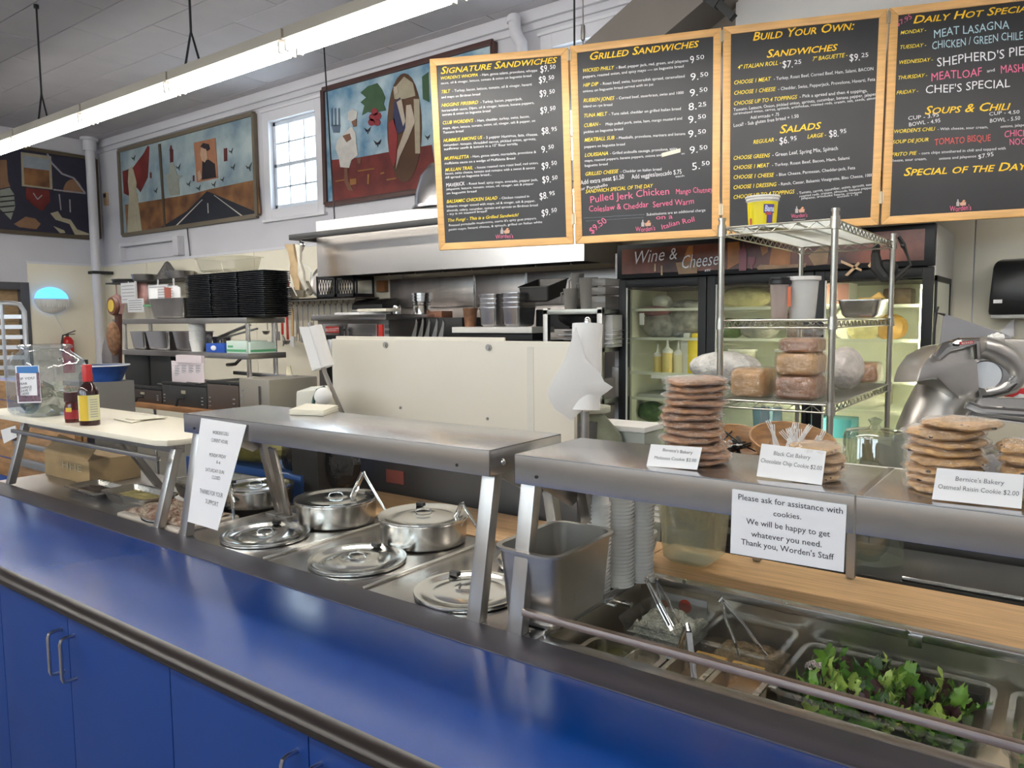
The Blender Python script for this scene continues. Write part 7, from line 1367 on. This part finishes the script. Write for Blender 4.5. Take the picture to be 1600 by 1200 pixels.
for mi, m_ in enumerate(gl):
    for k in range(2): leaves.append((mi, leafmesh(mi*2+k).mesh('leaf', m_, ang=60)))
for i in range(290):
    mi, me = random.choice(leaves); o = bpy.data.objects.new('leaf', me); C.objects.link(o); o.parent = t
    x = random.uniform(sx0+.05, sx1-.035); y = random.uniform(sy0+.03, sy1-.05); o.location = Vector((x, y, random.uniform(.775, .812)+.014*math.sin((x-sx0)/(sx1-sx0)*PI)))-t.location; o.rotation_euler = (random.uniform(-.9,.9), random.uniform(-.9,.7), random.uniform(0, 6.28)); s_ = random.uniform(.5, 1.0); o.scale = (s_, s_, s_)
g = G(); g.box((sx0+.02, 1.56, .725), (sx1-.02, 1.78, .778)); obj('leaf_bed', g, gl[2], t)
g = G(); a = P(1262, 1075, z=.80); b = P(1280, 1046, y=1.72); g.tube([P(1247, 1078, z=.815), b], .0025, n=6); t2 = one('salad_spoon', g, chrome, 'thin metal spoon wrapped in crumpled foil leaning in the salad pan', 'handle'); g = G(); g.ball(P(1283, 1045, y=1.70), .022, 1.4, .7, .9, 12, .3); obj('foil_ball', g, mat('pink_foil', (.75,.62,.64), .2, 1, bump=1, bs=80), t2, ang=5)
t = clearpan(-.075, .3, 1.525, 1.82, 'clear plastic pan right of the salad, cut by the picture edge', h=.11, z=.835)
fill('spinach', -.05, .27, 1.55, 1.79, .79, mat('spinach_green', (.04,.16,.02), .4, var=.5, vs=20, bump=1, bs=30), 'green spinach leaves in the pan at the right edge', amp=.02)
panat(-.475, -.09, 1.37, 1.51, 'long steel pan in front of the salad pan', h=.09, z=.80)
panat(-.08, .32, 1.37, 1.51, 'long steel pan in front of the spinach pan at the right edge', h=.09, z=.80)
fill('dark_greens', -.45, -.12, 1.39, 1.49, .735, mat('murky_greens', (.05,.08,.02), .4, var=.5, vs=12), 'dark greens at the bottom of the long front pan', amp=.004)
g = G(); g.box((-.905, 1.606, .795), (-.49, 1.62, .80)); one('divider_bar', g, steel, 'steel divider bar between the front and rear food pans', 'divider')
# ---- cookies
ck = {'mol': mat('molasses_cookie', (.52,.27,.13), .7, var=.40, vs=22, bump=.6, bs=50), 'oat': mat('oatmeal_cookie', (.72,.44,.19), .7, var=.35, vs=22, bump=.6, bs=50), 'choc': mat('chocolate_chip_cookie', (.66,.42,.20), .7, var=.3, vs=18, bump=.5, bs=40)}
rais = mat('raisin', (.03,.012,.01), .5)
cwrap = glassy('cookie_wrap', (.99,.98,.97), 1.0, .15, .03, 1.0, 80, base=.13)
def cookie_me(kind, k):
    random.seed(k*7+len(kind)); g = G(); r = .052; g.lathe([(.001,0),(r*.86,0),(r,.005),(r*.96,.011),(r*.7,.0145),(.001,.0155)], (0,0,0), 26, wob=.05)
    for q in g.v: aa = math.atan2(q.y, q.x); q.z += (.0016*math.sin(3*aa+k)+.0012*math.sin(7*aa+2*k))*min(1, q.length/r)
    a = g.mesh('cookie', ck[kind]); g = G(); g.lathe([(.001,-.0003),(r*.9,-.0003),(r*1.06,.004),(r*1.10,.009),(r*.9,.0162),(.001,.0165)], (0,0,0), 26, wob=.09)
    for q in g.v: q.z += random.uniform(-.0012, .0016)*(q.length > .02)
    b = g.mesh('plastic_wrap', cwrap, ang=12); g = G()
    for i in range(9 if kind != 'mol' else 0): aa = random.uniform(0, 6.28); rr = random.uniform(.8, .98)*r; g.ball((rr*math.cos(aa), rr*math.sin(aa), random.uniform(.004,.010)), .0035, 1.3, 1.3, .8, 6)
    c = g.mesh('raisins', rais) if g.v else None; return a, b, c
ordn = ['bottom', 'second', 'third', 'fourth', 'fifth', 'sixth', 'seventh', 'eighth', 'ninth', 'tenth', 'eleventh', 'twelfth', 'top']
def cookies(kind, px_, y, n, name, grp, dz=.0175, sc_=1.0, offs=None, tilt=0):
    ms = [cookie_me(kind, k) for k in range(3)]; c = P(px_, 700, y=y)
    random.seed(len(name)+n)
    for i in range(n):
        a, b, cc = ms[i % 3]; ox_ = offs[i] if offs else random.uniform(-.005, .005); w_ = 'bottom cookie' if i == 0 else 'top cookie' if i == n-1 else '%s cookie from the bottom' % ordn[i]
        t = T('cookie', '%s of %s' % (w_, name), 'cookie', (c.x+ox_, c.y+random.uniform(-.004,.004), gz+.001+dz*i), grp); t.rotation_euler = (random.uniform(-.03,.03)+tilt*(i/n), random.uniform(-.04,.04)+tilt*(i/n), random.uniform(0, 6)); t.scale = (sc_, sc_, dz/.0175)
        for me, nm in ((a, 'baked_disc'), (b, 'plastic_wrap'), (cc, 'raisins')):
            if me: o = bpy.data.objects.new(nm, me); C.objects.link(o); o.parent = t
zt_ = P(1090, 590, y=1.47).z
nmol = 12; cookies('mol', 1084, 1.49, nmol, 'the tall molasses cookie stack', 'molasses cookies', dz=(zt_-gz)/nmol, sc_=1.16, offs=[.010,.012,.008,-.005,.002,-.006,-.010,-.006,.003,-.001,.006,.004])
cookies('choc', 1277, 1.46, 4, 'the short chocolate chip cookie stack', 'chocolate chip cookies', dz=.0165, sc_=.88)
zt_ = P(1490, 655, y=1.47).z; cookies('oat', 1478, 1.49, 8, 'the oatmeal raisin cookie stack', 'oatmeal raisin cookies', dz=(zt_-gz)/8, sc_=1.12, offs=[.002,.0,-.002,.004,-.004,.003,-.003,.022])
cookies('oat', 1618, 1.50, 5, 'the cookie stack at the right edge of the picture', 'cookies at the right edge', dz=.0185, sc_=1.0)
# ---- signs
def card(lab, q, pl, lines, name='cookie_card', th=.0012, ink_=ink, cat='sign', bold=-.004, shear=0):
    w_ = [pl.hit(*p) for p in q]; t = T(name, lab, cat, (w_[0]+w_[2])/2); g = G(); g.prism(w_, pl.n*-th); obj('sheet', g, paper, t); g = G()
    for s_, x0_, y0_, x1_, y1_, h_ in lines: a = pl.hit(x0_, y0_); b = pl.hit(x1_, y1_); tline(g, pl, s_, a, b, h_*(a-CAM).dot(fw)/FOC, lift=.0006, bold=bold, shear=shear)
    obj('lettering', g, ink_, t); return t, w_
def cardpl(u, v, y, zb_=gz, rot=0, tilt=.12):
    o = P(u, v, y=y); uu = Vector((math.cos(rot), math.sin(rot), 0)); return Plane(o, uu, Vector((-math.sin(rot)*-tilt, math.cos(rot)*tilt, 1)))
q = [(1017,694),(1097,699),(1089,734),(1010,728)]; pl = Plane(P(1050, 730, z=gz+.003), (1,.06,0), (0,.25,1)); card('small white card reading Molasses Cookie in front of the tall cookie stack', q, pl, [("Bernice's Bakery",1035,705,1082,710,5), ('Molasses Cookie $2.00',1022,717,1088,722,5)], shear=.1, bold=-.008)
q = [(1190,693),(1291,705),(1284,758),(1182,744)]; pl = Plane(P(1235, 751, z=gz+.003), (1,.06,0), (0,.25,1)); card('white card reading Chocolate Chip Cookie before the short cookie stack', q, pl, [('Black Cat Bakery',1208,711,1266,718,6.5), ('Chocolate Chip Cookie $2.00',1188,722,1284,735,6.5)], shear=.1, bold=-.008)
q = [(1464,731),(1600,742),(1596,795),(1456,780)]; pl = Plane(P(1530, 788, z=gz+.003), (1,.06,0), (0,.25,1)); card('white card reading Oatmeal Raisin Cookie in front of the oatmeal stack', q, pl, [("Bernice's Bakery",1492,751,1569,758,7), ('Oatmeal Raisin Cookie $2.00',1465,763,1592,775,7)], shear=.1, bold=-.008)
q = [(1144,764),(1323,789),(1318,894),(1141,864)]; pl = Plane((0, 1.352, 0), (1,0,0), (0,0,1)); pl = Plane(P(1235, 790, y=1.352), (1,0,0), (0,-.04,1))
card('white notice asking customers to ask for assistance with cookies, hanging on the guard', q, pl, [('Please ask for assistance with',1153,780,1317,803,9), ('cookies.',1208,806,1252,811.5,8.5), ('We will be happy to get',1166,818,1297,839,9), ('whatever you need.',1174,838,1284,855,9), ("Thank you, Worden's Staff",1158,850,1303,875,9)], name='notice', bold=.004)
q = [(314,653),(385,664),(341,829),(293,815)]; pl = Plane(P(345, 660, y=1.357), (1,0,0), (0,.14,1)); 
q = [(314,653),(385,664),(340,829),(293,815)]
t, w_ = card('tall white opening hours sheet hanging askew from the soup guard', q, pl, [("WORDEN'S DELI",332,678,357,681,5.5), ('CURRENT HOURS',330,690,356,694,5.5), ('_____________',330,691.5,356,695.5,.6), ('MONDAY-FRIDAY',327,713,353,717,5.5), ('_____________',327,714.5,353,718.5,.6), ('8-4',338,724,344,726,5), ('SATURDAY-SUN',321,736,350,741,5.5), ('_____________',321,737.5,350,742.5,.6), ('CLOSED',331,748,344,750.5,5.5), ('THANKS FOR YOUR',312,770,348,778,7), ('SUPPORT',321,786,341,792,7)], name='opening_hours_sheet', bold=-.006)
# ---- pad of napkins on the soup guard
g = G(); q = [P(452, 648, z=gz+.001), P(505, 650, z=gz+.001), P(528, 641, z=gz+.001), P(478, 638, z=gz+.001)]
for i in range(5): 
    gg = G(); o_ = Vector((random.uniform(-.002,.002), random.uniform(-.002,.002), .0035*i)); gg.prism([p+o_ for p in q], (0,0,.003)); one('napkin', gg, mat('cream_paper', (.78,.74,.62), .8), '%s napkin of the pad on the soup guard top' % ['bottom', 'second', 'middle', 'fourth', 'top'][i], 'napkin', 'napkin pad on the soup guard')
# ================================================================== LEFT SANDWICH STATION
bz = 1.195; lx0 = -3.86; lx1 = -2.49
t = T('sandwich_station', 'steel frame with slanted glass under the white board at the left', 'sneeze guard', (-3.15, 1.5, .9))
g = G(); g.box((-3.95, 1.33, .86), (-2.39, 1.86, .884)); g.box((-3.95, 1.33, .1), (-2.39, 1.86, .86)); obj('deck', g, steel_d, t)
def fq(z): return 1.318+.075*(z-.9)/.27
for x in (-3.735, -2.50): g = G(); channel_leg(g, x, 1.318, .9, 1.395, bz-.03, .035); obj('front_leg', g, legm, t, bev=.004)
g = G(); zra = 1.135; yy = fq(zra)-.035; g.bar((-3.72, yy, zra), (-2.51, yy, zra), .016, .016); obj('top_rail', g, steel_d, t, bev=.003)
g = G(); g.prism([(-3.715, 1.312, .905), (-2.52, 1.312, .905), (-2.52, yy, zra), (-3.715, yy, zra)], (0,.004,0)); obj('glass_pane', g, MC['guard_glass'], t)
for x in (-3.1,): g = G(); channel_leg(g, x, 1.66, .89, 1.47, bz-.015, .035); obj('rear_leg', g, steel_d, t, bev=.002)
g = G(); g.box((-3.8, 1.41, bz-.05), (-2.5, 1.44, bz-.021)); obj('cross_rail', g, steel_d, t)
a = P(425, 700, y=1.60); b = P(451, 806, z=.90); g = G(); g.bar(a, a.lerp(b,.35), .012, .035, (1,0,0)); g.bar(a.lerp(b,.35), b, .012, .035, (1,0,0)); g.box((b.x-.03, b.y-.03, .9), (b.x+.03, b.y+.03, .904)); obj('rear_leg', g, steel_d, t, bev=.002)
a = P(0, 647, z=bz); b = P(252, 701, z=bz); g = G(); g.prism([(-4.15, 1.355, bz-.02), (-2.545, 1.355, bz-.02), (-2.50, 1.375, bz-.02), (-2.485, 1.42, bz-.02), (-2.485, 1.72, bz-.02), (-2.53, 1.75, bz-.02), (-4.15, 1.75, bz-.02)], (0,0,.02)); one('white_board', g, mat('white_cutting_board', (.80,.74,.60), .4), 'long white cutting board laid on top of the left station', 'cutting board', bev=.004)
# tip jar
c = P(77, 650, z=bz); cx_, cy_ = c.x, 1.50
a = P(22, 645, y=1.42); b = P(130, 645, y=1.42); c = Vector((P(76, 640, y=1.50).x, 1.50, bz+.001)); W_ = .155
t = T('tip_jar', 'large clear plastic tip jar with banknotes and a taped note', 'jar', c); zt_ = P(76, 538, y=1.5).z; H = zt_-bz
def rr(w_, z, rad=.05, n=5):
    o = []
    for qx, qy, a0 in ((1,1,0),(-1,1,PI/2),(-1,-1,PI),(1,-1,3*PI/2)):
        for i in range(n+1): a = a0+PI/2*i/n; o.append(Vector((c.x+qx*(w_-rad)+rad*math.cos(a), c.y+(qy*(w_-rad)+rad*math.sin(a))*.8, bz+z)))
    return o
rings = [rr(W_*.92, .001), rr(W_, .02), rr(W_, H*.68), rr(W_*.93, H*.78), rr(W_*.68, H*.90, .06), rr(W_*.66, H*.93, .06), rr(W_*.72, H*.95, .06), rr(W_*.72, H*.985, .06), rr(W_*.64, H, .06)]
n = len(rings[0]); g = G(); vs = [p for r_ in rings for p in r_]; fs = [(k*n+i, k*n+(i+1) % n, (k+1)*n+(i+1) % n, (k+1)*n+i) for k in range(len(rings)-1) for i in range(n)]+[tuple(range(n))[::-1]]; g.add(vs, fs); obj('jar_body', g, glassy('jar_plastic', (.82,.86,.89), 1.6, .03, .08, .3, 8, (.6,.66,.72), base=.10), t, ang=50)
g = G(); k = W_*.45; y_ = c.y-W_*.8-.002; z_ = bz+H*.80; g.tube([(c.x-k+.03, y_+.01, z_+.03), (c.x-k*.6, y_, z_-.01), (c.x, y_, z_-.035), (c.x+k*.6, y_, z_-.01), (c.x+k, y_+.01, z_+.03)], .004, n=6); obj('moulded_curve', g, MC['clear_glass'], t)
g = G(); g.tube([(c.x+W_*.9, c.y, bz+H*.80), (c.x+W_*1.1, c.y, bz+H*.82), (c.x+W_*1.12, c.y, bz+H*.76)], .004, n=6); obj('side_hook', g, chrome, t)
nt_ = mat('banknote_green', (.36,.42,.29), .8, var=.3, vs=24); nt2 = mat('banknote_pale', (.56,.58,.44), .8, var=.25, vs=30)
random.seed(5)
for i in range(26):
    t2 = None; cc = c+Vector((random.uniform(-.095,.095), random.uniform(-.06,.06), random.uniform(.025,.085)+(.05 if i > 21 else 0))); R_ = Euler((random.uniform(-1.2,1.2), random.uniform(-.6,.6), random.uniform(0,3.1))).to_matrix(); g = G(); vs = []; m_ = 8
    for k in range(m_+1):
        f = k/m_-.5; zz = .014*math.sin(f*5+i)
        for s_ in (-1, 1): p = R_ @ Vector((f*.115, s_*.028, zz)); q = cc+p; q.x = max(c.x-W_*.92, min(c.x+W_*.92, q.x)); q.y = max(c.y-W_*.70, min(c.y+W_*.70, q.y)); q.z = max(bz+.008, q.z); vs.append(q)
    g.add(vs, [(2*k, 2*k+2, 2*k+3, 2*k+1) for k in range(m_)]); one('banknote', g, nt_ if i % 3 else nt2, 'green banknote crumpled in the tip jar' if i % 3 else 'paler banknote crumpled in the tip jar', 'banknote', 'green banknotes in the tip jar' if i % 3 else 'paler banknotes in the tip jar')
yj_ = c.y-W_*.8-.003; plj = Plane((0, yj_, 0), (1,0,0), (0,0,1)); q = [(24,572),(61,571),(65,629),(28,630)]
w_ = [plj.hit(*p) for p in q]; t2 = T('tip_note', 'handwritten note with a blue banner taped on the tip jar', 'note', (w_[0]+w_[2])/2); g = G(); g.prism(w_, (0,-.0012,0)); obj('sheet', g, paper, t2)
plk = Plane((0, yj_-.0014, 0), (1,0,0), (0,0,1)); g = G(); shape(g, plk, [(26,573),(59,572),(60,583),(27,583)], .001); obj('blue_banner', g, mat('note_blue', (.05,.20,.50), .5), t2)
g = G(); shape(g, plk, [(29,618),(63,618),(64,627),(30,628)], .001); shape(g, plk, [(25,583),(30,583),(32,618),(28,618)], .001); shape(g, plk, [(57,582),(61,582),(63,618),(59,618)], .001); obj('patterned_border', g, mat('note_border', (.28,.16,.20), .5, var=.7, vs=80), t2)
g = G(); 
for s_, x0_, y0_, x1_, y1_ in (('IF YOU', 32, 594, 54, 592), ('FEAR', 31, 602, 43, 601), ('CHANGE', 31, 608, 50, 606), ('LEAVE IT', 31, 613, 50, 611), ('HERE', 34, 618, 46, 616)): tline(g, plk, s_, plk.hit(x0_, y0_), plk.hit(x1_, y1_), .010, lift=.001, wob=.05)
obj('handwriting', g, ink, t2)
# bottles
def bottle(u, v0, r, prof, m_, lab, name='sauce_bottle'):
    c = P(u, 651, y=1.42); c.z = bz+.001; t = T(name, lab, 'bottle', c); g = G(); g.lathe(prof, c, 28); obj('glass_body', g, m_, t); return t, c
dk = mat('dark_sauce_glass', (.035,.010,.010), .10, coat=.5)
H = P(137, 570, y=1.42).z-bz; r = .037
t, c = bottle(140, 651, r, [(.001,0),(r,0),(r,H*.56),(r*.8,H*.64),(r*.45,H*.70),(r*.42,H*.76)], dk, 'dark sauce bottle with a red neck and yellow label on the white board')
g = G(); g.lathe([(r*.44,H*.72),(r*.48,H*.72),(r*.5,H*.98),(r*.45,H),(.001,H)], c, 24); obj('red_cap', g, mat('cap_red', (.55,.03,.03), .35), t)
va = math.atan2(CAM.y-c.y, CAM.x-c.x)
def band(g, c, r_, z0_, z1_, a0, a1, n=12): g.add([c+Vector((math.cos(va+a0+(a1-a0)*i/n)*r_, math.sin(va+a0+(a1-a0)*i/n)*r_, z)) for i in range(n+1) for z in (z0_, z1_)], [(2*i, 2*i+2, 2*i+3, 2*i+1) for i in range(n)])
g = G(); band(g, c, r+.0008, H*.08, H*.50, -1.5, 1.5); obj('label', g, mat('label_cream', (.72,.70,.42), .5), t); g = G(); band(g, c, r+.0012, H*.08, H*.50, -1.1, -.1); obj('label_yellow_panel', g, mat('label_yellow', (.75,.52,.05), .5), t)
g = G()
for k in range(8): band(g, c, r+.0013, H*(.14+.04*k), H*(.152+.04*k), .1, .9, 5)
obj('label_print', g, MC['grey_print'], t)
H2 = P(114, 613, y=1.42).z-bz; r2 = .030; t, c = bottle(114, 651, r2, [(.001,0),(r2,0),(r2,H2*.5),(r2*.86,H2*.6),(r2*.86,H2*.7)], mat('red_brown_glass', (.09,.015,.012), .12, coat=.5), 'short dark red jar left of the sauce bottle', 'short_jar')
g = G(); g.lathe([(r2*.9,H2*.68),(r2*.98,H2*.70),(r2*.98,H2),(.001,H2)], c, 24); obj('lid', g, mat('dark_lid', (.06,.02,.02), .4), t); g = G(); band(g, c, r2+.0008, H2*.12, H2*.42, -1.4, 1.4); obj('label', g, mat('jar_label_red', (.35,.03,.04), .4), t); g = G(); band(g, c, r2+.0012, H2*.36, H2*.5, -.9, -.1); obj('label_yellow_spot', g, MC['label_yellow'], t)
c = P(137, 570, y=1.62); c = P(133, 562, y=1.66); g = G(); g.lathe([(.001,bz),(.03,bz),(.03,c.z-.07),(.012,c.z-.04),(.012,c.z),(.001,c.z)], (c.x, 1.66, 0), 16); one('black_bottle', g, black, 'slim black-capped bottle behind the red-necked sauce bottle', 'bottle')
for i, (q, lab) in enumerate((([(178,655),(206,661),(232,655),(205,651)], 'lower napkin on the white board beside the sauce bottle'), ([(196,655),(215,657),(262,652),(214,649)], 'upper napkin on the white board beside the sauce bottle'))): g = G(); w_ = [P(u, v, z=bz+.002+.004*i) for u, v in q]; g.prism(w_, (0,0,.003)); one('napkin', g, MC['cream_paper'], lab, 'napkin')
# under the white board: boxes, crate, pans
kb = mat('cardboard', (.36,.24,.11), .75, var=.2, vs=8); kb2 = mat('plywood_crate', (.46,.25,.11), .7, var=.35, vs=9, aniso=(1,1,5))
a = P(72, 760, y=1.55); b = P(138, 712, y=1.55); g = G(); zf = .5; zt_ = P(100, 712, y=1.55).z
g.box((a.x, 1.55, .884), (b.x, 1.78, zt_)); t = one('cardboard_box', g, kb, 'brown cardboard box with printed marks behind the left glass', 'cardboard box', bev=.004); g = G(); g.prism([(a.x, 1.545, zt_), (b.x, 1.545, zt_), (b.x-.03, 1.60, zt_+.05), (a.x+.05, 1.60, zt_+.08)], (0,.004,0)); obj('open_flap', g, kb, t)
g = G(); pk_ = Plane((0, 1.548, 0), (1,0,0), (0,0,1)); tline(g, pk_, 'HHE', pk_.hit(97, 730), pk_.hit(128, 738), .03); obj('box_print', g, mat('faded_print', (.50,.42,.28), .7), t)
t = T('wooden_crate', 'rough wooden crate with knots behind the left station', 'crate', (-4.2, 2.0, .6)); 
for i in range(5): g = G(); zz = .62+.125*i; a = P(-60, 700, y=1.95).x; b = P(122, 690, y=1.95).x; g.box((a, 1.95+.004*(i % 2), zz), (b, 1.97+.004*(i % 2), zz+.118)); obj('plank', g, kb2, t, bev=.003)
g = G(); a = P(-60, 700, y=1.95).x; b = P(122, 690, y=1.95).x; g.box((a, 1.98, .62), (b, 2.0, 1.24)); g.box((b-.05, 1.935, .62), (b, 1.95, 1.24)); obj('frame', g, kb2, t)
g = G()
for k in range(5): g.box((-4.7, 1.86, .55), (-4.6, 1.87, .56))
a = P(18, 720, y=1.9); b = P(97, 700, y=1.9); g = G(); g.box((a.x, 1.9, a.z-.02), (b.x, 1.93, a.z+.03)); g.box((a.x+.05, 1.9, a.z+.10), (b.x+.05, 1.92, a.z+.13)); one('grey_bar_pack', g, alu, 'pale metal bars lying across the wooden crate', 'bars', bev=.003)
g = G(); w_ = [P(1, 672, y=1.9), P(24, 665, y=1.9), P(26, 683, y=1.9), P(6, 693, y=1.9)]; g.prism(w_, (0,.003,0)); one('paper_scrap', g, paper, 'white paper scrap pinned on the wooden crate at the left edge', 'paper')
g = G(); g.box((-3.42, 2.2, .0), (-2.66, 2.7, .93)); one('blue_cabinet', g, mat('blue_cabinet_side', (.01,.07,.25), .4), 'blue cabinet glimpsed behind the left glass', 'cabinet', bev=.004)
# food pans of the left station
def lpan(q, lab, flab, m_, hz=.925, dep=.05, dark=None):
    xs_ = sorted(p[0] for p in q); x0_, x1_, y0_, y1_ = q[0][0], q[1][0], q[0][1], q[1][1]; t = T('food_pan', lab, 'food pan', ((x0_+x1_)/2, (y0_+y1_)/2, hz-dep)); g = G(); g.pan(((x0_+x1_)/2, (y0_+y1_)/2, hz), x1_-x0_, y1_-y0_, dep-.002, rim=.014, r=.02); obj('pan', g, dark or pm, t); fill('food', x0_+.02, x1_-.02, y0_+.02, y1_-.02, hz-.022, m_, flab, amp=.006, n=12)
lpan([(-3.12,1.42),(-2.78,1.58)], 'steel pan of yellowish food at the right behind the left glass', 'yellowish food in the pan behind the left glass', mat('yellow_slices', (.50,.42,.17), .5, var=.4, vs=20), .935)
lpan([(-3.45,1.42),(-3.14,1.58)], 'steel tray of dark bits beside the cardboard box', 'dark brown bits in the tray beside the cardboard box', mat('dark_bits', (.08,.05,.03), .6, var=.6, vs=40), .915, .03)
lpan([(-2.92,1.60),(-2.52,1.84)], 'long steel pan behind the yellowish food', 'pale sliced food in the long rear pan', mat('pale_slices', (.50,.47,.35), .5, var=.4, vs=24), .97, .08)
fill('roast_crumbs', -2.80, -2.42, 1.36, 1.56, .915, mat('roast_brown', (.24,.10,.06), .55, col2=(.58,.47,.36), vs=26, bump=1, bs=60), 'reddish-brown roast scraps on a pale tray near the guard legs', 'food', amp=.012)
g = G(); g.box((-2.82, 1.345, .886), (-2.40, 1.58, .905)); one('pale_tray', g, mat('pale_tray', (.62,.54,.46), .5), 'pale tray under the reddish-brown roast scraps', 'tray', bev=.008)
g = G(); g.ball((-2.95, 1.98, 1.05), .16, 1.8, .55, .40, 18, .08); t = one('green_bag', g, mat('olive_bag', (.30,.27,.06), .4, var=.5, vs=14, bump=.6, bs=30), 'olive green wrapped bag under the right end of the white board', 'bag')
for k in range(1): g = G(); g.box((-3.3, 1.9, .884), (-2.46, 2.08, .985)); one('blue_tray', g, mat('blue_tray', (.02,.12,.42), .35), 'deep blue tray below the olive green bag', 'tray', bev=.01)
g = G(); cb = P(500, 748, y=2.02); g.ball((cb.x, 2.02, 1.04), .20, 1.15, .42, .72, 20, .12)
for q in g.v: q.z = max(q.z, .903); q.y = min(q.y, 2.14); q.y = max(q.y, 1.9)
one('black_bin_bag', g, mat('crumpled_black_film', (.010,.010,.012), .16, bump=1, bs=14), 'crumpled shiny black plastic bag behind the soup pots', 'bag', ang=15)
